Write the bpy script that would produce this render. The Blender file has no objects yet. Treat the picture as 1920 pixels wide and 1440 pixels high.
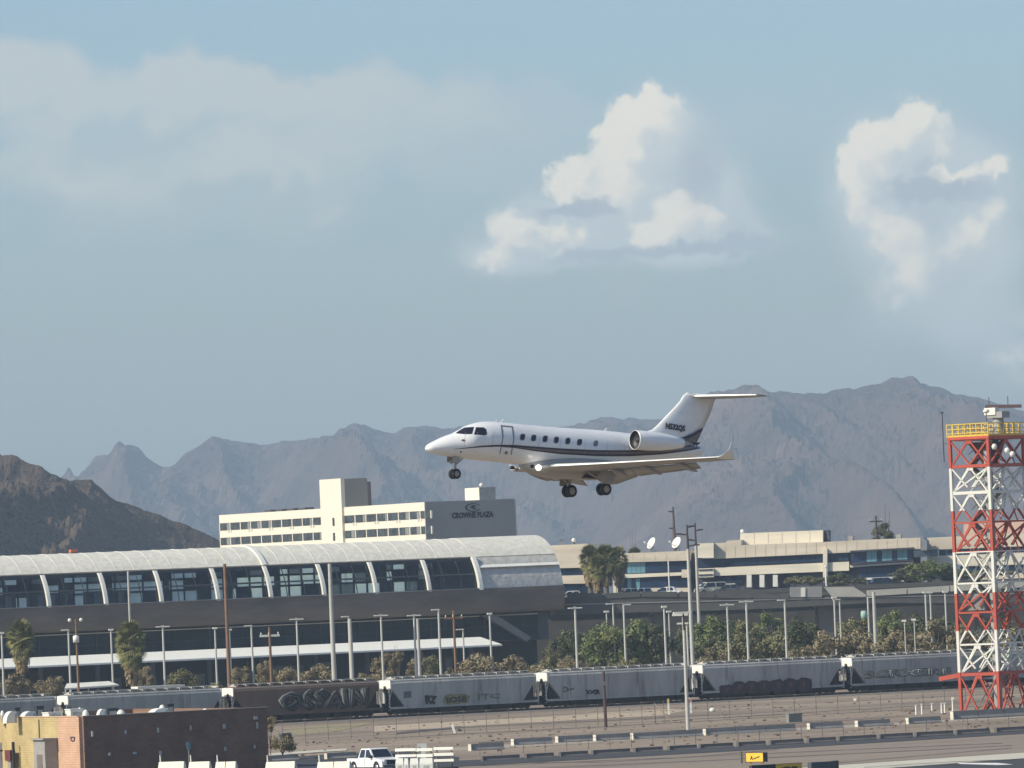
import bpy, bmesh, math, random
import numpy as np
from mathutils import Vector, Matrix, noise
from math import radians, sin, cos, tan, atan, atan2, sqrt, pi

# ------------------------------------------------------------------ scene, camera, sky, sun, exposure
scene = bpy.context.scene
COL = scene.collection
random.seed(11)

FPX = 13730.0                      # focal length in photograph pixels (1920 wide): a long tele lens
CAMH = 15.0                        # the photograph is taken from an upper terminal floor
ROLL = radians(2.4)
HORIZ = 1090.0                     # row of the horizon in the middle column of the photograph
PITCH = atan((HORIZ - 720) * cos(ROLL) / FPX)
CAM = Vector((0, 0, CAMH))
_F = Vector((0, cos(PITCH), sin(PITCH)))
_R0 = Vector((1, 0, 0))
_U0 = Vector((0, -sin(PITCH), cos(PITCH)))
_R = _R0 * cos(ROLL) - _U0 * sin(ROLL)
_U = _R0 * sin(ROLL) + _U0 * cos(ROLL)

cam = bpy.data.cameras.new("camera")
cam.sensor_width = 36.0
cam.lens = 36.0 * FPX / 1920.0
cam.clip_start = 1.0
cam.clip_end = 60000.0
cam_ob = bpy.data.objects.new("camera", cam)
COL.objects.link(cam_ob)
cam_ob.matrix_world = Matrix(((_R.x, _U.x, -_F.x, 0), (_R.y, _U.y, -_F.y, 0), (_R.z, _U.z, -_F.z, CAMH), (0, 0, 0, 1)))
scene.camera = cam_ob

SUN_EL = radians(37)
SUN_A = radians(26)                # the sun stands to the west, a little on the camera's side
TO_SUN = Vector((-cos(SUN_A) * cos(SUN_EL), -sin(SUN_A) * cos(SUN_EL), sin(SUN_EL)))
sun = bpy.data.lights.new("sun", "SUN")
sun.energy = 5.0
sun.angle = radians(0.5)
sun.color = (1.0, 0.91, 0.73)
sun_ob = bpy.data.objects.new("sun", sun)
COL.objects.link(sun_ob)
sun_ob.rotation_euler = (-TO_SUN).to_track_quat('-Z', 'Y').to_euler()

scene.view_settings.view_transform = 'Standard'
scene.view_settings.look = 'None'
scene.view_settings.exposure = 0.0
scene.view_settings.gamma = 1.0
scene.view_settings.use_curve_mapping = False
scene.render.engine = 'CYCLES'
scene.cycles.max_bounces = 6
scene.cycles.diffuse_bounces = 2
scene.cycles.glossy_bounces = 2
scene.cycles.transmission_bounces = 3
scene.cycles.transparent_max_bounces = 10
scene.cycles.volume_bounces = 0
scene.cycles.caustics_reflective = False
scene.cycles.caustics_refractive = False
scene.cycles.sample_clamp_indirect = 4.0

world = bpy.data.worlds.new("World")
scene.world = world
world.use_nodes = True
wt = world.node_tree
wt.nodes.clear()
def wn(t, **k):
    n = wt.nodes.new(t)
    for a, b in k.items():
        setattr(n, a, b)
    return n
def wl(a, b):
    wt.links.new(a, b)
sky = wn('ShaderNodeTexSky', sky_type='NISHITA', sun_disc=False)
sky.sun_elevation = SUN_EL
sky.sun_rotation = atan2(TO_SUN.x, TO_SUN.y)
sky.altitude = 300
sky.air_density = 1.0
sky.dust_density = 1.6
sky.ozone_density = 1.0
# clouds over the horizon: sky directions in degrees (azimuth from north, elevation), soft puffs broken up by noise
tc = wn('ShaderNodeTexCoord')
sep = wn('ShaderNodeSeparateXYZ'); wl(tc.outputs['Generated'], sep.inputs[0])
az = wn('ShaderNodeMath', operation='ARCTAN2'); wl(sep.outputs[0], az.inputs[0]); wl(sep.outputs[1], az.inputs[1])
el = wn('ShaderNodeMath', operation='ARCSINE'); wl(sep.outputs[2], el.inputs[0])
comb = wn('ShaderNodeCombineXYZ'); wl(az.outputs[0], comb.inputs[0]); wl(el.outputs[0], comb.inputs[1])
deg = wn('ShaderNodeVectorMath', operation='SCALE'); deg.inputs[3].default_value = 180 / pi; wl(comb.outputs[0], deg.inputs[0])

def sky_deg(px, py):
    d = (_F * FPX + _R * (px - 960) - _U * (py - 720)).normalized()
    return math.degrees(atan2(d.x, d.y)), math.degrees(math.asin(d.z))
PXDEG = math.degrees(1 / FPX)

def noise_vec(scale, amp, detail, src):
    n = wn('ShaderNodeTexNoise', noise_dimensions='2D')
    n.inputs['Scale'].default_value = scale; n.inputs['Detail'].default_value = detail; n.inputs['Roughness'].default_value = 0.58
    wl(deg.outputs[0], n.inputs['Vector'])
    s = wn('ShaderNodeVectorMath', operation='SUBTRACT'); s.inputs[1].default_value = (0.5, 0.5, 0.5); wl(n.outputs['Color'], s.inputs[0])
    m = wn('ShaderNodeVectorMath', operation='MULTIPLY_ADD'); m.inputs[1].default_value = (amp, amp, 0); wl(s.outputs[0], m.inputs[0]); wl(src, m.inputs[2])
    return m.outputs[0]
warp_c = noise_vec(2.2, 0.20, 3, deg.outputs[0])
warp = noise_vec(7.0, 0.19, 7, warp_c)
warp_soft = noise_vec(0.9, 1.1, 4, deg.outputs[0])

def puffs(blobs, src, grow=1.5):
    """sum of soft round puffs (x, y, rx, ry, weight)"""
    acc = None
    for (x, y, rx, ry, w) in blobs:
        a, e = sky_deg(x, y)
        ix, iy = 1 / (rx * grow * PXDEG), 1 / (ry * grow * PXDEG)
        m = wn('ShaderNodeVectorMath', operation='MULTIPLY_ADD')
        m.inputs[1].default_value = (ix, iy, 0); m.inputs[2].default_value = (-a * ix, -e * iy, 0)
        wl(src, m.inputs[0])
        d = wn('ShaderNodeVectorMath', operation='DOT_PRODUCT'); wl(m.outputs[0], d.inputs[0]); wl(m.outputs[0], d.inputs[1])
        q = wn('ShaderNodeMath', operation='MULTIPLY_ADD', use_clamp=True); q.inputs[1].default_value = -1; q.inputs[2].default_value = 1
        wl(d.outputs['Value'], q.inputs[0])
        s = wn('ShaderNodeMath', operation='MULTIPLY'); wl(q.outputs[0], s.inputs[0]); wl(q.outputs[0], s.inputs[1])
        c = wn('ShaderNodeMath', operation='MULTIPLY_ADD'); c.inputs[1].default_value = w
        wl(s.outputs[0], c.inputs[0])
        if acc is None: c.inputs[2].default_value = 0
        else: wl(acc, c.inputs[2])
        acc = c.outputs[0]
    return acc
def ramp(src, lo, hi, smooth=True):
    r = wn('ShaderNodeMapRange', interpolation_type='SMOOTHSTEP' if smooth else 'LINEAR')
    r.inputs['From Min'].default_value = lo; r.inputs['From Max'].default_value = hi
    wl(src, r.inputs['Value'])
    return r.outputs['Result']
def mixc(fac, a, b):
    m = wn('ShaderNodeMix', data_type='RGBA')
    wl(fac, m.inputs[0])
    if hasattr(a, 'links'): wl(a, m.inputs[6])
    else: m.inputs[6].default_value = a
    if hasattr(b, 'links'): wl(b, m.inputs[7])
    else: m.inputs[7].default_value = b
    return m.outputs[2]

LIT = [  # sunlit heads of the two cumulus towers
 (1221,176,20,24,1),(1228,206,40,34,1),(1255,220,34,30,.8),(1172,222,30,26,1),(1200,248,52,40,1),(1238,252,44,40,.8),(1162,262,30,34,1),(1164,300,46,40,1),(1200,300,40,44,.7),(1142,338,50,38,1),(1180,345,36,40,.7),
 (1066,306,24,20,1),(1052,336,28,24,1),(1082,348,36,28,1),(1122,374,46,26,.9),(1160,384,34,26,.6),
 (950,416,34,28,.95),(955,446,36,28,.7),(995,440,36,18,.6),(1035,438,40,16,.6),(1070,446,36,22,.6),(1052,464,36,18,.5),(905,488,34,20,.6),(935,496,36,18,.5),
 (1256,384,28,22,1),(1272,398,34,26,1),(1310,402,36,26,1),(1232,424,36,26,.9),(1215,446,40,24,.8),(1270,436,50,28,.9),(1320,428,44,28,.7),(1348,420,26,24,.5),
 (1708,206,26,24,1),(1735,222,28,26,1),(1755,248,26,30,.9),(1770,276,20,30,.8),(1680,238,34,24,1),(1650,262,36,28,1),(1690,262,34,26,.9),(1618,262,30,26,1),(1650,296,44,30,1),(1690,292,34,30,.8),(1585,300,22,24,1),(1610,322,34,24,.95),(1655,328,40,22,.8),
 (1594,356,26,30,.8),(1622,384,32,30,.75),(1660,406,38,30,.7),(1690,432,40,32,.65),(1664,456,40,32,.6),(1706,478,42,34,.65),(1742,506,42,34,.55),(1700,530,50,36,.5),(1670,560,44,30,.35),
 (1800,448,30,28,.55),(1830,430,34,28,.6),(1860,408,34,28,.6),(1872,388,24,20,.5),(1815,480,34,28,.45),(1775,328,36,14,.7),(1812,322,40,14,.8),(1850,316,34,14,.7),(1872,304,22,16,.6),
 (1916,596,30,28,.5),(1890,656,50,22,.45),(1910,700,60,36,.5)]
BODY = [  # the hazy bodies behind them
 (1225,250,90,110,.9),(1240,330,130,110,1),(1190,400,190,80,1),(1290,400,130,90,1),(1080,400,120,70,.9),(980,450,110,60,.9),(930,490,80,40,.8),(1340,440,110,44,.9),(1200,460,260,36,.8),
 (1700,290,150,110,.9),(1640,340,90,90,.8),(1800,330,120,70,.8),(1680,430,130,100,.8),(1740,520,130,100,.8),(1840,430,90,80,.8),(1780,400,150,130,.6),(1850,560,110,100,.5),(1700,610,130,60,.4),(1905,660,120,90,.8)]
GREY = [  # shaded flat undersides and the sides turned from the sun
 (1050,396,46,12,1),(1095,388,44,18,1),(1140,398,36,14,.8),(1320,290,44,80,.5),(1300,340,60,60,.5),(1405,456,64,20,1),(1340,462,90,14,.9),(1230,472,150,12,.9),(1100,484,110,10,.6),(1380,420,50,40,.4),
 (1740,316,40,30,.6),(1720,356,80,18,.8),(1800,352,100,22,.8),(1740,400,70,40,.5),(1780,520,60,60,.4),(1905,622,30,14,.6)]
VEIL = [
 (55,120,130,60,.9),(0,150,150,90,.8),(310,165,280,52,.75),(470,180,250,55,.7),(720,190,330,62,.65),(300,280,620,150,.6),(900,260,500,120,.3),
 (45,268,66,34,.5),(104,240,30,42,.4),(455,300,50,44,.5),(468,330,46,34,.3),(552,342,20,18,.6),(590,392,52,20,.45),(430,362,70,24,.4),
 (250,360,420,60,.4),(420,440,360,40,.3),(120,330,200,40,.4),(650,300,240,50,.3),(1500,220,420,120,.35),(820,468,70,16,.25),(1150,500,130,20,.35),(1700,640,260,70,.3)]
lit_d = puffs(LIT, warp, 2.1)
grey_d = puffs(GREY, warp, 1.6)
body_d = puffs(BODY, warp_c, 1.7)
veil_d = puffs(VEIL, warp_soft)
# scattered cloud over the rest of the sky, low over the horizon all round
gen = wn('ShaderNodeTexNoise'); gen.inputs['Scale'].default_value = 3.0; gen.inputs['Detail'].default_value = 6; gen.inputs['Roughness'].default_value = 0.55
gmap = wn('ShaderNodeMapping'); gmap.inputs['Scale'].default_value = (1, 1, 3.5); wl(tc.outputs['Generated'], gmap.inputs[0]); wl(gmap.outputs[0], gen.inputs['Vector'])
gfac = ramp(gen.outputs['Fac'], 0.56, 0.74)
azabs = wn('ShaderNodeMath', operation='ABSOLUTE'); wl(az.outputs[0], azabs.inputs[0])
off = ramp(azabs.outputs[0], 0.08, 0.2)
elab = ramp(el.outputs[0], 0.09, 0.14)
outside = wn('ShaderNodeMath', operation='MAXIMUM'); wl(off, outside.inputs[0]); wl(elab, outside.inputs[1])
gout = wn('ShaderNodeMath', operation='MULTIPLY'); wl(gfac, gout.inputs[0]); wl(outside.outputs[0], gout.inputs[1])
gsc = wn('ShaderNodeMath', operation='MULTIPLY'); wl(gout.outputs[0], gsc.inputs[0]); gsc.inputs[1].default_value = 0.55

fine = wn('ShaderNodeTexNoise', noise_dimensions='2D'); fine.inputs['Scale'].default_value = 5.5; fine.inputs['Detail'].default_value = 5; fine.inputs['Roughness'].default_value = 0.6
wl(deg.outputs[0], fine.inputs['Vector'])
SKYK = 0.118
skyb = wn('ShaderNodeVectorMath', operation='SCALE'); skyb.inputs[3].default_value = 1.0; wl(sky.outputs[0], skyb.inputs[0])
tint = wn('ShaderNodeMix', data_type='RGBA', blend_type='MULTIPLY'); tint.inputs[0].default_value = 1.0
wl(skyb.outputs[0], tint.inputs[6]); tint.inputs[7].default_value = (0.835, 0.98, 1.15, 1)
c0 = tint.outputs[2]
vf = wn('ShaderNodeMath', operation='MULTIPLY'); wl(ramp(veil_d, 0.05, 1.3), vf.inputs[0]); vf.inputs[1].default_value = 0.8
VEILC = (5.1, 5.45, 5.4, 1)
GREYC = (3.75, 4.35, 4.8, 1)
c1 = mixc(vf.outputs[0], c0, VEILC)
bf = wn('ShaderNodeMath', operation='MULTIPLY'); wl(ramp(body_d, 0.15, 1.5), bf.inputs[0]); bf.inputs[1].default_value = 0.72
c1b = mixc(bf.outputs[0], c1, (5.55, 6.0, 6.1, 1))
# light side and shaded side of the heads: compare the cloud's own depth with its depth a little nearer the sun
shift = wn('ShaderNodeVectorMath', operation='ADD'); shift.inputs[1].default_value = (-0.13, 0.09, 0); wl(warp, shift.inputs[0])
lit_s = puffs(LIT, shift.outputs[0], 2.1)
dif = wn('ShaderNodeMath', operation='SUBTRACT'); wl(lit_d, dif.inputs[0]); wl(lit_s, dif.inputs[1])
fm = wn('ShaderNodeMath', operation='MULTIPLY_ADD'); wl(fine.outputs['Fac'], fm.inputs[0]); fm.inputs[1].default_value = 2.6; fm.inputs[2].default_value = -1.3
dif2 = wn('ShaderNodeMath', operation='ADD'); wl(dif.outputs[0], dif2.inputs[0]); wl(fm.outputs[0], dif2.inputs[1])
light = ramp(dif2.outputs[0], -1.7, 0.8)
litc = mixc(light, (5.6, 6.0, 6.0, 1), (8.0, 7.6, 6.6, 1))
er = wn('ShaderNodeMath', operation='MULTIPLY_ADD'); wl(fine.outputs['Fac'], er.inputs[0]); er.inputs[1].default_value = 1.6; er.inputs[2].default_value = 0.2
ld = wn('ShaderNodeMath', operation='MULTIPLY'); wl(lit_d, ld.inputs[0]); wl(er.outputs[0], ld.inputs[1])
lf = wn('ShaderNodeMath', operation='MULTIPLY'); wl(ramp(ld.outputs[0], 0.26, 1.25), lf.inputs[0])
la = wn('ShaderNodeMath', operation='MULTIPLY_ADD'); wl(light, la.inputs[0]); la.inputs[1].default_value = 0.45; la.inputs[2].default_value = 0.47; wl(la.outputs[0], lf.inputs[1])
c2 = mixc(lf.outputs[0], c1b, litc)
gf = wn('ShaderNodeMath', operation='MULTIPLY'); wl(ramp(grey_d, 0.08, 1.0), gf.inputs[0]); gf.inputs[1].default_value = 0.85
c3 = mixc(gf.outputs[0], c2, GREYC)
c4 = mixc(gsc.outputs[0], c3, (8.0, 8.2, 8.0, 1))
bg = wn('ShaderNodeBackground'); wl(c4, bg.inputs[0]); bg.inputs[1].default_value = SKYK
wo = wn('ShaderNodeOutputWorld'); wl(bg.outputs[0], wo.inputs[0])

# ------------------------------------------------------------------ measuring helpers: photograph pixel -> place in the world
def ray(px, py):
    return _F * FPX + _R * (px - 960) - _U * (py - 720)
def at(px, py, Y):
    d = ray(px, py)
    return CAM + d * (Y / d.y)
def gr(px, py, z=0.0):
    d = ray(px, py)
    return CAM + d * ((z - CAMH) / d.z)
def base(px, Y, z=0.0):
    """point at height z, distance Y, in the column through (px, horizon)"""
    X = (px - 960) / FPX * Y
    for _ in range(4):
        p = Vector((X, Y, z)); q = pix(p)
        X += (px - q[0]) / FPX * Y
    return Vector((X, Y, z))
def pix(p):
    v = Vector(p) - CAM
    w = v.dot(_F)
    return 960 + v.dot(_R) / w * FPX, 720 - v.dot(_U) / w * FPX

class Frame:
    """a vertical measuring plane: origin, compass turn; local x along it, y away from the camera, z up"""
    def __init__(s, o, phi):
        s.o = Vector(o); s.phi = phi
        s.u = Vector((cos(phi), sin(phi), 0)); s.a = Vector((-sin(phi), cos(phi), 0))
    def uz(s, px, py, y=0.0):
        d = ray(px, py)
        t = (s.o + s.a * y - CAM).dot(s.a) / d.dot(s.a)
        q = CAM + d * t - s.o
        return q.dot(s.u), q.z
    def x(s, px, y=0.0, z=None):
        """local x of the picture column px, at the height z"""
        py = 1100
        for _ in range(5):
            xx, zz = s.uz(px, py, y)
            if z is None: return xx
            W = s.w(xx, y, z); py = pix(W)[1]
        return s.uz(px, py, y)[0]
    def w(s, x, y, z):
        return s.o + s.u * x + s.a * y + Vector((0, 0, z))

# ------------------------------------------------------------------ materials
MATS = {}
def mat(name, col, rough=0.7, metal=0.0, var=0.12, scale=1.5, bump=0.0, bscale=None, spec=0.5, detail=4, col2=None, streak=None, alpha=None):
    if name in MATS: return MATS[name]
    m = bpy.data.materials.new(name); m.use_nodes = True
    nt = m.node_tree; b = nt.nodes['Principled BSDF']
    b.inputs['Roughness'].default_value = rough; b.inputs['Metallic'].default_value = metal
    b.inputs['Specular IOR Level'].default_value = spec
    tcn = nt.nodes.new('ShaderNodeTexCoord')
    mp = nt.nodes.new('ShaderNodeMapping'); nt.links.new(tcn.outputs['Object'], mp.inputs[0])
    if streak: mp.inputs['Scale'].default_value = streak
    n = nt.nodes.new('ShaderNodeTexNoise'); n.inputs['Scale'].default_value = scale; n.inputs['Detail'].default_value = detail; n.inputs['Roughness'].default_value = 0.62
    nt.links.new(mp.outputs[0], n.inputs['Vector'])
    cr = nt.nodes.new('ShaderNodeValToRGB')
    c1 = [max(0, c * (1 - var)) for c in col]; c2 = [min(1, c * (1 + var)) for c in (col2 or col)]
    cr.color_ramp.elements[0].position = 0.32; cr.color_ramp.elements[0].color = (*c1, 1)
    cr.color_ramp.elements[1].position = 0.68; cr.color_ramp.elements[1].color = (*c2, 1)
    nt.links.new(n.outputs['Fac'], cr.inputs[0]); nt.links.new(cr.outputs[0], b.inputs['Base Color'])
    if bump:
        n2 = nt.nodes.new('ShaderNodeTexNoise'); n2.inputs['Scale'].default_value = bscale or scale * 4; n2.inputs['Detail'].default_value = 5
        nt.links.new(mp.outputs[0], n2.inputs['Vector'])
        bp = nt.nodes.new('ShaderNodeBump'); bp.inputs['Strength'].default_value = 1.0; bp.inputs['Distance'].default_value = bump
        nt.links.new(n2.outputs['Fac'], bp.inputs['Height']); nt.links.new(bp.outputs[0], b.inputs['Normal'])
    if alpha is not None: b.inputs['Alpha'].default_value = alpha
    MATS[name] = m
    return m

# ------------------------------------------------------------------ mesh builder
class MB:
    def __init__(s): s.v = []; s.f = []; s.sm = []
    def add(s, vs, fs, smooth=False):
        k = len(s.v)
        s.v += [tuple(v) for v in vs]
        s.f += [tuple(i + k for i in f) for f in fs]
        s.sm += [smooth] * len(fs)
        return s
    def box(s, x0, x1, y0, y1, z0, z1):
        return s.add([(x0,y0,z0),(x1,y0,z0),(x1,y1,z0),(x0,y1,z0),(x0,y0,z1),(x1,y0,z1),(x1,y1,z1),(x0,y1,z1)],
                     [(0,3,2,1),(4,5,6,7),(0,1,5,4),(1,2,6,5),(2,3,7,6),(3,0,4,7)])
    def quad(s, a, b, c, d): return s.add([a, b, c, d], [(0,1,2,3)])
    def poly(s, pts): return s.add(pts, [tuple(range(len(pts)))])
    def bar(s, p, q, w, h=None):
        p = Vector(p); q = Vector(q); h = h or w
        d = (q - p).normalized()
        up = Vector((0,0,1)) if abs(d.z) < 0.9 else Vector((0,1,0))
        a = d.cross(up).normalized() * (w / 2); b = d.cross(a).normalized() * (h / 2)
        vs = [p-a-b, p+a-b, p+a+b, p-a+b, q-a-b, q+a-b, q+a+b, q-a+b]
        return s.add(vs, [(0,3,2,1),(4,5,6,7),(0,1,5,4),(1,2,6,5),(2,3,7,6),(3,0,4,7)])
    def tube(s, p, q, r0, r1=None, n=8, caps=True, smooth=True):
        p = Vector(p); q = Vector(q); r1 = r0 if r1 is None else r1
        d = (q - p).normalized()
        up = Vector((0,0,1)) if abs(d.z) < 0.9 else Vector((1,0,0))
        a = d.cross(up).normalized(); b = d.cross(a)
        vs = []
        for c, r in ((p, r0), (q, r1)):
            for i in range(n):
                t = 2 * pi * i / n
                vs.append(c + (a * cos(t) + b * sin(t)) * r)
        s.add(vs, [(i, (i+1) % n, n + (i+1) % n, n + i) for i in range(n)], smooth)
        if caps: s.add(vs, [tuple(range(n-1, -1, -1)), tuple(range(n, 2*n))])
        return s
    def path(s, pts, rad, n=7):
        for i in range(len(pts) - 1):
            r0 = rad[i] if hasattr(rad, '__len__') else rad
            r1 = rad[i+1] if hasattr(rad, '__len__') else rad
            s.tube(pts[i], pts[i+1], r0, r1, n, caps=(i in (0, len(pts) - 2)))
        return s
    def loft(s, rings, smooth=True, caps=True, closed=True):
        n = len(rings[0]); vs = [v for r in rings for v in r]; fs = []
        for i in range(len(rings) - 1):
            for j in range(n if closed else n - 1):
                k = (j + 1) % n
                fs.append((i*n+j, i*n+k, (i+1)*n+k, (i+1)*n+j))
        s.add(vs, fs, smooth)
        if caps: s.add(rings[0] , [tuple(range(n-1, -1, -1))]); s.add(rings[-1], [tuple(range(n))])
        return s
    def lathe(s, prof, c=(0,0,0), n=14, axis='z'):
        rings = []
        for r, h in prof:
            ring = []
            for i in range(n):
                t = 2 * pi * i / n
                x, y = r * cos(t), r * sin(t)
                v = (x, y, h) if axis == 'z' else ((h, x, y) if axis == 'x' else (x, h, y))
                ring.append((v[0]+c[0], v[1]+c[1], v[2]+c[2]))
            rings.append(ring)
        s.loft(rings, caps=False)
        for rg in (rings[0], rings[-1]):
            pass
        if prof[0][0] < .16: s.add(rings[0], [tuple(range(n-1, -1, -1))])
        if prof[-1][0] < .16: s.add(rings[-1], [tuple(range(n))])
        return s
    def prism(s, poly, y0, y1):
        """polygon in (x, z) pushed back from y0 to y1"""
        n = len(poly)
        vs = [(x, y0, z) for x, z in poly] + [(x, y1, z) for x, z in poly]
        return s.add(vs, [tuple(range(n)), tuple(range(2*n-1, n-1, -1))] + [(i, i+n, (i+1) % n + n, (i+1) % n) for i in range(n)])
    def ball(s, c, r, nu=12, nv=8, sx=1, sy=1, sz=1):
        prof = [(r * sin(pi * i / nv) + 1e-4, -r * cos(pi * i / nv)) for i in range(nv + 1)]
        rings = []
        for rr, h in prof:
            rings.append([(c[0] + sx * rr * cos(2*pi*i/nu), c[1] + sy * rr * sin(2*pi*i/nu), c[2] + sz * h) for i in range(nu)])
        return s.loft(rings)
    def mesh(s, name, fix=True):
        me = bpy.data.meshes.new(name)
        me.from_pydata(s.v, [], s.f)
        if fix:
            b = bmesh.new(); b.from_mesh(me); bmesh.ops.recalc_face_normals(b, faces=b.faces)
            b.to_mesh(me); b.free()
        me.polygons.foreach_set('use_smooth', s.sm)
        me.update()
        return me
    def build(s, name, m, parent=None, fix=True):
        me = s.mesh(name, fix)
        if m: me.materials.append(m)
        o = bpy.data.objects.new(name, me); COL.objects.link(o)
        if parent: o.parent = parent
        return o

def tag(o, label=None, cat=None, group=None, kind=None):
    if label: o['label'] = label
    if cat: o['category'] = cat
    if group: o['group'] = group
    if kind: o['kind'] = kind
    return o
def thing(name, label, cat, loc=(0,0,0), rot=0.0, group=None):
    o = bpy.data.objects.new(name, None); COL.objects.link(o)
    o.empty_display_size = 0.5
    o.location = loc
    o.rotation_euler = rot if hasattr(rot, '__len__') else (0, 0, rot)
    return tag(o, label, cat, group)
def fthing(name, label, cat, fr, group=None):
    return thing(name, label, cat, fr.o, fr.phi, group)
KIDS = {}
def kids(o):
    return [c for c in o.children]
def dup(root, loc, rot=None, label=None, group=None, scale=None):
    r = root.copy(); COL.objects.link(r); r.location = loc
    if rot is not None: r.rotation_euler = rot if hasattr(rot, '__len__') else (0, 0, rot)
    if scale is not None: r.scale = scale if hasattr(scale, '__len__') else (scale,) * 3
    if label: r['label'] = label
    if group: r['group'] = group
    for ch in kids(root):
        c = ch.copy(); COL.objects.link(c); c.parent = r
        for g in kids(ch):
            d = g.copy(); COL.objects.link(d); d.parent = c
    return r
def share(o, parent, loc=(0,0,0), rot=(0,0,0), scale=None):
    """another part with the same mesh"""
    c = o.copy(); COL.objects.link(c); c.parent = parent; c.location = loc; c.rotation_euler = rot
    if scale: c.scale = scale
    return c
def text_mesh(body, size, depth=0.02, outline=0.0, bold=False):
    """letters in the local x-z plane, facing -y"""
    cu = bpy.data.curves.new('text', 'FONT'); cu.body = body; cu.size = size; cu.align_x = 'CENTER'; cu.align_y = 'CENTER'
    cu.resolution_u = 2
    if outline: cu.fill_mode = 'NONE'; cu.bevel_depth = outline; cu.bevel_resolution = 0
    else:
        cu.extrude = depth
        if bold: cu.offset = size * 0.045
    o = bpy.data.objects.new('text', cu); COL.objects.link(o)
    dg = bpy.context.evaluated_depsgraph_get()
    me = bpy.data.meshes.new_from_object(o.evaluated_get(dg))
    COL.objects.unlink(o); bpy.data.objects.remove(o)
    me.transform(Matrix.Rotation(pi / 2, 4, 'X'))
    return me
def mesh_part(name, me, m, parent, loc=(0,0,0), rot=(0,0,0), scale=(1,1,1)):
    me.materials.clear(); me.materials.append(m)
    o = bpy.data.objects.new(name, me); COL.objects.link(o)
    o.parent = parent; o.location = loc; o.rotation_euler = rot; o.scale = scale
    return o

GRID = radians(28)                 # the city grid is turned by this much against the picture plane

def ramp_mat(name, layers, rough=.95, spec=0.05, bump=0.0):
    """colour from stacked noise layers: (scale, stretch, turn, [(pos, colour) ...], factor, blend)"""
    m = bpy.data.materials.new(name); m.use_nodes = True
    nt = m.node_tree; b = nt.nodes['Principled BSDF']; b.inputs['Roughness'].default_value = rough; b.inputs['Specular IOR Level'].default_value = spec
    geo = nt.nodes.new('ShaderNodeNewGeometry'); cur = None
    for (sc, stretch, turn, stops, fac, blend, det) in layers:
        mp = nt.nodes.new('ShaderNodeMapping'); mp.vector_type = 'TEXTURE'; mp.inputs['Rotation'].default_value = (0, 0, turn); mp.inputs['Scale'].default_value = stretch
        nt.links.new(geo.outputs['Position'], mp.inputs[0])
        n = nt.nodes.new('ShaderNodeTexNoise'); n.inputs['Scale'].default_value = sc; n.inputs['Detail'].default_value = det; n.inputs['Roughness'].default_value = .65
        nt.links.new(mp.outputs[0], n.inputs['Vector'])
        cr = nt.nodes.new('ShaderNodeValToRGB'); e = cr.color_ramp.elements
        e[0].position, e[0].color = stops[0][0], (*stops[0][1], 1); e[1].position, e[1].color = stops[-1][0], (*stops[-1][1], 1)
        for pos, c in stops[1:-1]:
            k = e.new(pos); k.color = (*c, 1)
        nt.links.new(n.outputs['Fac'], cr.inputs[0])
        if cur is None: cur = cr.outputs[0]
        else:
            mx = nt.nodes.new('ShaderNodeMix'); mx.data_type = 'RGBA'; mx.blend_type = blend; mx.inputs[0].default_value = fac
            nt.links.new(cur, mx.inputs[6]); nt.links.new(cr.outputs[0], mx.inputs[7]); cur = mx.outputs[2]
    nt.links.new(cur, b.inputs['Base Color'])
    return m
# ------------------------------------------------------------------ ground
dirt = ramp_mat('dirt', [(.045, (3.0,1,1), GRID, [(.32, (.20,.165,.135)), (.5, (.29,.235,.185)), (.68, (.37,.30,.23))], 1, 'MIX', 8),
    (.5, (7,.7,1), GRID, [(.3, (.62,.60,.58)), (.52, (1,1,1)), (.7, (1.0,1.0,1.0))], .75, 'MULTIPLY', 6),
    (1.6, (1,1,1), 0, [(.34, (.55,.53,.5)), (.5, (1,1,1)), (.8, (1,1,1))], .6, 'MULTIPLY', 4)])
g = MB(); g.quad((-9000, 250, 0), (9000, 250, 0), (9000, 16000, 0), (-9000, 16000, 0))
tag(g.build('ground', dirt, fix=False), kind='structure')
def strip(name, pts, m, z):
    b = MB(); b.poly([(*gr(px, py)[:2], z) for px, py in pts])
    return tag(b.build(name, m), kind='structure')
asphalt = mat('asphalt', (0.060, 0.060, 0.064), 0.9, var=0.18, scale=0.4, detail=8, spec=0.2)
shoulder = ramp_mat('shoulder', [(.06, (4,1,1), GRID, [(.3, (.235,.195,.16)), (.7, (.30,.25,.205))], 1, 'MIX', 8),
    (.4, (9,.8,1), GRID, [(.28, (.80,.79,.77)), (.55, (1,1,1))], .7, 'MULTIPLY', 6), (2.2, (1,1,1), 0, [(.3, (.8,.8,.8)), (.55, (1,1,1))], .6, 'MULTIPLY', 3)])
concrete_g = mat('pale_concrete', (0.52, 0.49, 0.40), 0.85, var=0.10, scale=0.5, detail=7, spec=0.2)

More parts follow.
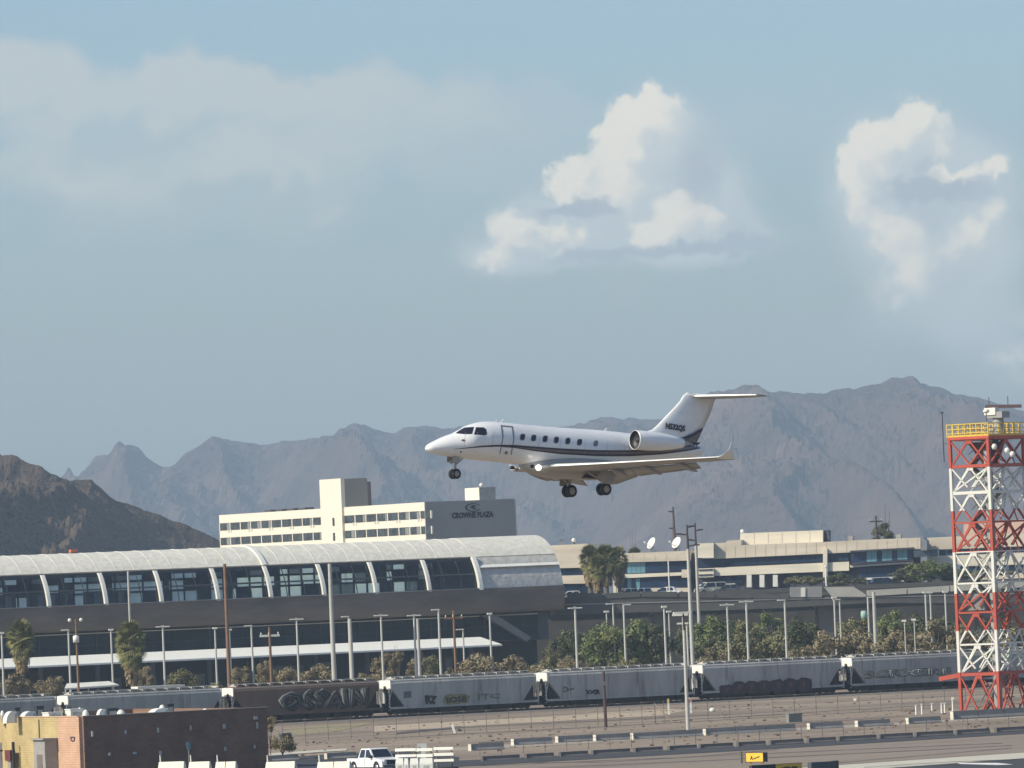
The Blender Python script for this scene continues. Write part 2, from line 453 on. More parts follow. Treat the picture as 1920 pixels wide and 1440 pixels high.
# ------------------------------------------------------------------ mountains
def interp(prof, x):
    if x <= prof[0][0]: return prof[0][1]
    for (x0, y0), (x1, y1) in zip(prof, prof[1:]):
        if x <= x1: return y0 + (y1 - y0) * (x - x0) / (x1 - x0)
    return prof[-1][1]
def range_mesh(name, prof, Yr, depth, m, nx, ny, gully, rough, seed, back=0.6, pw=0.85):
    """a ridge at distance Yr whose crest follows the measured skyline; slopes cut by gullies"""
    pts = [(at(px, py, Yr).x, at(px, py, Yr).z) for px, py in prof]
    x0, x1 = pts[0][0], pts[-1][0]
    vs = []; fs = []
    nb = int(ny * back)
    W = x1 - x0
    for j in range(ny + nb):
        for i in range(nx):
            x = x0 + W * i / (nx - 1)
            h = interp(pts, x)
            if j < ny: t = j / (ny - 1)
            else: t = 1 - (j - ny + 1) / nb
            d = Yr - depth * (1 - j / (ny - 1)) if j < ny else Yr + depth * 0.5 * (j - ny + 1) / nb
            sx = x + 0.30 * depth * (1 - t) * (noise.noise((x * 0.0016, t * 1.2, seed)) )
            rg = 1 - abs(noise.noise((sx / gully, t * 0.9, seed + 3.1)))
            rg2 = 1 - abs(noise.noise((sx / gully * 2.7, t * 2.3, seed + 9.7)))
            rg3 = noise.fractal((x * 9 / gully, d * 6 / gully, seed), 0.9, 2.1, 5)
            env = sin(pi * min(1, t * 0.97)) ** 0.8 if j < ny else 0
            z = h * t ** (pw * 0.8) + h * env * (1.35 * (rg - 0.89) + 0.30 * (rg2 - 0.87)) + h * rough * rg3 * min(1, 3 * t) * (0.35 + 0.65 * env)
            vs.append((x, d, max(-2, z) - (2 if t <= 0.001 else 0)))
    for j in range(ny + nb - 1):
        for i in range(nx - 1):
            k = j * nx + i
            fs.append((k, k + 1, k + nx + 1, k + nx))
    b = MB(); b.add(vs, fs, False)
    return tag(b.build(name, m, fix=False), kind='structure')
far_rock = ramp_mat('far_rock', [(.006, (1,1,1), 0, [(.3, (.046,.033,.029)), (.5, (.088,.060,.050)), (.7, (.138,.092,.070))], 1, 'MIX', 8),
    (.12, (1,1,1), 0, [(.36, (.45,.47,.45)), (.5, (.95,.95,.95)), (.62, (1.0,1.0,1.0)), (.74, (1.0,1.0,1.0))], .75, 'MULTIPLY', 5),
    (.05, (1,1,2.5), .5, [(.62, (0,0,0)), (.80, (.16,.13,.115))], .4, 'ADD', 6)])
near_rock = ramp_mat('desert_hill', [(.016, (1,1,1), 0, [(.3, (.054,.042,.034)), (.5, (.098,.074,.056)), (.7, (.165,.118,.083))], 1, 'MIX', 8),
    (.55, (1,1,.6), .3, [(.38, (.12,.13,.14)), (.5, (.8,.8,.8)), (.64, (1.0,1.0,1.0))], .9, 'MULTIPLY', 5),
    (.30, (1.6,1,1), .2, [(.64, (0,0,0)), (.76, (.17,.13,.10))], .6, 'ADD', 6)])
range_mesh('mountain', [(-260,960),(-60,935),(60,925),(120,905),(150,892),(180,860),(205,859),(222,853),(240,842),(262,842),(285,862),(305,872),(325,869),(345,851),(375,838),(400,831),(440,829),
    (470,825),(500,830),(530,822),(560,826),(600,826),(625,822),(640,808),(660,797),(680,793),(700,801),(740,807),(765,799),(790,797),(812,801),(840,806),(900,812),(960,812),(1020,806),(1070,802),(1090,800),(1112,793),
    (1150,786),(1180,783),(1200,784),(1238,782),(1300,790),(1400,810),(1600,850),(1800,900),(2000,950)], 9600, 1700, far_rock, 440, 110, 250, 0.055, 2.0)
range_mesh('mountain', [(1040,1085),(1120,990),(1180,900),(1225,810),(1250,782),(1280,764),(1310,750),(1345,740),(1380,736),(1420,733),(1450,736),(1500,735),(1540,734),(1580,727),(1620,722),(1650,714),(1672,704),(1690,702),(1712,706),
    (1728,716),(1745,719),(1770,727),(1800,737),(1820,741),(1850,745),(1890,758),(1930,770),(2000,790),(2150,850),(2300,900)], 8300, 1600, far_rock, 440, 120, 215, 0.05, 7.0)
range_mesh('hill', [(-330,960),(-240,905),(-160,878),(-80,858),(0,854),(18,853),(45,863),(70,872),(100,886),(130,896),(160,908),(200,925),(250,945),(300,965),(350,984),(400,1004),(450,1030),(520,1070),(560,1098)],
    2700, 520, near_rock, 360, 150, 80, 0.085, 4.0)
# ------------------------------------------------------------------ station hall with the barrel roof
ST = Frame(base(480, 1060), GRID)
SA, SZ, SB = 8.7, 12.8, 8.9        # half depth, height of the widest point, half height of the tube section
def st_y(z):
    k = (z - SZ) / (SB if z > SZ else 7.0)
    return SA * (1 - sqrt(max(0, 1 - k * k)))
def st_arc(z0, z1, n, off=0.0):
    """points (y, z) along the tube section from z0 up to z1 (top included), pushed out by off"""
    out = []
    t0 = math.asin((z0 - SZ) / (SB if z0 > SZ else 7.0)); t1 = math.asin(max(-1, min(1, (z1 - SZ) / SB)))
    for i in range(n + 1):
        t = t0 + (t1 - t0) * i / n
        b = SB if t > 0 else 7.0
        out.append((SA - (SA + off) * cos(t), SZ + (b + off) * sin(t)))
    return out
white_metal = mat('white_metal', (0.74, 0.73, 0.66), 0.5, var=0.06, scale=0.6)
roof_metal = mat('roof_metal', (0.70, 0.67, 0.57), 0.5, var=0.13, scale=1.3, bump=0.06, bscale=1.6, detail=9)
clad_metal = mat('cladding_metal', (0.52, 0.50, 0.45), 0.36, metal=0.15, var=0.16, scale=1.3, bump=0.09, bscale=1.6, detail=8)
_nt = clad_metal.node_tree; _b = _nt.nodes['Principled BSDF']
_b.inputs['Anisotropic'].default_value = 0.9; _b.inputs['Anisotropic Rotation'].default_value = 0.25
_tg = _nt.nodes.new('ShaderNodeTangent'); _tg.direction_type = 'RADIAL'; _tg.axis = 'X'
_nt.links.new(_tg.outputs[0], _b.inputs['Tangent'])
dark_wall = mat('dark_panel', (0.150, 0.122, 0.097), 0.8, var=0.28, scale=0.22, detail=9, streak=(.5, 1, 2.2))
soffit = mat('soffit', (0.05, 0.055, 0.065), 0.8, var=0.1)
dark_glass = mat('dark_glass', (0.016, 0.024, 0.036), 0.3, var=0.5, scale=0.25, spec=0.25)
mullion = mat('mullion', (0.07, 0.075, 0.08), 0.5, var=0.1)
interior = mat('interior_dark', (0.07, 0.078, 0.088), 0.8, var=0.3, scale=0.5)
def glass_mat(name, tint, mixf):
    m = bpy.data.materials.new(name); m.use_nodes = True
    nt = m.node_tree; nt.nodes.clear()
    tr = nt.nodes.new('ShaderNodeBsdfTransparent'); tr.inputs[0].default_value = (*tint, 1)
    gl = nt.nodes.new('ShaderNodeBsdfGlossy'); gl.inputs['Roughness'].default_value = 0.05; gl.inputs[0].default_value = (0.8, 0.85, 0.9, 1)
    fr = nt.nodes.new('ShaderNodeFresnel'); fr.inputs[0].default_value = 1.5
    mx = nt.nodes.new('ShaderNodeMixShader'); ml = nt.nodes.new('ShaderNodeMath'); ml.operation = 'MULTIPLY'; ml.inputs[1].default_value = mixf
    nt.links.new(fr.outputs[0], ml.inputs[0]); nt.links.new(ml.outputs[0], mx.inputs[0])
    nt.links.new(tr.outputs[0], mx.inputs[1]); nt.links.new(gl.outputs[0], mx.inputs[2])
    o = nt.nodes.new('ShaderNodeOutputMaterial'); nt.links.new(mx.outputs[0], o.inputs[0])
    return m
clear_glass = glass_mat('station_glass', (0.74, 0.79, 0.80), 1.0)
def translucent_mat(name, col):
    m = bpy.data.materials.new(name); m.use_nodes = True
    nt = m.node_tree; nt.nodes.clear()
    t = nt.nodes.new('ShaderNodeBsdfTranslucent'); t.inputs[0].default_value = (*col, 1)
    d = nt.nodes.new('ShaderNodeBsdfTransparent'); d.inputs[0].default_value = (*col, 1)
    n = nt.nodes.new('ShaderNodeTexNoise'); n.inputs['Scale'].default_value = 0.6
    mx = nt.nodes.new('ShaderNodeMixShader'); nt.links.new(n.outputs[0], mx.inputs[0])
    nt.links.new(t.outputs[0], mx.inputs[1]); nt.links.new(d.outputs[0], mx.inputs[2])
    o = nt.nodes.new('ShaderNodeOutputMaterial'); nt.links.new(mx.outputs[0], o.inputs[0])
    return m
back_glass = translucent_mat('frosted_rear_glass', (0.80, 0.90, 0.90))
dim_back_glass = translucent_mat('tinted_rear_glass', (0.34, 0.39, 0.40))

station = fthing('station_building', 'long station hall with a pale barrel roof, curved white ribs and a glazed upper floor', 'station', ST)
RIBPX = [-118, -15, 92, 199, 303, 409, 508, 608, 705, 805, 900]
RX = [ST.x(px, 0, 14.2) for px in RIBPX]
X0, XE = RX[0] - 1, ST.x(1057, 0, 13.5)
EAVE = 18.9
def shell(x0, x1, arc, off2=0.25):
    """curved slab following the tube section"""
    m = MB()
    out = [(y, z) for y, z in arc]
    inn = [(y + 0.22, z - 0.22) for y, z in arc]
    ring = out + inn[::-1]
    m.loft([[(x0, y, z) for y, z in ring], [(x1, y, z) for y, z in ring]], smooth=False)
    return m
# roof panels between the ribs
top_arc = st_arc(EAVE, SZ + SB, 8)
full_top = top_arc + [(2 * SA - y, z) for y, z in top_arc[::-1][1:]]
edges = [X0] + [0.5 * (a + b) for a, b in zip(RX[1:-1], RX[2:])]
edges = [X0] + RX[1:]
for a, b in zip(edges, edges[1:]):
    n = 3
    for k in range(n):
        xa = a + (b - a) * k / n; xb = a + (b - a) * (k + 1) / n
        shell(xa + 0.02, xb - 0.03, full_top).build('roof_panel', roof_metal, station)
# standing seams
seam_mb = MB()
seam_mb.loft([[(-0.04, y, z + 0.05) for y, z in full_top] + [(-0.05, y, z - 0.05) for y, z in full_top[::-1]],
              [(0.04, y, z + 0.05) for y, z in full_top] + [(0.05, y, z - 0.05) for y, z in full_top[::-1]]], smooth=False)
seam0 = seam_mb.build('roof_seam', roof_metal, station)
first = True
for a, b in zip(edges, edges[1:]):
    for k in range(3):
        x = a + (b - a) * k / 3
        if first: seam0.location = (x, 0, 0); first = False
        else: share(seam0, station, (x, 0, 0))
# a heavier joint rib over the roof
xj = ST.x(497, 2.0, 18.9)
j = MB(); arcj = st_arc(EAVE - 0.1, SZ + SB, 10, 0.22)
j.loft([[(xj - 0.35, y, z) for y, z in arcj] + [(xj - 0.35, y + .3, z - .3) for y, z in arcj[::-1]], [(xj + 0.35, y, z) for y, z in arcj] + [(xj + 0.35, y + .3, z - .3) for y, z in arcj[::-1]]], smooth=False)
j.build('roof_joint', white_metal, station)
# eave beam and soffit
e = MB(); ye = st_y(EAVE)
e.box(X0, RX[-1], ye + 0.15, ye + 1.0, EAVE - 0.75, EAVE - 0.02)
e.build('eave_beam', soffit, station)
# clad end of the hall: three strips with open joints
xc = RX[-1]
zs = [10.7, 13.3, 15.6, 17.4, 18.75]
for z0, z1 in zip(zs, zs[1:]):
    shell(xc + 0.3, XE, st_arc(z0, z1 - 0.02, 7)).build('end_cladding', clad_metal, station)
lg = MB(); ring = [(st_y(17.5) - .05, 17.62), (st_y(17.2) - .42, 17.28), (st_y(17.1) - .42, 17.2), (st_y(17.1), 17.2)]  # white sloped strip added for the bright sun streak along the cladding
lg.loft([[(xc + .5, y, z) for y, z in ring], [(XE - .1, y, z) for y, z in ring]], smooth=False); lg.build('highlight_strip', white_metal, station)
ta = st_arc(18.80, SZ + SB, 9, 0.06)
ft = ta + [(2 * SA - y, z) for y, z in ta[::-1][1:]]
for k in range(4):
    xa = xc + (XE - xc) * k / 4; xb = xc + (XE - xc) * (k + 1) / 4
    shell(xa + .02, xb - .02, ft).build('roof_panel', roof_metal, station)
w = MB(); arc = st_arc(10.7, SZ + SB, 16)
w.poly([(XE - .4, y, z) for y, z in arc] + [(XE - .4, 2 * SA - y, z) for y, z in arc[::-1][1:]])
w.build('end_wall', dark_wall, station)
bt = shell(xc + 0.3, XE, [(2 * SA - y, z) for y, z in st_arc(10.7, 18.7, 8)][::-1]); bt.build('rear_cladding', clad_metal, station)
# ribs
arcr = st_arc(14.0, 18.6, 9, 0.15)
r = MB()
r.loft([[(-0.26, y - 0.25, z), (0.26, y - 0.25, z), (0.26, y + 0.25, z), (-0.26, y + 0.25, z)] for y, z in arcr], smooth=False)
rib0 = r.build('rib', white_metal, station)
for i, x in enumerate(RX):
    if i == 0: rib0.location = (x, 0, 0)
    else: share(rib0, station, (x, 0, 0))
for x, a0 in ((xc + 0.1, 13.9),):
    ar = st_arc(a0, 18.7, 6, 0.28)
    r = MB(); r.loft([[(x - 0.3, y - 0.2, z), (x + 0.3, y - 0.2, z), (x + 0.3, y + 0.25, z), (x - 0.3, y + 0.25, z)] for y, z in ar], smooth=False)
    r.build('end_rib', white_metal, station)
# front glazing, sheet by sheet, on the curve
gz = st_arc(14.05, 18.5, 6, -0.25)
bayw = RX[4] - RX[3]
for a, b in zip(RX, RX[1:]):
    for k in range(3):
        xa = a + (b - a) * k / 3 + (0.3 if k == 0 else 0.05); xb = a + (b - a) * (k + 1) / 3 - (0.3 if k == 2 else 0.05)
        m = MB(); m.loft([[(xa, y, z) for y, z in gz], [(xb, y, z) for y, z in gz]], smooth=True, caps=False, closed=False)
        m.build('pane', clear_glass, station)
    for k in (1, 2):
        x = a + (b - a) * k / 3
        m = MB(); m.loft([[(x - .05, y, z), (x + .05, y, z), (x + .05, y + .12, z), (x - .05, y + .12, z)] for y, z in gz], smooth=False)
        m.build('mullion', mullion, station)
yt = st_y(16.3) + 0.1
m = MB(); m.box(X0, xc, yt, yt + 0.15, 16.2, 16.45); m.build('transom', mullion, station)
# parapet of the platform (the broad dark band) and its underside, curved in below
band = shell(X0, XE, st_arc(10.75, 14.1, 8, 0.25)); band.build('platform_parapet', dark_wall, station)
cap = MB(); cap.box(X0, xc, -0.32, 0.15, 14.1, 14.22); cap.build('parapet_cap', mat('parapet_cap', (0.3, 0.29, 0.27), 0.7), station)
fl = MB(); fl.box(X0, XE - .5, 0.5, 2 * SA - 0.5, 10.4, 10.9); fl.box(X0, XE - .5, 0.6, 2 * SA - 0.6, 13.0, 13.4); fl.build('floor_slab', soffit, station)
# inside: rear wall of frosted panes, columns, cross beams, lift shafts, people-mover cars left dark
rng = random.Random(5)
yr = 2 * SA - 1.6
for bi, (a, b) in enumerate(zip(RX, RX[1:])):
    n = 4
    for k in range(n):
        xa = a + (b - a) * k / n; xb = a + (b - a) * (k + 1) / n
        shift = (yr) * tan(GRID) * -0.0
        for z0, z1 in ((13.5, 15.6), (15.9, 17.2), (17.5, 19.0)):
            lit = rng.random()
            bright = (bi in (3, 4, 5, 6, 7) and z0 < 17 and lit < 0.74) or lit < 0.30
            m = MB(); m.box(xa + .12, xb - .12, yr, yr + .06, z0, z1)
            m.build('rear_pane', back_glass if bright else (dim_back_glass if lit < 0.72 else interior), station)
    m = MB()
    for k in range(n + 1):
        x = a + (b - a) * k / n; m.box(x - .12, x + .12, yr - .12, yr + .12, 13.4, 20)
    m.box(a, b, yr - .1, yr + .15, 15.6, 15.9); m.box(a, b, yr - .1, yr + .15, 17.2, 17.5); m.box(a, b, yr - .1, yr + .15, 19.0, 20.2)
    m.build('rear_frame', interior, station)
    xm = a + (b - a) * rng.uniform(.3, .7)
    m = MB(); m.box(xm - .35, xm + .35, 6.5, 7.2, 13.4, 20.5); m.build('interior_column', interior, station)
    if bi in (0, 1, 2, 3):
        m = MB(); m.box(a + 1, a + (b - a) * .8, 7.5, 10, 13.4, 16.1); m.build('platform_cabin', mat('cabin', (0.12, 0.115, 0.11), 0.7), station)
        m = MB()
        for q in range(3):
            xx = a + 1.6 + q * 1.9; m.box(xx, xx + 0.9, 7.42, 7.49, 14.2, 15.8)
        m.build('cabin_window', mat('cabin_window', (0.33, 0.36, 0.36), 0.3), station)
m = MB(); m.box(X0, xc, 3.2, 3.5, 18.2, 18.6); m.box(X0, xc, 9, 9.3, 18.7, 19.1); m.build('ceiling_beam', soffit, station)
# lower floor: dark glass wall in sheets, set back
YL = 3.2
x = X0; k = 0
while x < XE - 3:
    xb = min(x + 3.0, XE - 1)
    m = MB(); m.box(x + .04, xb - .04, YL, YL + .1, 6.4, 8.35); m.build('glass_sheet', dark_glass, station)
    m = MB(); m.box(x + .04, xb - .04, YL, YL + .1, 8.42, 10.4); m.build('glass_sheet', dark_glass, station)
    if k % 3 == 0:
        m = MB(); m.box(x - .06, x + .06, YL - .12, YL - .003, 6.4, 10.4); m.build('mullion', mullion, station)
    x = xb; k += 1
m = MB(); m.box(X0, XE - 1, YL + .2, YL + .4, 6.2, 10.5); m.build('lower_backing', interior, station)
m = MB(); m.box(X0, XE - 3, YL - .35, YL - .01, 10.0, 10.14); m.build('sill_rail', white_metal, station)
# ground floor: dark recess with columns
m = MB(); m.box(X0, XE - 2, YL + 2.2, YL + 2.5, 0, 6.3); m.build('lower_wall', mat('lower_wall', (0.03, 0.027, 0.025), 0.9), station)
for i, x in enumerate(RX):
    m = MB(); m.tube((x, YL + .6, 0), (x, YL + .6, 6.3), .35, n=10); m.build('column', mat('column', (0.10, 0.10, 0.10), 0.8), station)
rng2 = random.Random(9)
for i, (a, b) in enumerate(zip(RX, RX[1:])):
    for k in range(3):
        if rng2.random() < .75:
            x = a + (b - a) * rng2.random() * .8; w_ = rng2.uniform(.8, 2.6); h_ = rng2.uniform(1.2, 3.2)
            m = MB(); m.box(x, x + w_, YL + 2.0, YL + 2.19, rng2.choice((0.1, 1.5, 2.6)), 2.7 + h_ * .6); m.build('shopfront', mat('shop_%d' % (i % 3), ((.10, .09, .08), (.16, .15, .13), (.06, .07, .09))[i % 3], .6, var=.4, scale=.8), station)
# sloping white canopy along the ground floor, in lengths
cx1 = ST.x(936, -4, 5.8)
n = 14
for k in range(n):
    xa = X0 + (cx1 - X0) * k / n; xb = X0 + (cx1 - X0) * (k + 1) / n - .03
    m = MB()
    ring = [(-1.2, 7.05), (-5.0, 5.85), (-5.0, 5.6), (-1.2, 6.75)]
    if k == n - 1:
        m.loft([[(xa, y, z) for y, z in ring], [(xb - (1.6 if i in (0, 3) else 0), y, z) for i, (y, z) in enumerate(ring)]], smooth=False)
    else:
        m.loft([[(xa, y, z) for y, z in ring], [(xb, y, z) for y, z in ring]], smooth=False)
    m.build('canopy_panel', mat('canopy_white', (0.80, 0.80, 0.74), 0.6, var=0.04), station)
# staircase going up under the deck at the end
m = MB(); sx = XE - 13
m.prism([(sx, 10.2), (sx + 2.2, 10.2), (sx + 8, 6.6), (sx + 7.2, 6.0)], 1.4, 2.6)
m.build('stair_flight', mat('stair', (0.2, 0.2, 0.2), 0.8), station)
# small orange box standing on the roof
xx, zz = ST.uz(137, 1031, SA)
ob = fthing('roof_beacon', 'small orange box on the station roof against the dark hill', 'beacon', Frame(ST.w(xx, SA, SZ + SB), GRID))
m = MB(); m.box(-.5, .5, -.4, .4, .1, .55); m.build('lamp_box', mat('orange_paint', (0.55, 0.16, 0.07), 0.6), ob)
m = MB(); m.box(-.6, .6, -.5, .5, -.05, .1); m.build('mount', mullion, ob)

# ------------------------------------------------------------------ elevated guideway, deck and pier
GW = Frame(base(1300, 1090), radians(4))
conc_dark = mat('guideway_concrete', (0.085, 0.082, 0.078), 0.85, var=0.16, scale=0.25, detail=8)
conc_pale = mat('guideway_parapet', (0.42, 0.41, 0.36), 0.85, var=0.10, scale=0.3, detail=8)
guide = fthing('guideway', 'dark elevated concrete guideway running from the station past the palms', 'guideway', GW)
def gpoly(pts, y=0.0): return [GW.uz(px, py, y) for px, py in pts]
m = MB(); m.prism(gpoly([(1040,1123),(1060,1121),(1150,1114),(1250,1113),(1400,1119),(1500,1118),(1600,1117),(1700,1111),(1800,1106),(1925,1100),(1925,1128),(1800,1131),(1620,1131),(1500,1138),(1400,1143),(1250,1147),(1130,1150),(1040,1154)]), 0, 9)
m.build('beam', conc_dark, guide)
segs = [(1064,1130),(1133,1200),(1203,1270),(1273,1340),(1343,1410),(1413,1480)]
topy = lambda px: 1111 + (1060 - min(px, 1150)) * -0.02 if px < 1150 else (1109 if px < 1250 else 1109 + (px - 1250) * 0.02)
for a, b in segs:
    m = MB(); m.prism(gpoly([(a, topy(a)), (b, topy(b)), (b, topy(b) + 10), (a, topy(a) + 10)], -.15), -.15, .25)
    m.build('parapet_segment', conc_dark, guide)
parap = mat('parapet_grey', (0.26, 0.26, 0.255), 0.85, var=0.08)
m = MB(); m.prism(gpoly([(1482,1101),(1541,1099),(1541,1120),(1482,1120)], -.2), -.2, .4); m.build('parapet_segment', parap, guide)
m = MB(); m.prism(gpoly([(1502,1102),(1510,1102),(1510,1119),(1502,1119)], -.32), -.34, -.21); m.build('white_marker', white_metal, guide)
m = MB(); m.prism(gpoly([(1546,1101),(1600,1100),(1624,1115),(1624,1119),(1560,1119)], -.3), -.3, .5); m.build('parapet_segment', conc_pale, guide)
for a, b in ((1626,1700),(1702,1780),(1782,1860),(1862,1925)):
    f = lambda px: 1116 - (px - 1626) * 0.058
    m = MB(); m.prism(gpoly([(a, f(a) - 9), (b, f(b) - 9), (b, f(b) + 2), (a, f(a) + 2)], -.25), -.25, .3); m.build('parapet_segment', conc_pale, guide)
pline = MB(); pline.prism(gpoly([(1060,1132.5),(1925,1112),(1925,1113.5),(1060,1134.5)], -.1), -.1, -.003); pline.build('conduit', parap, guide)
for px in (1550, 1240, 1850):
    x, z = GW.uz(px, 1140)
    m = MB(); m.box(x - 1.05, x + 1.05, 2, 6.5, 0, 10.2); m.box(x - 1.9, x + 1.9, 1, 8, 9.2, 10.3) ; m.build('pier', mat('pier_concrete', (0.12, 0.115, 0.11), 0.85, var=0.12, scale=.4), guide)

# raised parking deck behind the guideway
PD = Frame(base(1400, 1112), radians(2))
deck = fthing('parking_deck', 'raised concrete deck with parked cars in front of the tan offices', 'parking deck', PD)
xa, _ = PD.uz(1000, 1100); xb, _ = PD.uz(2050, 1100)
m = MB(); m.box(xa, xb, 0, 95, 10.9, 11.6); m.build('deck_slab', mat('deck_asphalt', (0.11, 0.105, 0.10), .9, var=.15, scale=.2), deck)
m = MB(); m.box(xa, xb, 1.2, 1.8, 0, 10.9); m.build('retaining_wall', mat('retaining_wall', (.055, .052, .048), .9, var=.25, scale=.3), deck)
m = MB(); m.box(xa, xb, -.06, .2, 11.603, 12.25); m.build('deck_parapet', conc_dark, deck)

# ------------------------------------------------------------------ hotel
corner = base(808, 1373)
HR = Frame(corner, GRID)                          # gable side, in shade
HL = Frame(corner, GRID - pi / 2)                 # long window side, in the sun; x runs negative away from the corner
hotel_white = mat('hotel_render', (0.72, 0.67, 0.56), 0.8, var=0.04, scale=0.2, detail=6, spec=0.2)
hotel_shade = mat('hotel_gable_shade', (0.30, 0.295, 0.285), 0.85, var=0.05, scale=0.2, detail=6, spec=0.2)  # darker copy of the white wall: the gable's shade put into colour
hotel_side_shade = mat('hotel_penthouse_shade', (0.24, 0.225, 0.20), 0.85, var=0.06, scale=0.3)  # shade on the tower's far side put into the colour
hglass = mat('hotel_window_glass', (0.045, 0.055, 0.060), 0.25, var=0.5, scale=0.5, spec=0.4)
hotel = fthing('hotel', 'white hotel block with two rows of dark windows behind the station roof', 'hotel', HL)
xl = HL.uz(411, 975)[0]
zt0 = HR.uz(808, 941)[1]
GW_ = HR.uz(964, 960)[0]
# long side: frame of spandrels and piers, real window recesses
zr = [HL.uz(808, py)[1] for py in (957, 972, 986, 1001)]
xs0, xs1 = HL.uz(605, 950)[0], HL.uz(645, 950)[0]
m = MB(); m.box(xl, 0, .37, GW_, 0, zt0 - .3); m.build('core', hotel_white, hotel)
def spandrel(x0, x1, z0, z1):
    m = MB(); m.box(x0, x1, 0, .345, z0, z1); m.build('spandrel', hotel_white, hotel)
for x0, x1 in ((xl, xs0), (xs1, 0)):
    spandrel(x0, x1, zr[0], zt0); spandrel(x0, x1, zr[2], zr[1]); spandrel(x0, x1, zr[3] - 30, zr[3])
wins = [HL.uz(px, 975)[0] for px in np.linspace(411, 605, 11)]
wins2 = [HL.uz(px, 975)[0] for px in np.linspace(645, 808, 9)]
for ws in (wins, wins2):
    for a, b in zip(ws, ws[1:]):
        for z0, z1 in ((zr[1], zr[0]), (zr[3], zr[2])):
            wm = MB(); wm.box(a + .2, b - .2, .09, .16, z0 + .05, z1 - .05)
            o = wm.build('window', hglass, hotel)
            fm = MB(); xm = a + .2 + (b - a - .4) * rng.choice((.33, .5, .66)); fm.box(xm - .05, xm + .05, .05, .085, z0 + .05, z1 - .05); fm.build('mullion', mullion, o)
            if rng.random() < .45:
                cw = rng.uniform(.5, 1.6); fm = MB(); fm.box(b - .4 - cw, b - .4, .06, .085, z0 + .1, z1 - .1); fm.build('curtain', mat('curtain', (0.22, 0.23, 0.22), .9), o)
    for a in ws:
        for z0, z1 in ((zr[1], zr[0]), (zr[3], zr[2])):
            pm = MB(); pm.box(a - .15, a + .15, .03, .34, z0, z1); pm.build('pier', hotel_white, hotel)
    # air conditioner grilles on the middle spandrel
    for i, a in enumerate(ws[1:-1]):
        if i % 2 == 0:
            for ga, gb in ((-.9, -.2), (.3, .9)):
                gm = MB(); gm.box(a + ga, a + gb, -.03, -.003, zr[2] + .9, zr[2] + 1.5); gm.build('grille', mat('grille', (0.45, 0.44, 0.38), .8), hotel)
ztow = HL.uz(625, 898)[1]
m = MB(); m.box(xs0, xs1, -.5, .3, 0, ztow); m.build('stair_tower', hotel_white, hotel)
for py0, py1 in ((971, 986), (999, 1014)):
    px_s = HL.uz(625.5, 980, -.5)[0]
    m = MB(); m.box(px_s - .45, px_s + .45, -.53, -.503, HL.uz(626, py1, -.5)[1], HL.uz(626, py0, -.5)[1]); m.build('slit_window', hglass, hotel)
# penthouse behind the tower
x_pe = HR.uz(698, 920, -xs1)[0]
m = MB(); m.box(xs0 + .6, xs1 - .003, .31, 5.2, zt0 - .2, ztow - .1); m.build('penthouse', hotel_side_shade, hotel)
m = MB(); m.box(xs0 + 1, xs1 - .1, 5.22, 6.0, zt0 - .2, ztow - .8); m.build('penthouse', mat('rust_panel', (.13, .10, .085), .8), hotel)
# roof gear along the parapet
m = MB(); xx = HL.uz(470, 960)[0]
for k in range(4): m.box(xx + k * 5, xx + k * 5 + 3, 3, 5, zt0 - .3, zt0 + .5)
m.build('roof_unit', mat('dark_unit', (.06, .06, .06), .8), hotel)
# gable wall with sign
def gable(name, mb, mt): 
    o = mb.build(name, mt, hotel); o.rotation_euler = (0, 0, pi / 2); return o
zt_g = HR.uz(964, 939)[1]
m = MB(); m.box(0, GW_, -.25, -.003, 0, zt0 + .02); gw = gable('gable_wall', m, hotel_shade)
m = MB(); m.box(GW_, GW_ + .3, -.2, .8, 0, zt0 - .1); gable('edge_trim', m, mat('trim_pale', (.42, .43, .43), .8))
signm = mat('sign_letters', (0.022, 0.016, 0.028), .6, spec=.2)
cxs, czs = HR.uz(886, 966, -.3)
me = text_mesh('CROWNE PLAZA', 1.0, .05, bold=True)
W = max(v.co.x for v in me.vertices) - min(v.co.x for v in me.vertices)
wx = HR.uz(925, 966, -.3)[0] - HR.uz(847, 966, -.3)[0]
sgn = mesh_part('sign_lettering', me, signm, gw, (cxs, -.32, czs), scale=(wx / W, 1, 1.4))
# emblem: an oval ring broken by leaf strokes
ex, ez = HR.uz(887, 951.5, -.3); erx = (HR.uz(902, 951, -.3)[0] - HR.uz(872, 951, -.3)[0]) / 2; erz = .80
m = MB(); ringp = []
for i in range(29):
    t = 0.5 + 2 * pi * 0.86 * i / 28
    ringp.append((t, 0.10 + 0.13 * abs(sin(t * .5))))
for (t0, w0), (t1, w1) in zip(ringp, ringp[1:]):
    p = lambda t, k: (ex + erx * k * cos(t), -.31, ez + erz * k * sin(t))
    m.quad(p(t0, 1), p(t1, 1), p(t1, 1 - w1), p(t0, 1 - w0))
for (a, b, c) in (((-.45, .30), (.35, .12), .17), ((-.5, .0), (.5, -.22), .17), ((-.3, .5), (.55, .36), .13), ((-.1, -.35), (.62, -.5), .10)):
    m.add([(ex + erx * a[0], -.31, ez + erz * a[1]), (ex + erx * (a[0] + b[0]) / 2, -.31, ez + erz * ((a[1] + b[1]) / 2 - c)), (ex + erx * b[0], -.31, ez + erz * b[1]), (ex + erx * (a[0] + b[0]) / 2, -.31, ez + erz * ((a[1] + b[1]) / 2 + c))], [(0, 1, 2, 3)])
m.build('emblem', signm, gw, fix=False)
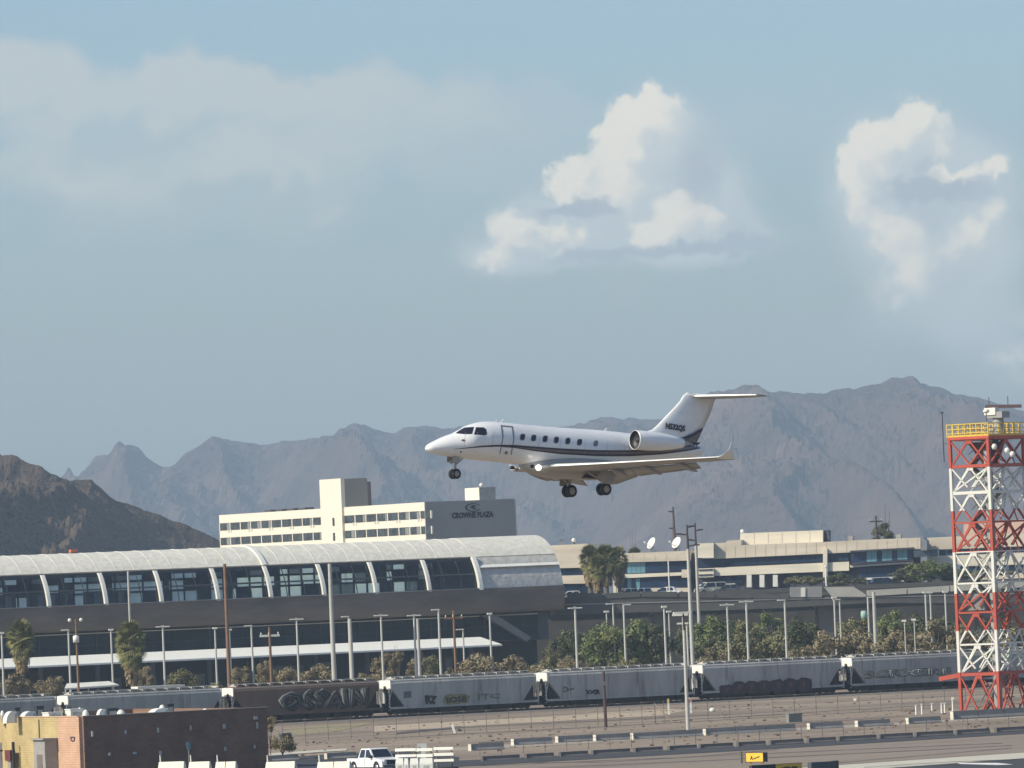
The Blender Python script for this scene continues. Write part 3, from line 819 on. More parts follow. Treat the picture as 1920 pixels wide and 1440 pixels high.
# small lift house over the gable
lx0 = HR.uz(875, 930)[0]; lx1 = HR.uz(932, 930)[0]
lzt = HR.uz(900, 914, 1)[1]
m = MB(); m.box(HR.uz(902, 930)[0], lx1, .6, 5.5, zt0 - .2, lzt); gable('lift_house', m, mat('lift_shade_grey', (.33, .33, .32), .85))  # grey holds the shade of the side turned from the sun
m = MB(); m.box(HR.uz(902, 930)[0] - .06, HR.uz(902, 930)[0] - .003, .6, 6.4, zt0 + .01, lzt); gable('lift_house_sunlit', m, hotel_white)  # white sheet paints the sunlit side of the lift house
m = MB(); xx = HR.uz(912, 912)[0]; m.ball((xx, 2, lzt + .45), .4); gable('vent_dome', m, white_metal)

# ------------------------------------------------------------------ tan offices
tan = mat('tan_render', (0.66, 0.575, 0.45), .85, var=.14, scale=.35, detail=9, spec=.15, streak=(.25, 1, 2))
tan_pale = mat('pale_render', (0.76, 0.69, 0.55), .85, var=.12, scale=.35, detail=9, spec=.15, streak=(.25, 1, 2))
blue_glass = mat('office_glass', (0.020, 0.040, 0.085), .15, var=.5, scale=.12, spec=.22)
teal_glass = mat('teal_glass', (0.13, 0.30, 0.36), .12, var=.2, scale=.15, spec=.6)
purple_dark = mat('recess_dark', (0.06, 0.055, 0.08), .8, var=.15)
OF = Frame(base(1300, 1215), radians(-7))
def opoly(pts, y=0.0): return [OF.uz(px, py, y) for px, py in pts]
def oprism(root, name, pts, y0, y1, m):
    b = MB(); b.prism(opoly(pts, y0), y0, y1); return b.build(name, m, root)
def band_y(x0, y0, x1, y1):
    return lambda px: y0 + (y1 - y0) * (px - x0) / (x1 - x0)
def glass_row(root, x0, x1, top, bot, y, step, m, alt=None, p=0):
    """a row of panes with thin mullions"""
    px = x0
    while px < x1 - 1:
        q = min(px + step, x1)
        o = oprism(root, 'window', [(px + .3, top(px)), (q - .3, top(q)), (q - .3, bot(q)), (px + .3, bot(px))], y, y + .12, alt if (alt and rng.random() < p) else m)
        px = q
def joints(root, x0, x1, top, bot, y, step):
    px = x0 + step
    while px < x1 - 2:
        oprism(root, 'panel_joint', [(px, top(px)), (px + .7, top(px)), (px + .7, bot(px)), (px, bot(px))], y - .03, y - .004, mat('joint_dark', (.50, .43, .34), .9)); px += step
# left office behind the palms
o1 = fthing('office_building', 'tan office wing between the station end and the palms with a blue window band', 'office', OF)
t = band_y(1030, 1023, 1140, 1017)
oprism(o1, 'parapet', [(1030, t(1030)), (1102, t(1102)), (1102, 1064), (1030, 1066)], 0, 14, tan)
glass_row(o1, 1030, 1102, lambda p: 1066, lambda p: 1079, .5, 9, blue_glass)
oprism(o1, 'spandrel', [(1030, 1080), (1102, 1078), (1102, 1094), (1030, 1095)], .05, 12, tan)
oprism(o1, 'lower_glass', [(1030, 1095.3), (1102, 1094.3), (1102, 1112), (1030, 1114)], .5, 10, blue_glass)
oprism(o1, 'rear_wall', [(1030, 1064), (1102, 1062), (1102, 1120), (1030, 1120)], .8, 1.0, purple_dark)
# middle office with teal corner
o2 = fthing('office_building', 'tan two storey office with bright teal glass panes and two dishes on its roof', 'office', OF)
t = band_y(1160, 1038, 1306, 1032)
oprism(o2, 'parapet', [(1150, t(1150)), (1293, t(1293)), (1293, 1051), (1150, 1055)], 0, 16, tan)
tt = band_y(1160, 1056, 1293, 1051.5); tb = band_y(1160, 1076, 1293, 1070)
glass_row(o2, 1163, 1176, tt, tb, .6, 6.5, blue_glass)
glass_row(o2, 1176, 1210, tt, tb, .6, 8.5, teal_glass)
glass_row(o2, 1210, 1293, tt, tb, .6, 8.3, blue_glass)
oprism(o2, 'spandrel', [(1152, 1077.5), (1278, 1073), (1278, 1079), (1152, 1085)], .05, 12, tan_pale)
oprism(o2, 'spandrel', [(1278, 1068), (1293, 1067.5), (1293, 1083), (1278, 1083)], .05, 12, tan)
st_, sb_ = band_y(1160, 1086, 1293, 1081), band_y(1160, 1103, 1293, 1102)
glass_row(o2, 1160, 1176, st_, sb_, .6, 8, blue_glass); glass_row(o2, 1176, 1208, st_, sb_, .6, 8, teal_glass, blue_glass, .3); glass_row(o2, 1208, 1293, st_, sb_, .6, 8.5, blue_glass)
oprism(o2, 'base_wall', [(1150, 1103), (1293, 1102), (1293, 1125), (1150, 1125)], .1, 12, tan)
oprism(o2, 'rear_wall', [(1150, 1050), (1293, 1046), (1293, 1120), (1150, 1120)], .9, 1.2, purple_dark)
oprism(o2, 'recess', [(1293, 1033), (1307, 1047), (1307, 1112), (1293, 1112)], 3, 12, purple_dark)  # dark block: the shade in the recess as colour
oprism(o2, 'pillar', [(1150, 1080), (1164, 1074), (1164, 1086), (1155, 1087), (1155, 1112), (1150, 1112)], -1.0, -.3, tan_pale)
# large office
o3 = fthing('office_building', 'large stepped tan office with long blue window bands and a penthouse', 'office', OF)
oprism(o3, 'end_block', [(1308, 1019), (1338, 1018), (1338, 1046), (1308, 1046)], -1.2, 10, tan_pale)
oprism(o3, 'parapet', [(1338.3, 1018.5), (1362, 1017.5), (1362, 1014), (1390, 1012), (1390, 1022), (1547, 1016), (1625, 1012), (1726, 1008), (1726, 1029), (1547, 1038), (1338.3, 1048)], 0, 16, tan)
oprism(o3, 'penthouse', [(1388, 1000), (1543, 994), (1543, 1020), (1388, 1026)], 3.2, 13, tan_pale)
joints(o3, 1340, 1724, lambda p: 1023.5 - max(0, p - 1400) * .043, lambda p: 1046 - (p - 1340) * .047, 0, 19)
joints(o3, 1388, 1543, lambda p: 1001 - (p - 1388) * .039, lambda p: 1020 - (p - 1388) * .03, 3.2, 26)
joints(o2, 1165, 1292, lambda p: 1040, lambda p: 1051, 0, 21)
for px in (1410, 1460, 1500, 1590, 1680):
    oprism(o3, 'roof_unit', [(px, 1010 - (px - 1410) * .03), (px + 9, 1010 - (px - 1410) * .03), (px + 9, 1024), (px, 1024)], 9, 12, mat('unit_grey', (.32, .31, .29), .8)) if px > 1560 else None
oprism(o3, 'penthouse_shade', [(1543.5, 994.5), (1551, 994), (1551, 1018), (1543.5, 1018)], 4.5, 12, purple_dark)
oprism(o3, 'ladder_frame', [(1549, 995), (1552, 995), (1556, 1012), (1552, 1012)], 3, 3.4, mullion)
at_, ab_ = band_y(1308, 1050, 1726, 1030), band_y(1308, 1064, 1726, 1044)
glass_row(o3, 1308, 1543, at_, ab_, .6, 11.8, blue_glass)
glass_row(o3, 1551, 1592, at_, ab_, .6, 10.2, blue_glass)
oprism(o3, 'spandrel', [(1308, 1066), (1338, 1065), (1338, 1082), (1308, 1083)], -.6, 10, tan_pale)
for py in (1067.5, 1077): 
    oprism(o3, 'louvre', [(1310, py), (1336, py - 1), (1336, py + 2), (1310, py + 3)], -.72, -.603, purple_dark)
oprism(o3, 'spandrel', [(1338.3, 1064.5), (1592, 1053), (1592, 1070), (1440, 1076), (1338.3, 1080)], .05, 13, tan_pale)
oprism(o3, 'pillar', [(1543, 1028), (1551, 1028), (1551, 1092), (1543, 1092)], -.5, .5, tan_pale)
for a, b, y1 in ((1400, 1409, 1101), (1424, 1433, 1101), (1449, 1458, 1100)):
    oprism(o3, 'column', [(a, 1078), (b, 1078), (b, y1), (a, y1)], -.3, .4, white_metal)
glass_row(o3, 1338, 1392, band_y(1338, 1081, 1392, 1079), band_y(1338, 1095, 1392, 1094), .7, 9, blue_glass)
oprism(o3, 'rear_wall', [(1308, 1048), (1726, 1030), (1726, 1125), (1308, 1125)], 1.0, 1.3, purple_dark)
oprism(o3, 'base_wall', [(1308, 1096), (1378, 1094), (1378, 1125), (1308, 1125)], .1, 1, tan_pale)
# projecting teal bay
bt_, bb_ = band_y(1594, 1036, 1712, 1028), band_y(1594, 1056, 1712, 1048)
oprism(o3, 'canopy', [(1594, 1032.5), (1712, 1026), (1712, 1029), (1594, 1035.5)], -1.6, 1, purple_dark)
glass_row(o3, 1596, 1712, bt_, bb_, -.6, 9.6, blue_glass, teal_glass, .45)
oprism(o3, 'canopy', [(1594, 1057), (1712, 1049), (1712, 1051), (1594, 1059)], -1.6, 1, purple_dark)
oprism(o3, 'spandrel', [(1594, 1060), (1712, 1053), (1712, 1056), (1594, 1064)], -.8, 1, white_metal)
glass_row(o3, 1612, 1680, band_y(1612, 1066, 1680, 1063), band_y(1612, 1083, 1680, 1081), -.3, 9.6, blue_glass)
oprism(o3, 'spandrel', [(1610, 1084), (1682, 1081), (1682, 1085), (1610, 1088)], -.5, 1, white_metal)
oprism(o3, 'fin_wall', [(1727, 1009), (1731, 1008), (1738, 1014), (1738, 1032), (1727, 1032)], -2.5, 3, mat('fin_grey', (.22, .23, .26), .8))
oprism(o3, 'fin_base', [(1713, 1032.5), (1757, 1030), (1757, 1043), (1713, 1045)], -1.5, 1.5, mat('dark_teal', (.05, .08, .10), .4))
# office further along, and the pink one behind the tower
o4 = fthing('office_building', 'low pale office continuing behind the red and white tower', 'office', Frame(OF.o, OF.phi))
oprism(o4, 'parapet', [(1738.5, 1008.5), (1925, 999), (1925, 1023), (1738.5, 1031)], 4, 14, tan)
glass_row(o4, 1760, 1925, band_y(1760, 1031, 1925, 1024), band_y(1760, 1042, 1925, 1035), 4.5, 15, blue_glass)
oprism(o4, 'spandrel', [(1738.5, 1044), (1925, 1036), (1925, 1056), (1738.5, 1060)], 4.1, 14, tan_pale)
glass_row(o4, 1800, 1925, band_y(1800, 1062, 1925, 1058), band_y(1800, 1078, 1925, 1074), 4.5, 15, blue_glass)
oprism(o4, 'base_wall', [(1738.5, 1078), (1925, 1074), (1925, 1125), (1738.5, 1125)], 4.1, 14, tan)
OP = Frame(base(1860, 1330), radians(-5))
o5 = fthing('office_building', 'tall pink rendered block behind the lattice tower', 'office', OP)
b = MB(); b.prism([OP.uz(*p) for p in ((1807, 979), (1935, 973), (1935, 1035), (1807, 1040))] + [], 0, 15); b.build('wall', mat('pink_render', (.70, .47, .36), .85, var=.05), o5)
b = MB(); pz = [OP.uz(*p, y=.1) for p in ((1807, 1040.5), (1935, 1035.5), (1935, 1125), (1807, 1125))]; b.prism(pz, .1, 15); b.build('lower_wall', tan, o5)
# roof dome and box on the left wing
def roof_item(name, label, cat, px, py, Y):
    return thing(name, label, cat, at(px, py, Y), 0)
d1 = roof_item('roof_ventilator', 'round white ventilator on the tan roof left of the palms', 'ventilator', 1076, 1019, 1222)
m = MB(); m.ball((0, 0, .55), .38); m.build('cowl', white_metal, d1)
m = MB(); m.tube((0, 0, -.2), (0, 0, .3), .2); m.build('stem', mullion, d1)
d2 = roof_item('roof_ventilator', 'small round white ventilator at the end of the office penthouse roof', 'ventilator', 1392, 999, 1224)
m = MB(); m.ball((0, 0, .25), .36); m.build('cowl', white_metal, d2)
m = MB(); m.tube((0, 0, -.3), (0, 0, .1), .2); m.build('stem', mullion, d2)
d3 = roof_item('roof_vent_box', 'grey box vent on the tan roof beside the station end', 'vent', 1053, 1022, 1222)
m = MB(); m.box(-.3, .3, -.3, .3, -.1, .9); m.build('housing', mat('vent_grey', (.2, .22, .25), .7), d3)
m = MB(); m.box(-.42, .42, -.42, .42, .9, 1.0); m.build('lid', mat('vent_grey', (.2, .22, .25), .7), d3)
# satellite dishes
def dish(px, py, label, tiltz):
    t = thing('satellite_dish', label, 'satellite dish', at(px, py, 1222), 0, 'dishes on the office roof')
    m = MB(); R = 1.05
    prof = [(0.02, 0)] + [(R * k / 6, .32 * (k / 6) ** 2) for k in range(1, 7)]
    prof2 = prof + [(R * .97, .36)] + [(R * k / 6, .32 * (k / 6) ** 2 + .05) for k in range(5, 0, -1)] + [(.02, .05)]
    m.lathe(prof2, n=20)
    o = m.build('reflector', white_metal, t); o.location = (0, 0, 1.0); o.rotation_euler = (radians(62), 0, radians(tiltz))
    m = MB(); m.bar((-.25, 0, -.35), (0, 0, .8), .14); m.bar((.35, .2, -.35), (0, 0, .8), .1); m.box(-.6, .6, -.5, .5, -.5, -.35); m.build('mount', mat('mount_grey', (.16, .16, .17), .7), t)
    m = MB(); m.bar((-.3, -.2, .3), (-1.35, -.5, 1.35), .10); m.box(-1.5, -1.2, -.65, -.35, 1.2, 1.5); m.build('feed_arm', white_metal, t)
    return t
dish(1224, 1031, 'white satellite dish with a long feed arm, nearer to the palms on the office roof', -58)
dish(1271, 1030, 'white satellite dish at the foot of the tall brown mast on the office roof', -52)
# ------------------------------------------------------------------ business jet on short final
PSI, PIT = radians(35), radians(6.0)
JO = at(797, 842, 416)
JM = Matrix.Translation(JO) @ Matrix.Rotation(PSI, 4, 'Z') @ Matrix.Rotation(PIT, 4, 'Y')
JI = JM.inverted()
def jl(px, py, y=0.0):
    """photograph pixel -> (x aft, z up) on the aircraft's own plane at span position y (port is negative)"""
    c = JI @ CAM; d = (JI.to_3x3() @ ray(px, py))
    t = (y - c.y) / d.y
    return c.x + d.x * t, c.z + d.z * t
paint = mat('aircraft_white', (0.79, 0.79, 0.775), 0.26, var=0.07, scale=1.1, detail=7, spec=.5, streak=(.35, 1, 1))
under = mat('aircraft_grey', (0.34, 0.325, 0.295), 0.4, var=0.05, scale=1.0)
chrome = mat('polished_metal', (0.90, 0.90, 0.88), 0.22, metal=1.0, var=.02)
le_m = mat('leading_edge_metal', (.88, .87, .82), .35, metal=.15, var=.02)
navy = mat('stripe_navy', (0.035, 0.025, 0.045), .4, var=.1)
taupe = mat('stripe_taupe', (0.16, 0.125, 0.12), .4, var=.08)
tyre_m = mat('tyre_rubber', (0.02, 0.02, 0.022), .85)
hub_m = mat('wheel_hub', (0.32, 0.30, 0.26), .5)
gear_m = mat('gear_metal', (0.34, 0.32, 0.29), .5)
ac_glass = mat('cockpit_glass', (0.018, 0.014, 0.022), .08, var=.2, spec=.7)
jet = thing('business_jet', 'white twin engine business jet with a dark brown stripe landing with its wheels down', 'aircraft', JO)
jet.rotation_mode = 'XYZ'; jet.rotation_euler = JM.to_euler('XYZ')
TOP = [jl(*p) for p in [(797,842),(799,836),(803,833),(809,829.5),(815,826.5),(826,821),(838,816),(846,813.5),(853,811),(861,805.5),(870,800.5),(880,796),(895,791.5),(911,790),(925,790.3),(948,792.5),(992,797),(1046,801.5),(1117,806),(1150,809),(1185,813),(1222,816.5),(1270,824),(1317,838.5)]]
BOT = [jl(*p) for p in [(797,842.3),(799,847),(806,849.5),(815,851.5),(828,854),(842,856.5),(865,860),(904,864),(930,866.5),(960,870),(1000,873.5),(1100,882),(1150,884),(1185,881.5),(1222,876),(1270,865.5),(1317,852)]]
XF = TOP[-1][0]
xs_f = [XF * (k / 46) ** 1.25 for k in range(47)]
def f_top(x): return interp(TOP, x)
def f_bot(x): return interp(BOT, x)
def f_w(x):
    h = (f_top(x) - f_bot(x)) / 2
    return min(1.12, h * (1.18 if x < 3 else 1.0)) if x < 4 else min(1.10, h)
def surf(x, z):
    """half width of the fuselage at (x, z)"""
    t, b = f_top(x), f_bot(x); c = (t + b) / 2; h = (t - b) / 2
    k = max(-1, min(1, (z - c) / h))
    return f_w(x) * sqrt(1 - k * k)
NR = 28
rings = []
for x in xs_f:
    t, b = f_top(x), f_bot(x); c = (t + b) / 2; h = max(.004, (t - b) / 2); w = max(.004, f_w(x))
    rings.append([(x, w * cos(2 * pi * i / NR), c + h * sin(2 * pi * i / NR)) for i in range(NR)])
m = MB(); m.loft(rings); fus = m.build('fuselage', paint, jet)
from mathutils.bvhtree import BVHTree
_bm = bmesh.new(); _bm.from_mesh(fus.data); _bvh = BVHTree.FromBMesh(_bm); _c = JI @ CAM
def skin_hit(px, py):
    d = (JI.to_3x3() @ ray(px, py)).normalized()
    h = _bvh.ray_cast(_c, d)
    return h[0], h[1]
def jsurf(px, py, side=-1):
    h = skin_hit(px, py)[0]
    if h is not None: return h.x, h.z
    return jsurf0(px, py, side)
def jsurf0(px, py, side=-1):
    x, z = jl(px, py, side * .9)
    for _ in range(4):
        x, z = jl(px, py, side * surf(x, z))
    return x, z
def skin_patch(name, poly_px, m, off=.012, parent=None, both=True, n=1):
    """a flush panel following the skin, from picture points on the port side; mirrored to starboard"""
    cx = sum(p[0] for p in poly_px) / len(poly_px); cy = sum(p[1] for p in poly_px) / len(poly_px)
    rp = []
    for k in (1.0, .75, .5, .25):
        r = []
        for (px, py) in poly_px:
            h, nn = skin_hit(cx + (px - cx) * k, cy + (py - cy) * k)
            if h is None:
                x, z = jsurf0(cx + (px - cx) * k, cy + (py - cy) * k); h = Vector((x, -surf(x, z), z)); nn = Vector((0, -1, 0))
            if nn.y > 0: nn = -nn
            r.append(h + nn * off)
        rp.append(r)
    for s in (-1, 1):
        b = MB(); q = [[(p.x, -s * p.y, p.z) for p in r] for r in rp]
        b.loft(q, smooth=True, caps=False); b.add(q[-1], [tuple(range(len(q[-1])))], True)
        b.build(name, m, parent or fus, fix=False)
def subdiv(poly, n=4):
    out = []
    for (a, b) in zip(poly, poly[1:] + poly[:1]):
        for k in range(n): out.append((a[0] + (b[0] - a[0]) * k / n, a[1] + (b[1] - a[1]) * k / n))
    return out
skin_patch('windscreen', subdiv([(854,812.6),(862,806.6),(871,801.8),(889,800.6),(885,813.8),(872,814.4)]), ac_glass)
skin_patch('side_window', subdiv([(892.5,801.2),(907,801.5),(911.5,805),(913,813),(910,816.2),(888.5,814.8)]), ac_glass)
for px, py in ((979.6,819.6),(1000.5,821.3),(1022,823),(1043,825),(1064.5,827),(1086.5,829.2),(1117,831.5)):
    big = px < 1100
    rx, ry = (4.1, 5.6) if big else (3.6, 4.9)
    pts = [(px + rx * (abs(cos(t)) ** .7) * (1 if cos(t) > 0 else -1) + 0.8 * sin(t), py - ry * (abs(sin(t)) ** .7) * (1 if sin(t) > 0 else -1)) for t in [2 * pi * k / 16 for k in range(16)]]
    skin_patch('window', pts, ac_glass if big else mat('shaded_window', (.16, .18, .20), .2))
    ro = [(px + (x - px) * 1.28, py + (y - py) * 1.2) for x, y in pts]
    skin_patch('window_rim', ro, under, off=.005)
skin_patch('sensor', [(864,825.5),(868,823.5),(872,824.5),(872.5,826.5),(868,828)], mat('sensor_brown', (.14, .11, .09), .5))
skin_patch('sensor', [(862.5,846),(865,845.5),(865.5,848.5),(863,849)], ac_glass)
# door outline
door = []
def skin_line(name, a, b, wd, m, n=10):
    bld = MB()
    for s in (-1, 1):
        prev = None
        for k in range(n + 1):
            px = a[0] + (b[0] - a[0]) * k / n; py = a[1] + (b[1] - a[1]) * k / n
            x, z = jsurf(px, py); 
            cur = ((x - wd / 2, s * (surf(x - wd / 2, z) + .008), z), (x + wd / 2, s * (surf(x + wd / 2, z) + .008), z))
            if prev: bld.quad(prev[0], prev[1], cur[1], cur[0])
            prev = cur
    return bld.build(name, m, fus)
seam_m = mat('door_seam', (.17, .17, .18), .6)
skin_line('door_seam', (939.5, 796.5), (943, 820), .09, seam_m); skin_line('door_seam', (943, 820), (937, 851), .06, seam_m)
skin_line('door_seam', (960, 799), (963.5, 822), .09, seam_m); skin_line('door_seam', (963.5, 822), (958, 853), .06, seam_m)
bld = MB()
for s in (-1, 1):
    pr = None
    for k in range(9):
        px = 939 + 22 * k / 8; x, z = jsurf(px, 797 + 2 * k / 8)
        cur = ((x, s * (surf(x, z - .08) + .008), z - .08), (x, s * (surf(x, z) + .008), z))
        if pr: bld.quad(pr[0], pr[1], cur[1], cur[0])
        pr = cur
bld.build('door_seam', seam_m, fus)
m = MB()
for s in (-1, 1):
    x, z = jsurf(949, 848); m.box(x - .07, x + .07, s * surf(x, z) - .03, s * surf(x, z) + .03, z - .12, z + .12)
m.build('door_handle', seam_m, fus)
for px_ in (873, 925, 1012, 1052, 1098, 1140, 1172):
    skin_line('panel_seam', (px_, 806 + (px_ - 873) * .075), (px_ - 3, 838 + (px_ - 873) * .06), .018, mat('panel_seam', (.42, .43, .44), .5))
# stripes
def stripe(name, upper, lower, m, off):
    N = 60
    u = [jsurf(*p) for p in upper]; l = [jsurf(*p) for p in lower]
    x0, x1 = max(u[0][0], l[0][0]), min(u[-1][0], l[-1][0])
    for s in (-1, 1):
        bld = MB(); prev = None
        for k in range(N + 1):
            x = x0 + (x1 - x0) * k / N
            zu, zl = interp(u, x), interp(l, x)
            col = [(x, s * (surf(x, zl + (zu - zl) * q / 3) + off), zl + (zu - zl) * q / 3) for q in range(4)]
            if prev:
                for q in range(3): bld.quad(prev[q], col[q], col[q+1], prev[q+1])
            prev = col
        bld.build(name, m, fus)
U0 = [(850,841.8),(863,840.6),(880,838.6),(905,835.6),(935,834),(965,834.3),(1000,837),(1050,840.7),(1117,844),(1150,844.3),(1185,844.2),(1240,841.5),(1290,834),(1312,829)]
L0 = [(850,842.3),(863,841.6),(880,840.4),(905,838.4),(935,837.5),(965,838),(1000,840.6),(1050,844.3),(1117,847.2),(1150,847.3),(1185,847),(1240,844.6),(1290,837.5),(1312,832.5)]
U1 = [(940,838),(965,838.6),(1000,843),(1050,848.3),(1117,851.6),(1150,852),(1185,851.5),(1240,848.5),(1290,842.5),(1312,838)]
L1 = [(940,838.2),(965,840),(1000,845.6),(1050,851.5),(1117,855.2),(1150,855.6),(1185,855.4),(1240,852.2),(1290,845.5),(1312,841)]
stripe('stripe', U0, L0, navy, .010); stripe('stripe', U1, L1, navy, .010); stripe('stripe_band', L0[4:], U1, taupe, .007)
# belly fairing
FB = [jl(*p, y=-.3) for p in [(984,878),(997,884.5),(1010,889.5),(1033,895.5),(1046,897.5),(1081,899),(1116,900.5),(1140,899.5),(1170,894),(1205,884)]]
rings = []
for k in range(25):
    x = FB[0][0] + (FB[-1][0] - FB[0][0]) * k / 24
    zb = interp(FB, x); zt = f_bot(x) + .75 * (sin(pi * (k + .6) / 25.2) ** .5)
    c = (zb + zt) / 2; h = (zt - zb) / 2; w = 1.28 * (sin(pi * (k + .4) / 24.8) ** .45)
    rings.append([(x, w * (abs(cos(t)) ** .75) * (1 if cos(t) > 0 else -1), c + h * (abs(sin(t)) ** .75) * (1 if sin(t) > 0 else -1)) for t in [2 * pi * i / 24 for i in range(24)]])
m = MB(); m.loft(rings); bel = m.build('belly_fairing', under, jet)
# wings
AF = [(0, 0), (.012, .018), (.04, .034), (.12, .052), (.28, .062), (.45, .058), (.65, .04), (.85, .018), (1, .002)]
def foil(xl, y, z, chord, thick=1.0, roll=0.0, n0=0.0, n1=1.0, drop=0.0):
    pts = []
    prof = [p for p in AF if n0 <= p[0] <= n1]
    up = [(c, t) for c, t in prof]; lo = [(c, -t * .85) for c, t in prof[::-1]]
    for c, t in up + lo[:-1] if n0 == 0 else up + lo:
        dx = chord * c; dz = chord * t * thick
        pts.append((xl + dx, y - dz * sin(roll), z + dz * cos(roll) - drop * c * chord))
    return pts
def wle(yabs):
    pass
LEP = [(1.0, jl(1018, 874.6, -1.0)), (4.0, jl(1118, 869.8, -4.0)), (10.1, jl(1342, 857.2, -10.1))]
def le(y):
    y = abs(y)
    for (a, p), (b, q) in zip(LEP, LEP[1:]):
        if y <= b or b == 10.1:
            k = (y - a) / (b - a); return p[0] + (q[0] - p[0]) * k, p[1] + (q[1] - p[1]) * k
def chord(y):
    y = abs(y); return 4.9 - (y - 1.0) / 3.0 * 1.9 if y < 4 else 3.0 - (y - 4.0) / 6.1 * 1.5
wings = []
for s in (-1, 1):
    ys = [.7, 1.6, 2.8, 4.0, 5.5, 7.0, 8.5, 10.1]
    rings = [foil(*[le(y)[0], s * y, le(y)[1]], chord(y) * .80 if y < 8.2 else chord(y), .8 if y > 8.2 else .95) for y in ys]
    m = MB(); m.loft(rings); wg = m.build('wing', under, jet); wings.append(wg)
    m = MB()
    rr = []
    for y in ys[1:]:
        x, z = le(y); c = chord(y)
        rr.append([(x + .055 * c, s * y, z + .030 * c), (x + .02 * c, s * y, z + .024 * c), (x - .012, s * y, z), (x + .002 * c, s * y, z - .006 * c)])
    m.loft(rr, caps=False, closed=False); m.build('leading_edge', le_m, wg)
    # winglet
    tx, tz = jl(1381, 829.5, -11.0) if True else (0, 0)
    x0, z0 = le(10.1)
    wl_ = []
    for k in range(9):
        f = k / 8
        fx, fy = (f * 1.5, f * .55) if True else 0
        wl_.append(foil(x0 + (tx - .25 - x0) * f ** .9, s * (10.1 + .72 * sin(min(1, f * 1.5) * pi / 2)), z0 + (tz - z0) * (f ** 1.5), (1.1 * (1 - f) ** 2.2 + .22), 1.0, -s * radians(72) * min(1, f * 1.6)))
    rings = wl_
    m = MB(); m.loft(rings); m.build('winglet', paint, wg)
    # flaps lowered
    for (ya, yb) in ((1.35, 4.0), (4.06, 7.9)):
        rings = []
        for y in (ya, yb):
            x, z = le(y); c = chord(y); fx = x + c * .80; fc = c * .25
            a = radians(33)
            prof = [(0, .06), (.1, .09), (.4, .08), (1, 0), (.4, -.05), (.1, -.05)]
            rings.append([(fx + fc * (px * cos(a) + pz * sin(a)), s * y, z - .06 + fc * (-px * sin(a) + pz * cos(a))) for px, pz in prof])
        m = MB(); m.loft(rings); m.build('flap', under, wg)
    for y in (3.1, 5.2, 7.3):
        x, z = le(y); c = chord(y)
        m = MB(); m.ball((0, 0, 0), 1, 10, 10, .95, .11, .16)
        o = m.build('flap_track_fairing', mat('fairing_shade', (.33, .31, .31), .5), wg); o.location = (x + c * .78, s * y, z - .20); o.rotation_euler = (0, radians(14), 0)
    # landing lamp at the wing root
    if s < 0:
        lx, lz = jl(1007.5, 877, -1.0)
    em = bpy.data.materials.get('landing_lamp')
    if not em:
        em = bpy.data.materials.new('landing_lamp'); em.use_nodes = True
        b_ = em.node_tree.nodes['Principled BSDF']; b_.inputs['Emission Color'].default_value = (1, .98, .92, 1); b_.inputs['Emission Strength'].default_value = 6
        b_.inputs['Base Color'].default_value = (.9, .9, .9, 1)
    m = MB(); m.ball((lx, s * 1.12, lz), .19, 12, 8, .8, 1, .85); m.build('landing_lamp', em if s < 0 else gear_m, bel)
    m = MB(); m.ball((lx - .35, s * 1.02, lz + .05), .16, 10, 6, 1.2, .6, .7); m.build('inlet', navy, bel)
# engines
ENG = jl(1190, 825, -1.75)
for s in (-1, 1):
    y = 1.75
    prof = [(.535, .03), (.55, 0), (.562, .08), (.57, .5), (.56, 1.1), (.51, 1.9), (.39, 2.8), (.28, 3.4), (.25, 3.42), (.2, 3.2)]
    m = MB(); m.lathe(prof, (0, 0, 0), 24, 'x'); o = m.build('engine_nacelle', paint, jet); o.location = (ENG[0], s * y, ENG[1]); o.rotation_euler = (0, radians(-1.5), 0)
    m = MB(); m.lathe([(.533, .03), (.54, -.008), (.552, -.012), (.566, .05), (.569, .08)], (0, 0, 0), 24, 'x'); m.build('inlet_lip', le_m, o)
    m = MB(); m.lathe([(.48, .3), (.51, .12), (.534, .03)], (0, 0, 0), 24, 'x'); m.build('inlet_duct', mat('duct_dark', (.05, .047, .05), .6), o)
    m = MB(); m.lathe([(.02, .22), (.48, .23), (.495, .12)], (0, 0, 0), 24, 'x'); m.build('fan', mat('fan_dark', (.035, .033, .036), .5), o)
    m = MB(); m.lathe([(.01, .06), (.10, .14), (.15, .23)], (0, 0, 0), 12, 'x'); m.build('spinner', mat('duct_dark', (.05, .047, .05), .6), o)
    m = MB(); m.lathe([(.02, 4.0), (.14, 3.7), (.22, 3.2)], (0, 0, 0), 12, 'x'); m.build('exhaust_plug', gear_m, o)
    ex = ENG[0]
    m = MB(); m.loft([[(ex + .9, s * .55, ENG[1] - .12), (ex + .9, s * .55, ENG[1] + .12), (ex + 2.9, s * .55, ENG[1] + .10), (ex + 2.9, s * .55, ENG[1] - .10)], [(ex + .8, s * 1.25, ENG[1] - .1), (ex + .8, s * 1.25, ENG[1] + .14), (ex + 2.6, s * 1.25, ENG[1] + .1), (ex + 2.6, s * 1.25, ENG[1] - .08)]], smooth=False); m.build('pylon', paint, jet)
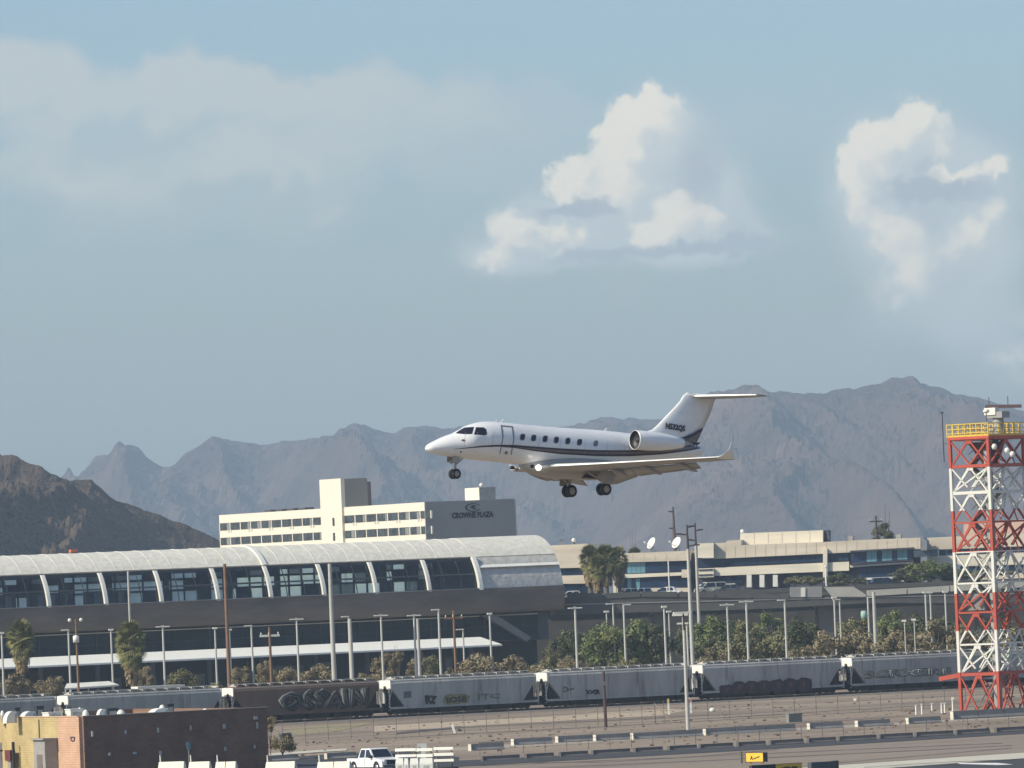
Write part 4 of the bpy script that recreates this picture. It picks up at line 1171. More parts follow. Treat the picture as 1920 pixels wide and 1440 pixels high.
# fin
FIN = [((1196, 813.5), (1298, 842)), ((1222, 806), (1304, 832)), ((1232, 797.5), (1310, 820)), ((1250.5, 778), (1320, 801)), ((1266, 762), (1329, 782)), ((1274, 753), (1334, 769)), ((1280.6, 741.5), (1338, 757)), ((1288, 735.8), (1341, 748.5))]
FIN = [(jl(*a), jl(*b)) for a, b in FIN]
fprof = [(0, 0), (.02, .30), (.08, .62), (.25, 1), (.5, .9), (.8, .4), (1, .03)]
def fin_ring(a, b, thick):
    up = [(a[0] + (b[0] - a[0]) * c, -thick * t, a[1] + (b[1] - a[1]) * c) for c, t in fprof]
    lo = [(a[0] + (b[0] - a[0]) * c, thick * t, a[1] + (b[1] - a[1]) * c) for c, t in fprof[::-1]]
    return up + lo[1:-1]
m = MB(); m.loft([fin_ring(a, b, .20 - .012 * i) for i, (a, b) in enumerate(FIN)]); fin = m.build('tail_fin', paint, jet)
def fin_patch(name, pts_px, m, y=.0, par=None):
    pts = [jl(*p, y=-.16) for p in pts_px]
    for s in (-1, 1):
        b = MB(); b.poly([(x, s * (.205 - .07 * max(0, min(1, (x - 15.5) / 5))), z) for x, z in pts]); b.build(name, m, fin, fix=False)
fin_patch('stripe', [(1272, 822.5), (1285, 818), (1302, 811), (1319, 801.5), (1317, 808), (1304, 816.5), (1288, 822.5), (1278, 826)], navy)
fin_patch('stripe_band', [(1278, 826.3), (1288, 823), (1304, 817), (1316.5, 808.6), (1308, 827), (1290, 832)], taupe)
fin_patch('stripe', [(1290, 832.3), (1308, 827.3), (1304, 835), (1296, 841.5)], navy)
me = text_mesh('N532QS', .50, .006, bold=True)
tx, tz = jl(1266, 801.5, -.2)
Wt = max(v.co.x for v in me.vertices) - min(v.co.x for v in me.vertices)
mesh_part('registration', me, navy, fin, (tx, -.215, tz), (0, radians(2), 0), (1.42 / Wt, 1, .9))
# tailplane
for s in (-1, 1):
    r0 = jl(1296, 742.5, -.15); r1 = jl(1427, 741.2, -3.75)
    m = MB(); m.loft([foil(r0[0], s * .05, r0[1], 2.0, .9), foil((r0[0] + r1[0]) / 2, s * 1.9, (r0[1] + r1[1]) / 2, 1.5, .9), foil(r1[0] - .35, s * 3.75, r1[1], .95, .9)])
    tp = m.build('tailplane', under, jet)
    m = MB(); rr = []
    for y, p, c in ((.3, r0, 2.0), (3.74, (r1[0] - .35, r1[1]), .95)):
        k = 0.06 if y < 1 else 1
        x = p[0] if y > 1 else r0[0] + (r1[0] - .35 - r0[0]) * .055
        rr.append([(x + .07 * c, s * y, p[1] + .045 * c), (x - .01, s * y, p[1]), (x + .04 * c, s * y, p[1] - .03 * c)])
    m.loft(rr, caps=False, closed=False); m.build('leading_edge', le_m, tp)
m = MB(); x0, z0 = jl(1286, 737, 0); m.ball((x0 + .9, 0, z0 - .12), 1, 12, 10, 1.0, .16, .16); m.build('tailplane_fairing', paint, jet)
# antennas
for px, py in ((925, 788), (937, 787), (1130, 803)):
    x, z = jl(px, py + 4, 0); m = MB(); m.prism([(x, z - .1), (x + .25, z + .18), (x + .32, z + .18), (x + .3, z - .1)], -.02, .02); m.build('antenna', paint, fus)
# landing gear
def wheel(parent, x, y, z, r, w):
    t = MB(); t.lathe([(r * .62, -w / 2), (r * .9, -w / 2), (r, -w * .28), (r, w * .28), (r * .9, w / 2), (r * .62, w / 2)], (x, y, z), 22, 'y'); o = t.build('wheel', tyre_m, parent)
    t = MB(); t.lathe([(.02, -w * .40), (r * .60, -w * .44), (r * .62, w * .44), (.02, w * .40)], (x, y, z), 16, 'y'); t.build('hub', hub_m, o)
nx, nz = jl(855.3, 888.5, -.15)
m = MB(); sx, sz = jl(854, 858, 0); m.tube((sx, 0, sz), (nx, 0, nz + .05), .075); m.bar((sx + .5, 0, sz), (nx, 0, nz + .5), .06); m.box(nx - .08, nx + .08, -.25, .25, nz - .05, nz + .05); ng = m.build('nose_gear', gear_m, jet)
wheel(ng, nx, -.16, nz, .29, .20); wheel(ng, nx, .16, nz, .29, .20)
for s in (-1, 1):
    m = MB(); m.box(sx - .38, sx + .08, s * .30 - .02, s * .30 + .02, sz - .28, sz + .05); m.build('gear_door', under, ng)
m = MB(); m.ball((sx - .28, 0, sz - .28), .10); m.build('taxi_lamp', hub_m, ng)
a = jl(1132.3, 917.5, -1.75); b = jl(1069, 920.5, 1.65)
mx, mz = (a[0] + b[0]) / 2, (a[1] + b[1]) / 2
for s in (-1, 1):
    zt = le(2)[1] - .1
    m = MB(); m.tube((mx - .2, s * 1.75, zt), (mx - .02, s * 1.72, mz + .05), .10); m.bar((mx - 1.0, s * 1.5, zt - .1), (mx - .1, s * 1.7, mz + .45), .09); m.bar((mx - .45, s * .9, zt - .15), (mx - .1, s * 1.68, mz + .4), .08); m.tube((mx, s * 1.35, mz), (mx, s * 2.05, mz), .07); mg = m.build('main_gear', gear_m, jet)
    wheel(mg, mx, s * 1.50, mz, .36, .23); wheel(mg, mx, s * 1.92, mz, .36, .23)
    m = MB(); m.prism([(mx - .42, mz + .30), (mx + .36, mz + .26), (mx + .44, zt + .05), (mx - .40, zt + .05)], s * 2.13 - .025, s * 2.13 + .025); m.build('gear_door', under, mg)
m = MB(); x0, z0 = jl(1100, 891.5, -1.31); x1, z1 = jl(1116, 897.5, -1.31)
m.box(x0, x0 + .42, -1.315, 1.315, z1, z0 + .02); m.box(x0 + .5, x1 + .1, -1.315, 1.315, z1, z0 + .06); m.build('wheel_well', navy, bel)

# ------------------------------------------------------------------ railway and freight cars
TR = Frame(gr(1130, 1327), radians(27))
track = TR
ball_m = mat('ballast', (.17, .155, .14), .95, var=.25, scale=2.0, detail=8, bump=.03)
b = MB(); b.add([(-120, -2.6, .15), (120, -2.6, .15), (120, 3.6, .15), (-120, 3.6, .15), (-120, -3.4, 0.01), (120, -3.4, 0.01), (120, 4.4, .01), (-120, 4.4, .01)], [(0,1,2,3),(4,5,1,0),(2,6,7,3)])
o = b.build('railway_bed', ball_m); o.location = TR.o; o.rotation_euler = (0, 0, TR.phi); tag(o, kind='structure')
rail_m = mat('rail_steel', (.12, .09, .075), .5, metal=.6)
for y in (-.2, 1.25):
    b = MB(); b.box(-120, 120, y - .035, y + .035, .19, .36); q = b.build('rail', rail_m, o)
b = MB(); b.box(-1.3, 1.3, -.12, .12, .02, .2)
tie0 = b.build('sleeper', mat('sleeper_wood', (.07, .055, .045), .9), o); tie0.rotation_euler = (0, 0, pi / 2); tie0.location = (-90, .5, 0)
for k in range(1, 300):
    share(tie0, o, (-90 + k * .62, .5, 0), (0, 0, pi / 2))
CW = 1.55
coup = [TR.x(px, -1, 3.0) for px in (-190, 117, 427, 722, 1016, 1308, 1588, 1868, 2140)]
steel_dark = mat('running_gear', (.025, .022, .022), .8, var=.3)
end_sunlit = mat('car_end_sunlit', (.80, .79, .72), .6, var=.05)  # white puts the sunlight on the car ends into colour
def hopper(i, xa, xb, label, col, plain=True):
    L = xb - xa - 1.5
    x0 = xa + .75
    body_m = mat(f'car_paint_{i}', col, .65, var=.22, scale=.45, detail=9, streak=(1, 1, .28))
    nt_ = body_m.node_tree; pb_ = nt_.nodes['Principled BSDF']; lk = pb_.inputs['Base Color'].links[0].from_socket
    tc_ = nt_.nodes.new('ShaderNodeTexCoord'); mp_r = nt_.nodes.new('ShaderNodeMapping'); mp_r.inputs['Scale'].default_value = (1.6, 1, .16); mp_r.inputs['Location'].default_value = (i * 13.7, 0, 0); nt_.links.new(tc_.outputs['Object'], mp_r.inputs[0])
    nr_ = nt_.nodes.new('ShaderNodeTexNoise'); nr_.inputs['Scale'].default_value = 1.3; nr_.inputs['Detail'].default_value = 7; nt_.links.new(mp_r.outputs[0], nr_.inputs['Vector'])
    rr_ = nt_.nodes.new('ShaderNodeMapRange'); rr_.inputs['From Min'].default_value = .54 if i != 2 else .42; rr_.inputs['From Max'].default_value = .74; rr_.inputs['To Max'].default_value = .75; nt_.links.new(nr_.outputs['Fac'], rr_.inputs['Value'])
    mxr = nt_.nodes.new('ShaderNodeMix'); mxr.data_type = 'RGBA'; nt_.links.new(rr_.outputs[0], mxr.inputs[0]); nt_.links.new(lk, mxr.inputs[6]); mxr.inputs[7].default_value = (.105, .070, .048, 1); nt_.links.new(mxr.outputs[2], pb_.inputs['Base Color'])
    t = thing('hopper_car', label, 'freight car', TR.w(x0, .5, .36), TR.phi, 'freight cars standing on the railway')
    zt, zm, zs = 4.10, 3.95, .86
    # smooth curved side: section swept between the ends, the ends cut away below
    def sec(x, f):
        """f: 0 full depth, 1 only the upper part"""
        zb = zs + f * 2.0
        pts = []
        for k in range(9):
            z = zb + (zm - .35 - zb) * k / 8
            pts.append((x, -(CW - .10 * (1 - k / 8) ** 2), z))
        pts += [(x, -CW + .12, zm - .12), (x, -CW + .45, zt - .08), (x, -.5, zt), (x, .5, zt), (x, CW - .45, zt - .08), (x, CW - .12, zm - .12)]
        for k in range(8, -1, -1):
            z = zb + (zm - .35 - zb) * k / 8
            pts.append((x, (CW - .10 * (1 - k / 8) ** 2), z))
        return pts
    m = MB()
    fr = [(.02, 1.0), (.3, .96), (1.7, .05), (2.2, 0)]
    secs = [sec(x, f) for x, f in fr] + [sec(L * k / 8, 0) for k in range(2, 7)] + [sec(L - x, f) for x, f in fr[::-1]]
    m.loft(secs, smooth=False); body = m.build('body', body_m, t)
    # side sill, side posts at the open ends, end platform
    m = MB()
    for y in (-CW + .03, CW - .03): m.box(-.25, L + .25, y - .05, y + .05, zs - .16, zs + .10)
    m.build('side_sill', body_m, t)
    for xe, s in ((-.02, -1), (L + .02, 1)):
        m = MB()
        m.box(xe - .05, xe + .05, -CW + .06, CW - .06, 3.0, zt - .12); m.build('end_panel', end_sunlit, t)
        m = MB(); m.lathe([(.02, -.04), (.30, -.04), (.30, .04), (.02, .04)], (xe + s * .12, -.2, 3.05), 12, 'x'); m.build('brake_wheel', steel_dark, t)
        m = MB(); xx = xe + s * .22
        for y in (-CW + .05, CW - .05):
            m = MB(); m.box(xx - .05, xx + .05, y - .05, y + .05, zs, 3.1); m.build('corner_post', mat('post_grey', (.42, .42, .41), .7), t)
        m = MB(); m.bar((xx, -CW + .05, 1.6), (xe - s * .1, -CW + .05, 2.9), .07); m.build('corner_brace', mat('post_grey', (.42, .42, .41), .7), t)
        m = MB()
        for k in range(7): m.box(xx - .03, xx + .03, -CW - .06, -CW + .34, zs - .3 + k * .42, zs - .26 + k * .42)
        m.build('ladder', end_sunlit, t)
        m = MB(); m.box(xe + s * .0 - .4, xe + .4, -CW, CW, zs - .12, zs - .02); m.build('platform', steel_dark, t)
        m = MB(); m.box(min(xe, xe + s * .75), max(xe, xe + s * .75), -.2, .2, .45, .8); m.build('coupler', steel_dark, t)
        m = MB(); m.tube((xe + s * .1, -.9, zs + .25), (xe + s * .1, -.3, zs + .25), .22, n=10); m.build('brake_reservoir', steel_dark, t)
        m = MB(); m.box(xe - .2, xe + .2, .3, .8, zs, zs + .5); m.build('brake_valve', steel_dark, t)
    for y in (-.95, .2):  # dark plates added to darken the open space under the sloped ends
        for q in ([(.1, zs), (.1, 2.75), (2.3, zs)], [(L - .1, zs), (L - 2.3, zs), (L - .1, 2.75)]):
            m = MB(); m.prism(q, y - .04, y + .04); m.build('shade_plate', steel_dark, t)
    m = MB(); m.box(-.9, L + .9, -.5, .5, .32, zs - .05); m.build('centre_sill', steel_dark, t)
    # roof walkway and hatch trough
    m = MB(); m.box(.4, L - .4, -.95, -.45, zt + .22, zt + .27); m.box(.4, L - .4, .45, .95, zt + .22, zt + .27)
    k = .6
    while k < L: m.box(k - .03, k + .03, -.95, .95, zt - .05, zt + .22); k += 1.5
    m.build('roof_walkway', mat('walkway_steel', (.50, .48, .42), .7), t)
    m = MB(); m.box(1.2, L - 1.2, -.3, .3, zt, zt + .16); m.build('hatch', body_m, t)
    m = MB(); m.box(.1, L - .1, -CW + .10, -CW + .26, zm - .10, zm - .02); m.box(.1, L - .1, CW - .26, CW - .10, zm - .10, zm - .02); m.build('roof_edge', mat('walkway_steel', (.50, .48, .42), .7), t)
    # discharge pockets
    n = 4; w = (L - 5.6) / n
    for k in range(n):
        a = 2.8 + w * k + .04; b_ = a + w - .08; c = (a + b_) / 2
        m = MB(); m.loft([[(a, -1.25, zs), (b_, -1.25, zs), (b_, 1.25, zs), (a, 1.25, zs)], [(c - w * .36, -1.0, .05), (c + w * .36, -1.0, .05), (c + w * .36, 1.0, .05), (c - w * .36, 1.0, .05)]], smooth=False); m.build('discharge_hopper', steel_dark, t)
    # trucks
    for xt in (1.75, L - 1.75):
        m = MB()
        for y in (-.98, .98):
            m.prism([(xt - 1.15, .55), (xt - 1.15, .35), (xt - .4, .08), (xt + .4, .08), (xt + 1.15, .35), (xt + 1.15, .55), (xt + .4, .68), (xt - .4, .68)], y - .08, y + .08)
        m.box(xt - .25, xt + .25, -1.1, 1.1, .3, .72)
        tr = m.build('truck', steel_dark, t)
        for xw in (xt - .85, xt + .85):
            for y in (-.74, .74):
                m = MB(); m.lathe([(.05, -.07), (.42, -.07), (.46, -.03), (.44, .07), (.05, .07)], (xw, y, .46), 16, 'y'); m.build('wheel', mat('wheel_steel', (.06, .045, .04), .6, metal=.3), tr)
    return t, body, L
cars = []
K_ = 1.32
specs = [('grey hopper car rising behind the brick building roof, cut off by the photo edge', (.20, .215, .22)),
         ('grey hopper car behind the white roof cowls of the brick building', (.20, .215, .22)),
         ('rusty brown hopper car covered in big outlined graffiti letters', (.095, .062, .044)),
         ('pale grey hopper car with a small yellow patch and scribbles low on its side', (.245, .255, .255)),
         ('grey hopper car behind the short dark post with small black scribbles at its end', (.245, .25, .25)),
         ('grey hopper car with a row of dark maroon bubble graffiti', (.24, .245, .25)),
         ('grey hopper car with thin outlined graffiti ending at the lattice tower', (.22, .225, .225)),
         ('grey hopper car standing behind the lattice tower', (.20, .205, .21))]
for i, ((lab, col)) in enumerate(specs):
    cars.append(hopper(i, coup[i], coup[i + 1], lab, (col[0] * K_ * 1.04, col[1] * K_, col[2] * K_ * .96)))
YC = -CW - .012
def car_local(i, px, py):
    """picture point -> the car's own (x, z) on its near side"""
    x, z = TR.uz(px, py, .5 - CW)
    o = cars[i][0].location
    return (Vector((*TR.w(x, .5 - CW, 0)[:2], 0)) - Vector((o.x, o.y, 0))).dot(TR.u), z - o.z
def graffiti_text(i, body, px0, px1, py0, py1, m, outline=.05, skew=0, fwd=0.0, wob=.22):
    xa, za = car_local(i, px0, py1); xb, zb = car_local(i, px1, py0)
    me = text_mesh(body, 1.0, .01, outline=outline)
    vx = [v.co.x for v in me.vertices]; vz = [v.co.z for v in me.vertices]
    sx = (xb - xa) / (max(vx) - min(vx)); sz = (zb - za) / (max(vz) - min(vz))
    for v in me.vertices:
        v.co.x = (v.co.x - (max(vx) + min(vx)) / 2) * sx + (xa + xb) / 2 + skew * v.co.z
        v.co.z = (v.co.z - (max(vz) + min(vz)) / 2) * sz + (za + zb) / 2
        if wob:
            n1 = noise.noise((v.co.x * .9, v.co.z * 1.1, i + 3.3)); n2 = noise.noise((v.co.x * .8 + 9, v.co.z * .9, i + 7.7)); n3 = noise.noise((v.co.x * 2.6, v.co.z * 2.2, i + 1.1))
            v.co.x += wob * (n1 + .4 * n3); v.co.z += wob * (n2 * .8 - .4 * n3)
        v.co.y = v.co.y * .25 + YC - .01 - fwd
    mesh_part('graffiti', me, m, cars[i][1])
gpale = mat('graffiti_pale', (.125, .13, .118), .7); gblack = mat('graffiti_black', (.018, .016, .018), .7); gmaroon = mat('graffiti_maroon', (.050, .022, .028), .7, var=.35, scale=1.5)
gyellow = mat('graffiti_yellow', (.22, .19, .09), .7, var=.3, scale=2); gred = mat('graffiti_pink', (.12, .055, .06), .7)
graffiti_text(2, 'OSSAIN', 520, 694, 1288, 1334, gblack, .15, wob=.55)
graffiti_text(2, 'OSSAIN', 523, 690, 1289, 1332, gpale, .075, fwd=.03, wob=.55)
graffiti_text(2, 'OSSAIN', 527, 692, 1292, 1334, gblack, .03, fwd=.06, wob=.55)
graffiti_text(3, 'RZ', 797, 818, 1303, 1319, gblack, .07)
graffiti_text(3, 'EOSB', 836, 877, 1305, 1318, gblack, .05)
graffiti_text(3, 'ITC', 895, 937, 1299, 1312, gpale, .03)
graffiti_text(4, 'YXR', 1096, 1125, 1292, 1303, gblack, .06)
graffiti_text(4, 'D~', 1053, 1076, 1285, 1297, gpale, .05)
graffiti_text(6, 'SCRXERE', 1618, 1785, 1250, 1273, gblack, .055)
graffiti_text(6, 'SCRXERE', 1619, 1784, 1251, 1272, mat('graffiti_grey', (.27, .28, .27), .7), .03, fwd=.03)
def blob_patch(i, pts, m, y=0.0):
    b = MB(); q = [car_local(i, *p) for p in pts]
    b.prism(q, YC - .012 - y, YC - .002 - y); b.build('graffiti', m, cars[i][1])
blob_patch(3, [(833,1306),(838,1302),(872,1301),(880,1305),(878,1318),(838,1322),(831,1316)], gyellow)
blob_patch(3, [(757,1297),(771,1296),(771,1308),(757,1309)], mat('patch_dark', (.10, .11, .12), .7))
# bubble letters of the maroon piece, one by one
xs = [1350, 1374, 1397, 1420, 1446, 1470, 1495]
for k, x in enumerate(xs):
    w = 25; top = 1279 - k * 1.3 + (5 if k == 0 else 0); bot = 1304 - k * 1.1
    pts = []
    for q in range(14):
        t = 2 * pi * q / 14
        pts.append((x + w / 2 + (w * .56) * (abs(cos(t)) ** .7) * (1 if cos(t) > 0 else -1) + rng.uniform(-1.5, 1.5), (top + bot) / 2 - (bot - top) / 2 * (abs(sin(t)) ** .7) * (1 if sin(t) > 0 else -1) + rng.uniform(-1.5, 1)))
    blob_patch(5, pts, gmaroon, .014 * (k % 2))
    blob_patch(5, [(x + w * .4, top + 6), (x + w * .7, top + 7), (x + w * .6, top + 9), (x + w * .45, bot - 6)], gred, .05)
    blob_patch(5, [(x + w * .95, top + 1), (x + w * 1.06, top + 3), (x + w * .98, bot - 3), (x + w * .88, bot - 5)], gblack, .055)
# ------------------------------------------------------------------ red and white radar tower
def banded():
    m = bpy.data.materials.new('tower_bands'); m.use_nodes = True
    nt = m.node_tree; b = nt.nodes['Principled BSDF']; b.inputs['Roughness'].default_value = .55
    geo = nt.nodes.new('ShaderNodeNewGeometry'); sp = nt.nodes.new('ShaderNodeSeparateXYZ'); nt.links.new(geo.outputs['Position'], sp.inputs[0])
    cr = nt.nodes.new('ShaderNodeValToRGB'); cr.color_ramp.interpolation = 'CONSTANT'
    dv = nt.nodes.new('ShaderNodeMath'); dv.operation = 'DIVIDE'; dv.inputs[1].default_value = 32; nt.links.new(sp.outputs[2], dv.inputs[0]); nt.links.new(dv.outputs[0], cr.inputs[0])
    O = (.50, .075, .038, 1); Wt = (.80, .78, .70, 1)
    ze = [0] + [TWZ(py) for py in (1260, 1183, 1112, 1033, 957, 875)]
    els = cr.color_ramp.elements
    els[0].position = 0; els[0].color = O
    els[1].position = ze[1] / 32; els[1].color = Wt
    for k, z in enumerate(ze[2:]):
        e = els.new(z / 32); e.color = O if k % 2 == 0 else Wt
    n = nt.nodes.new('ShaderNodeTexNoise'); n.inputs['Scale'].default_value = 2; mx = nt.nodes.new('ShaderNodeMix'); mx.data_type = 'RGBA'; mx.blend_type = 'MULTIPLY'; mx.inputs[0].default_value = .35
    nt.links.new(cr.outputs[0], mx.inputs[6]); nt.links.new(n.outputs['Color'], mx.inputs[7]); nt.links.new(mx.outputs[2], b.inputs['Base Color'])
    return m
TW0 = base(1875, 707)
TWL = Frame(TW0, GRID - pi / 2 + radians(26))       # lit west face, x negative to the left of the near edge
def TWZ(py):
    return TWL.uz(1864 + (py - 1080) * .036, py)[1]
xw, _ = TWL.uz(1797, 1200)
W_ = -xw
tower = fthing('radar_tower', 'red and white banded lattice tower carrying a yellow railed platform', 'tower', TWL)
tb = banded()
nodes = [0] + [TWZ(py) for py in (1263, 1207, 1147, 1092, 1033, 978, 922, 872, 822)]
ZT = nodes[-1]
WD = W_ * 1.45
corners = [(0, 0), (-W_, 0), (-W_, WD), (0, WD)]
for (cx, cy) in corners:
    m = MB(); m.box(cx - .145, cx + .145, cy - .145, cy + .145, 0, ZT); m.build('leg', tb, tower)
for k, (z0, z1) in enumerate(zip(nodes, nodes[1:])):
    for (a, b) in zip(corners, corners[1:] + corners[:1]):
        a3 = lambda f, z: (a[0] + (b[0] - a[0]) * f, a[1] + (b[1] - a[1]) * f, z)
        th = .30 if k in (0, 6, 7) else .17
        m = MB(); m.bar(a3(.045, z1), a3(.955, z1), .2, th); m.build('girder', tb, tower)
        if k % 2 == 0:   # diagonals meeting in the middle of the upper girder
            prs = (((.03, z0 + .1), (.48, z1 - .15)), ((.97, z0 + .1), (.52, z1 - .15)))
        else:
            prs = (((.03, z1 - .2), (.42, z0 + .55)), ((.97, z1 - .2), (.58, z0 + .55)), ((.5, z1 - .15), (.06, z0 + .1)), ((.5, z1 - .15), (.94, z0 + .1)))
        if b == (0, 0) or a == (0, 0): prs = prs + (((.97, z0 + .1), (.03, z1 - .2)),) if k % 2 else prs + (((.03, z1 - .2), (.5, z0 + .15)), ((.97, z1 - .2), (.5, z0 + .15)))
        for (p, q) in prs:
            m = MB(); m.bar(a3(*p), a3(*q), .145); m.build('brace', tb, tower)
        m = MB(); c = a3(.5, z1); d = Vector((b[0] - a[0], b[1] - a[1], 0)).normalized()
        m.bar(Vector(c) - d * .35 - Vector((0, 0, .25)), Vector(c) + d * .35 - Vector((0, 0, .25)), .12, .35); m.build('gusset', tb, tower)
# light inner bracing across the tower
for k, (z0, z1) in enumerate(zip(nodes, nodes[1:])):
    for (p, q) in (((0, 0, z1), (-W_, WD, z1)), ((-W_, 0, z1), (0, WD, z1)), ((-W_ / 2, 0, z0 + .2), (-W_ / 2, WD, z1)), ((0, WD / 2, z0 + .2), (-W_, WD / 2, z1)), ((0, WD * .25, z0), (0, WD * .5, z1)), ((0, WD * .75, z0), (0, WD * .5, z1))):
        m = MB(); m.bar(p, q, .10); m.build('inner_brace', tb, tower)
# internal stair, cable ladder and machine room
stair_m = mat('tower_stair', (.20, .20, .19), .7, var=.2)
for k, (z0, z1) in enumerate(zip(nodes, nodes[1:])):
    c = -W_ / 2
    m = MB(); f = 1 if k % 2 else -1
    m.bar((c + 1.6 * f, W_ * .62, z0 + .1), (c - 1.6 * f, W_ * .62, z1), .9, .14)
    m.bar((c + 1.6 * f, W_ * .62 - .45, z0 + 1.1), (c - 1.6 * f, W_ * .62 - .45, z1 + 1), .06)
    m.box(c - 2.2, c + 2.2, W_ * .55, W_ * .9, z1 - .08, z1 + .02)
    m.build('stair_flight', stair_m, tower)
m = MB(); m.box(-1.2, -.55, 1.0, 1.5, .3, ZT - .2); m.build('cable_tray', mat('cable_tray', (.33, .33, .32), .7, var=.2), tower)
z0, z1 = TWZ(1143), TWZ(1112)
x0, x1 = TWL.uz(1806, 1140, .4)[0], TWL.uz(1848, 1140, .4)[0]
m = MB(); m.loft([[(x0, .22, z0), (x1, .22, z0), (x1, 2.0, z0), (x0, 2.0, z0)], [(x0 + .7, .22, z1), (x1 - .2, .22, z1), (x1 - .2, 1.9, z1), (x0 + .7, 1.9, z1)]], smooth=False)
m.build('cabinet', mat('cabinet_grey', (.20, .20, .195), .8), tower)
# bracket arm sticking out below the lowest white band
za = nodes[1]
m = MB(); m.bar((-W_ - .1, 0, za - .05), (-W_ - 2.4, .1, za - .35), .3, .42); m.build('bracket_arm', tb, tower)
# platform
m = MB(); m.box(-W_ - .2, .2, -.2, WD + .2, ZT + .02, ZT + .28); plat = m.build('platform', mat('platform_orange', (.50, .07, .03), .6, var=.1), tower)
ym = mat('railing_yellow', (.66, .46, .06), .5, var=.08)
R0, R1 = -.40, WD + .40
R0, R1 = -.16, WD + .16
rc = [(.16, R0), (-W_ - .16, R0), (-W_ - .16, R1), (.16, R1)]
for a, b in zip(rc, rc[1:] + rc[:1]):
    for h in (.35, .75, 1.22):
        m = MB(); m.bar((a[0], a[1], ZT + .28 + h), (b[0], b[1], ZT + .28 + h), .085); m.build('rail', ym, plat)
    for k in range(7):
        f = k / 7; x, y = a[0] + (b[0] - a[0]) * f, a[1] + (b[1] - a[1]) * f
        m = MB(); m.box(x - .05, x + .05, y - .05, y + .05, ZT + .28, ZT + 1.55); m.build('post', ym, plat)
    m = MB(); m.bar((a[0], a[1], ZT + .36), (b[0], b[1], ZT + .36), .05, .2); m.build('kick_board', ym, plat)
# drum under the platform, pedestal, drive and antenna bar
m = MB(); m.loft([[(-1.6, 1.6, nodes[-2] + .1), (-.7, 1.6, nodes[-2] + .1), (-.7, 2.6, nodes[-2] + .1), (-1.6, 2.6, nodes[-2] + .1)], [(-2.4, .6, ZT - .3), (-.2, .6, ZT - .3), (-.2, 3.4, ZT - .3), (-2.4, 3.4, ZT - .3)]], smooth=False); m.build('pedestal_foot', mat('foot_dark', (.08, .04, .045), .7), tower)
rad = mat('radar_grey', (.30, .31, .30), .6, var=.1)
px_, pz_ = TWL.uz(1872, 800, 3.0)
m = MB(); m.tube((px_, 3, ZT + .28), (px_, 3, ZT + 2.0), .75, .5, 14); m.box(px_ - .9, px_ + .9, 2.3, 3.7, ZT + 2.0, ZT + 2.6); m.build('pedestal', rad, tower)
m = MB(); m.box(px_ - 1.05, px_ + .2, 2.2, 2.9, ZT + 2.3, ZT + 3.0); m.build('drive_cover', white_metal, tower)
za = ZT + 3.15
m = MB(); m.bar((px_ - 1.0, 2.4, za), (px_ + 2.0, 4.2, za - .1), .45, .32); m.build('antenna_bar', mat('antenna_maroon', (.12, .07, .075), .6), tower)
for dx in (-.7, .9):
    m = MB(); m.bar((px_ + dx, 2.6 + (dx + .7) * .55, za), (px_ + dx, 2.6 + (dx + .7) * .55, za + .9), .06); m.build('lightning_rod', mullion, tower)
dx_, dz_ = TWL.uz(1849, 771, 1.0)
m = MB(); m.ball((dx_, 1.0, dz_), .32, 14, 8, 1, 1, .66); m.build('radome', white_metal, tower)
m = MB(); m.bar((dx_, 1.0, ZT + .28), (dx_, 1.0, dz_ - .1), .07); m.build('radome_stem', mullion, tower)
mx_, _ = TWL.uz(1777, 800, .2)
mt = MB(); mt.tube((-W_ - .75, 0, nodes[-2] + .5), (-W_ - .75, 0, TWZ(768)), .05); mt.bar((-W_ - .75, 0, ZT - .3), (-W_, 0, ZT - .3), .06); mt.box(-W_ - .85, -W_ - .65, -.1, .1, TWZ(770), TWZ(767)); mt.build('whip_mast', mat('mast_dark', (.06, .035, .04), .6), tower)
for k, (px, py) in enumerate(((1866, 838), (1890, 845), (1900, 852))):
    x, z = TWL.uz(px, py, -.2)
    m = MB(); m.lathe([(.02, -.25), (.2, -.22), (.28, .1), (.12, .3), (.02, .3)], (x, -.35, z), 10); m.build('flood_lamp', white_metal, tower)

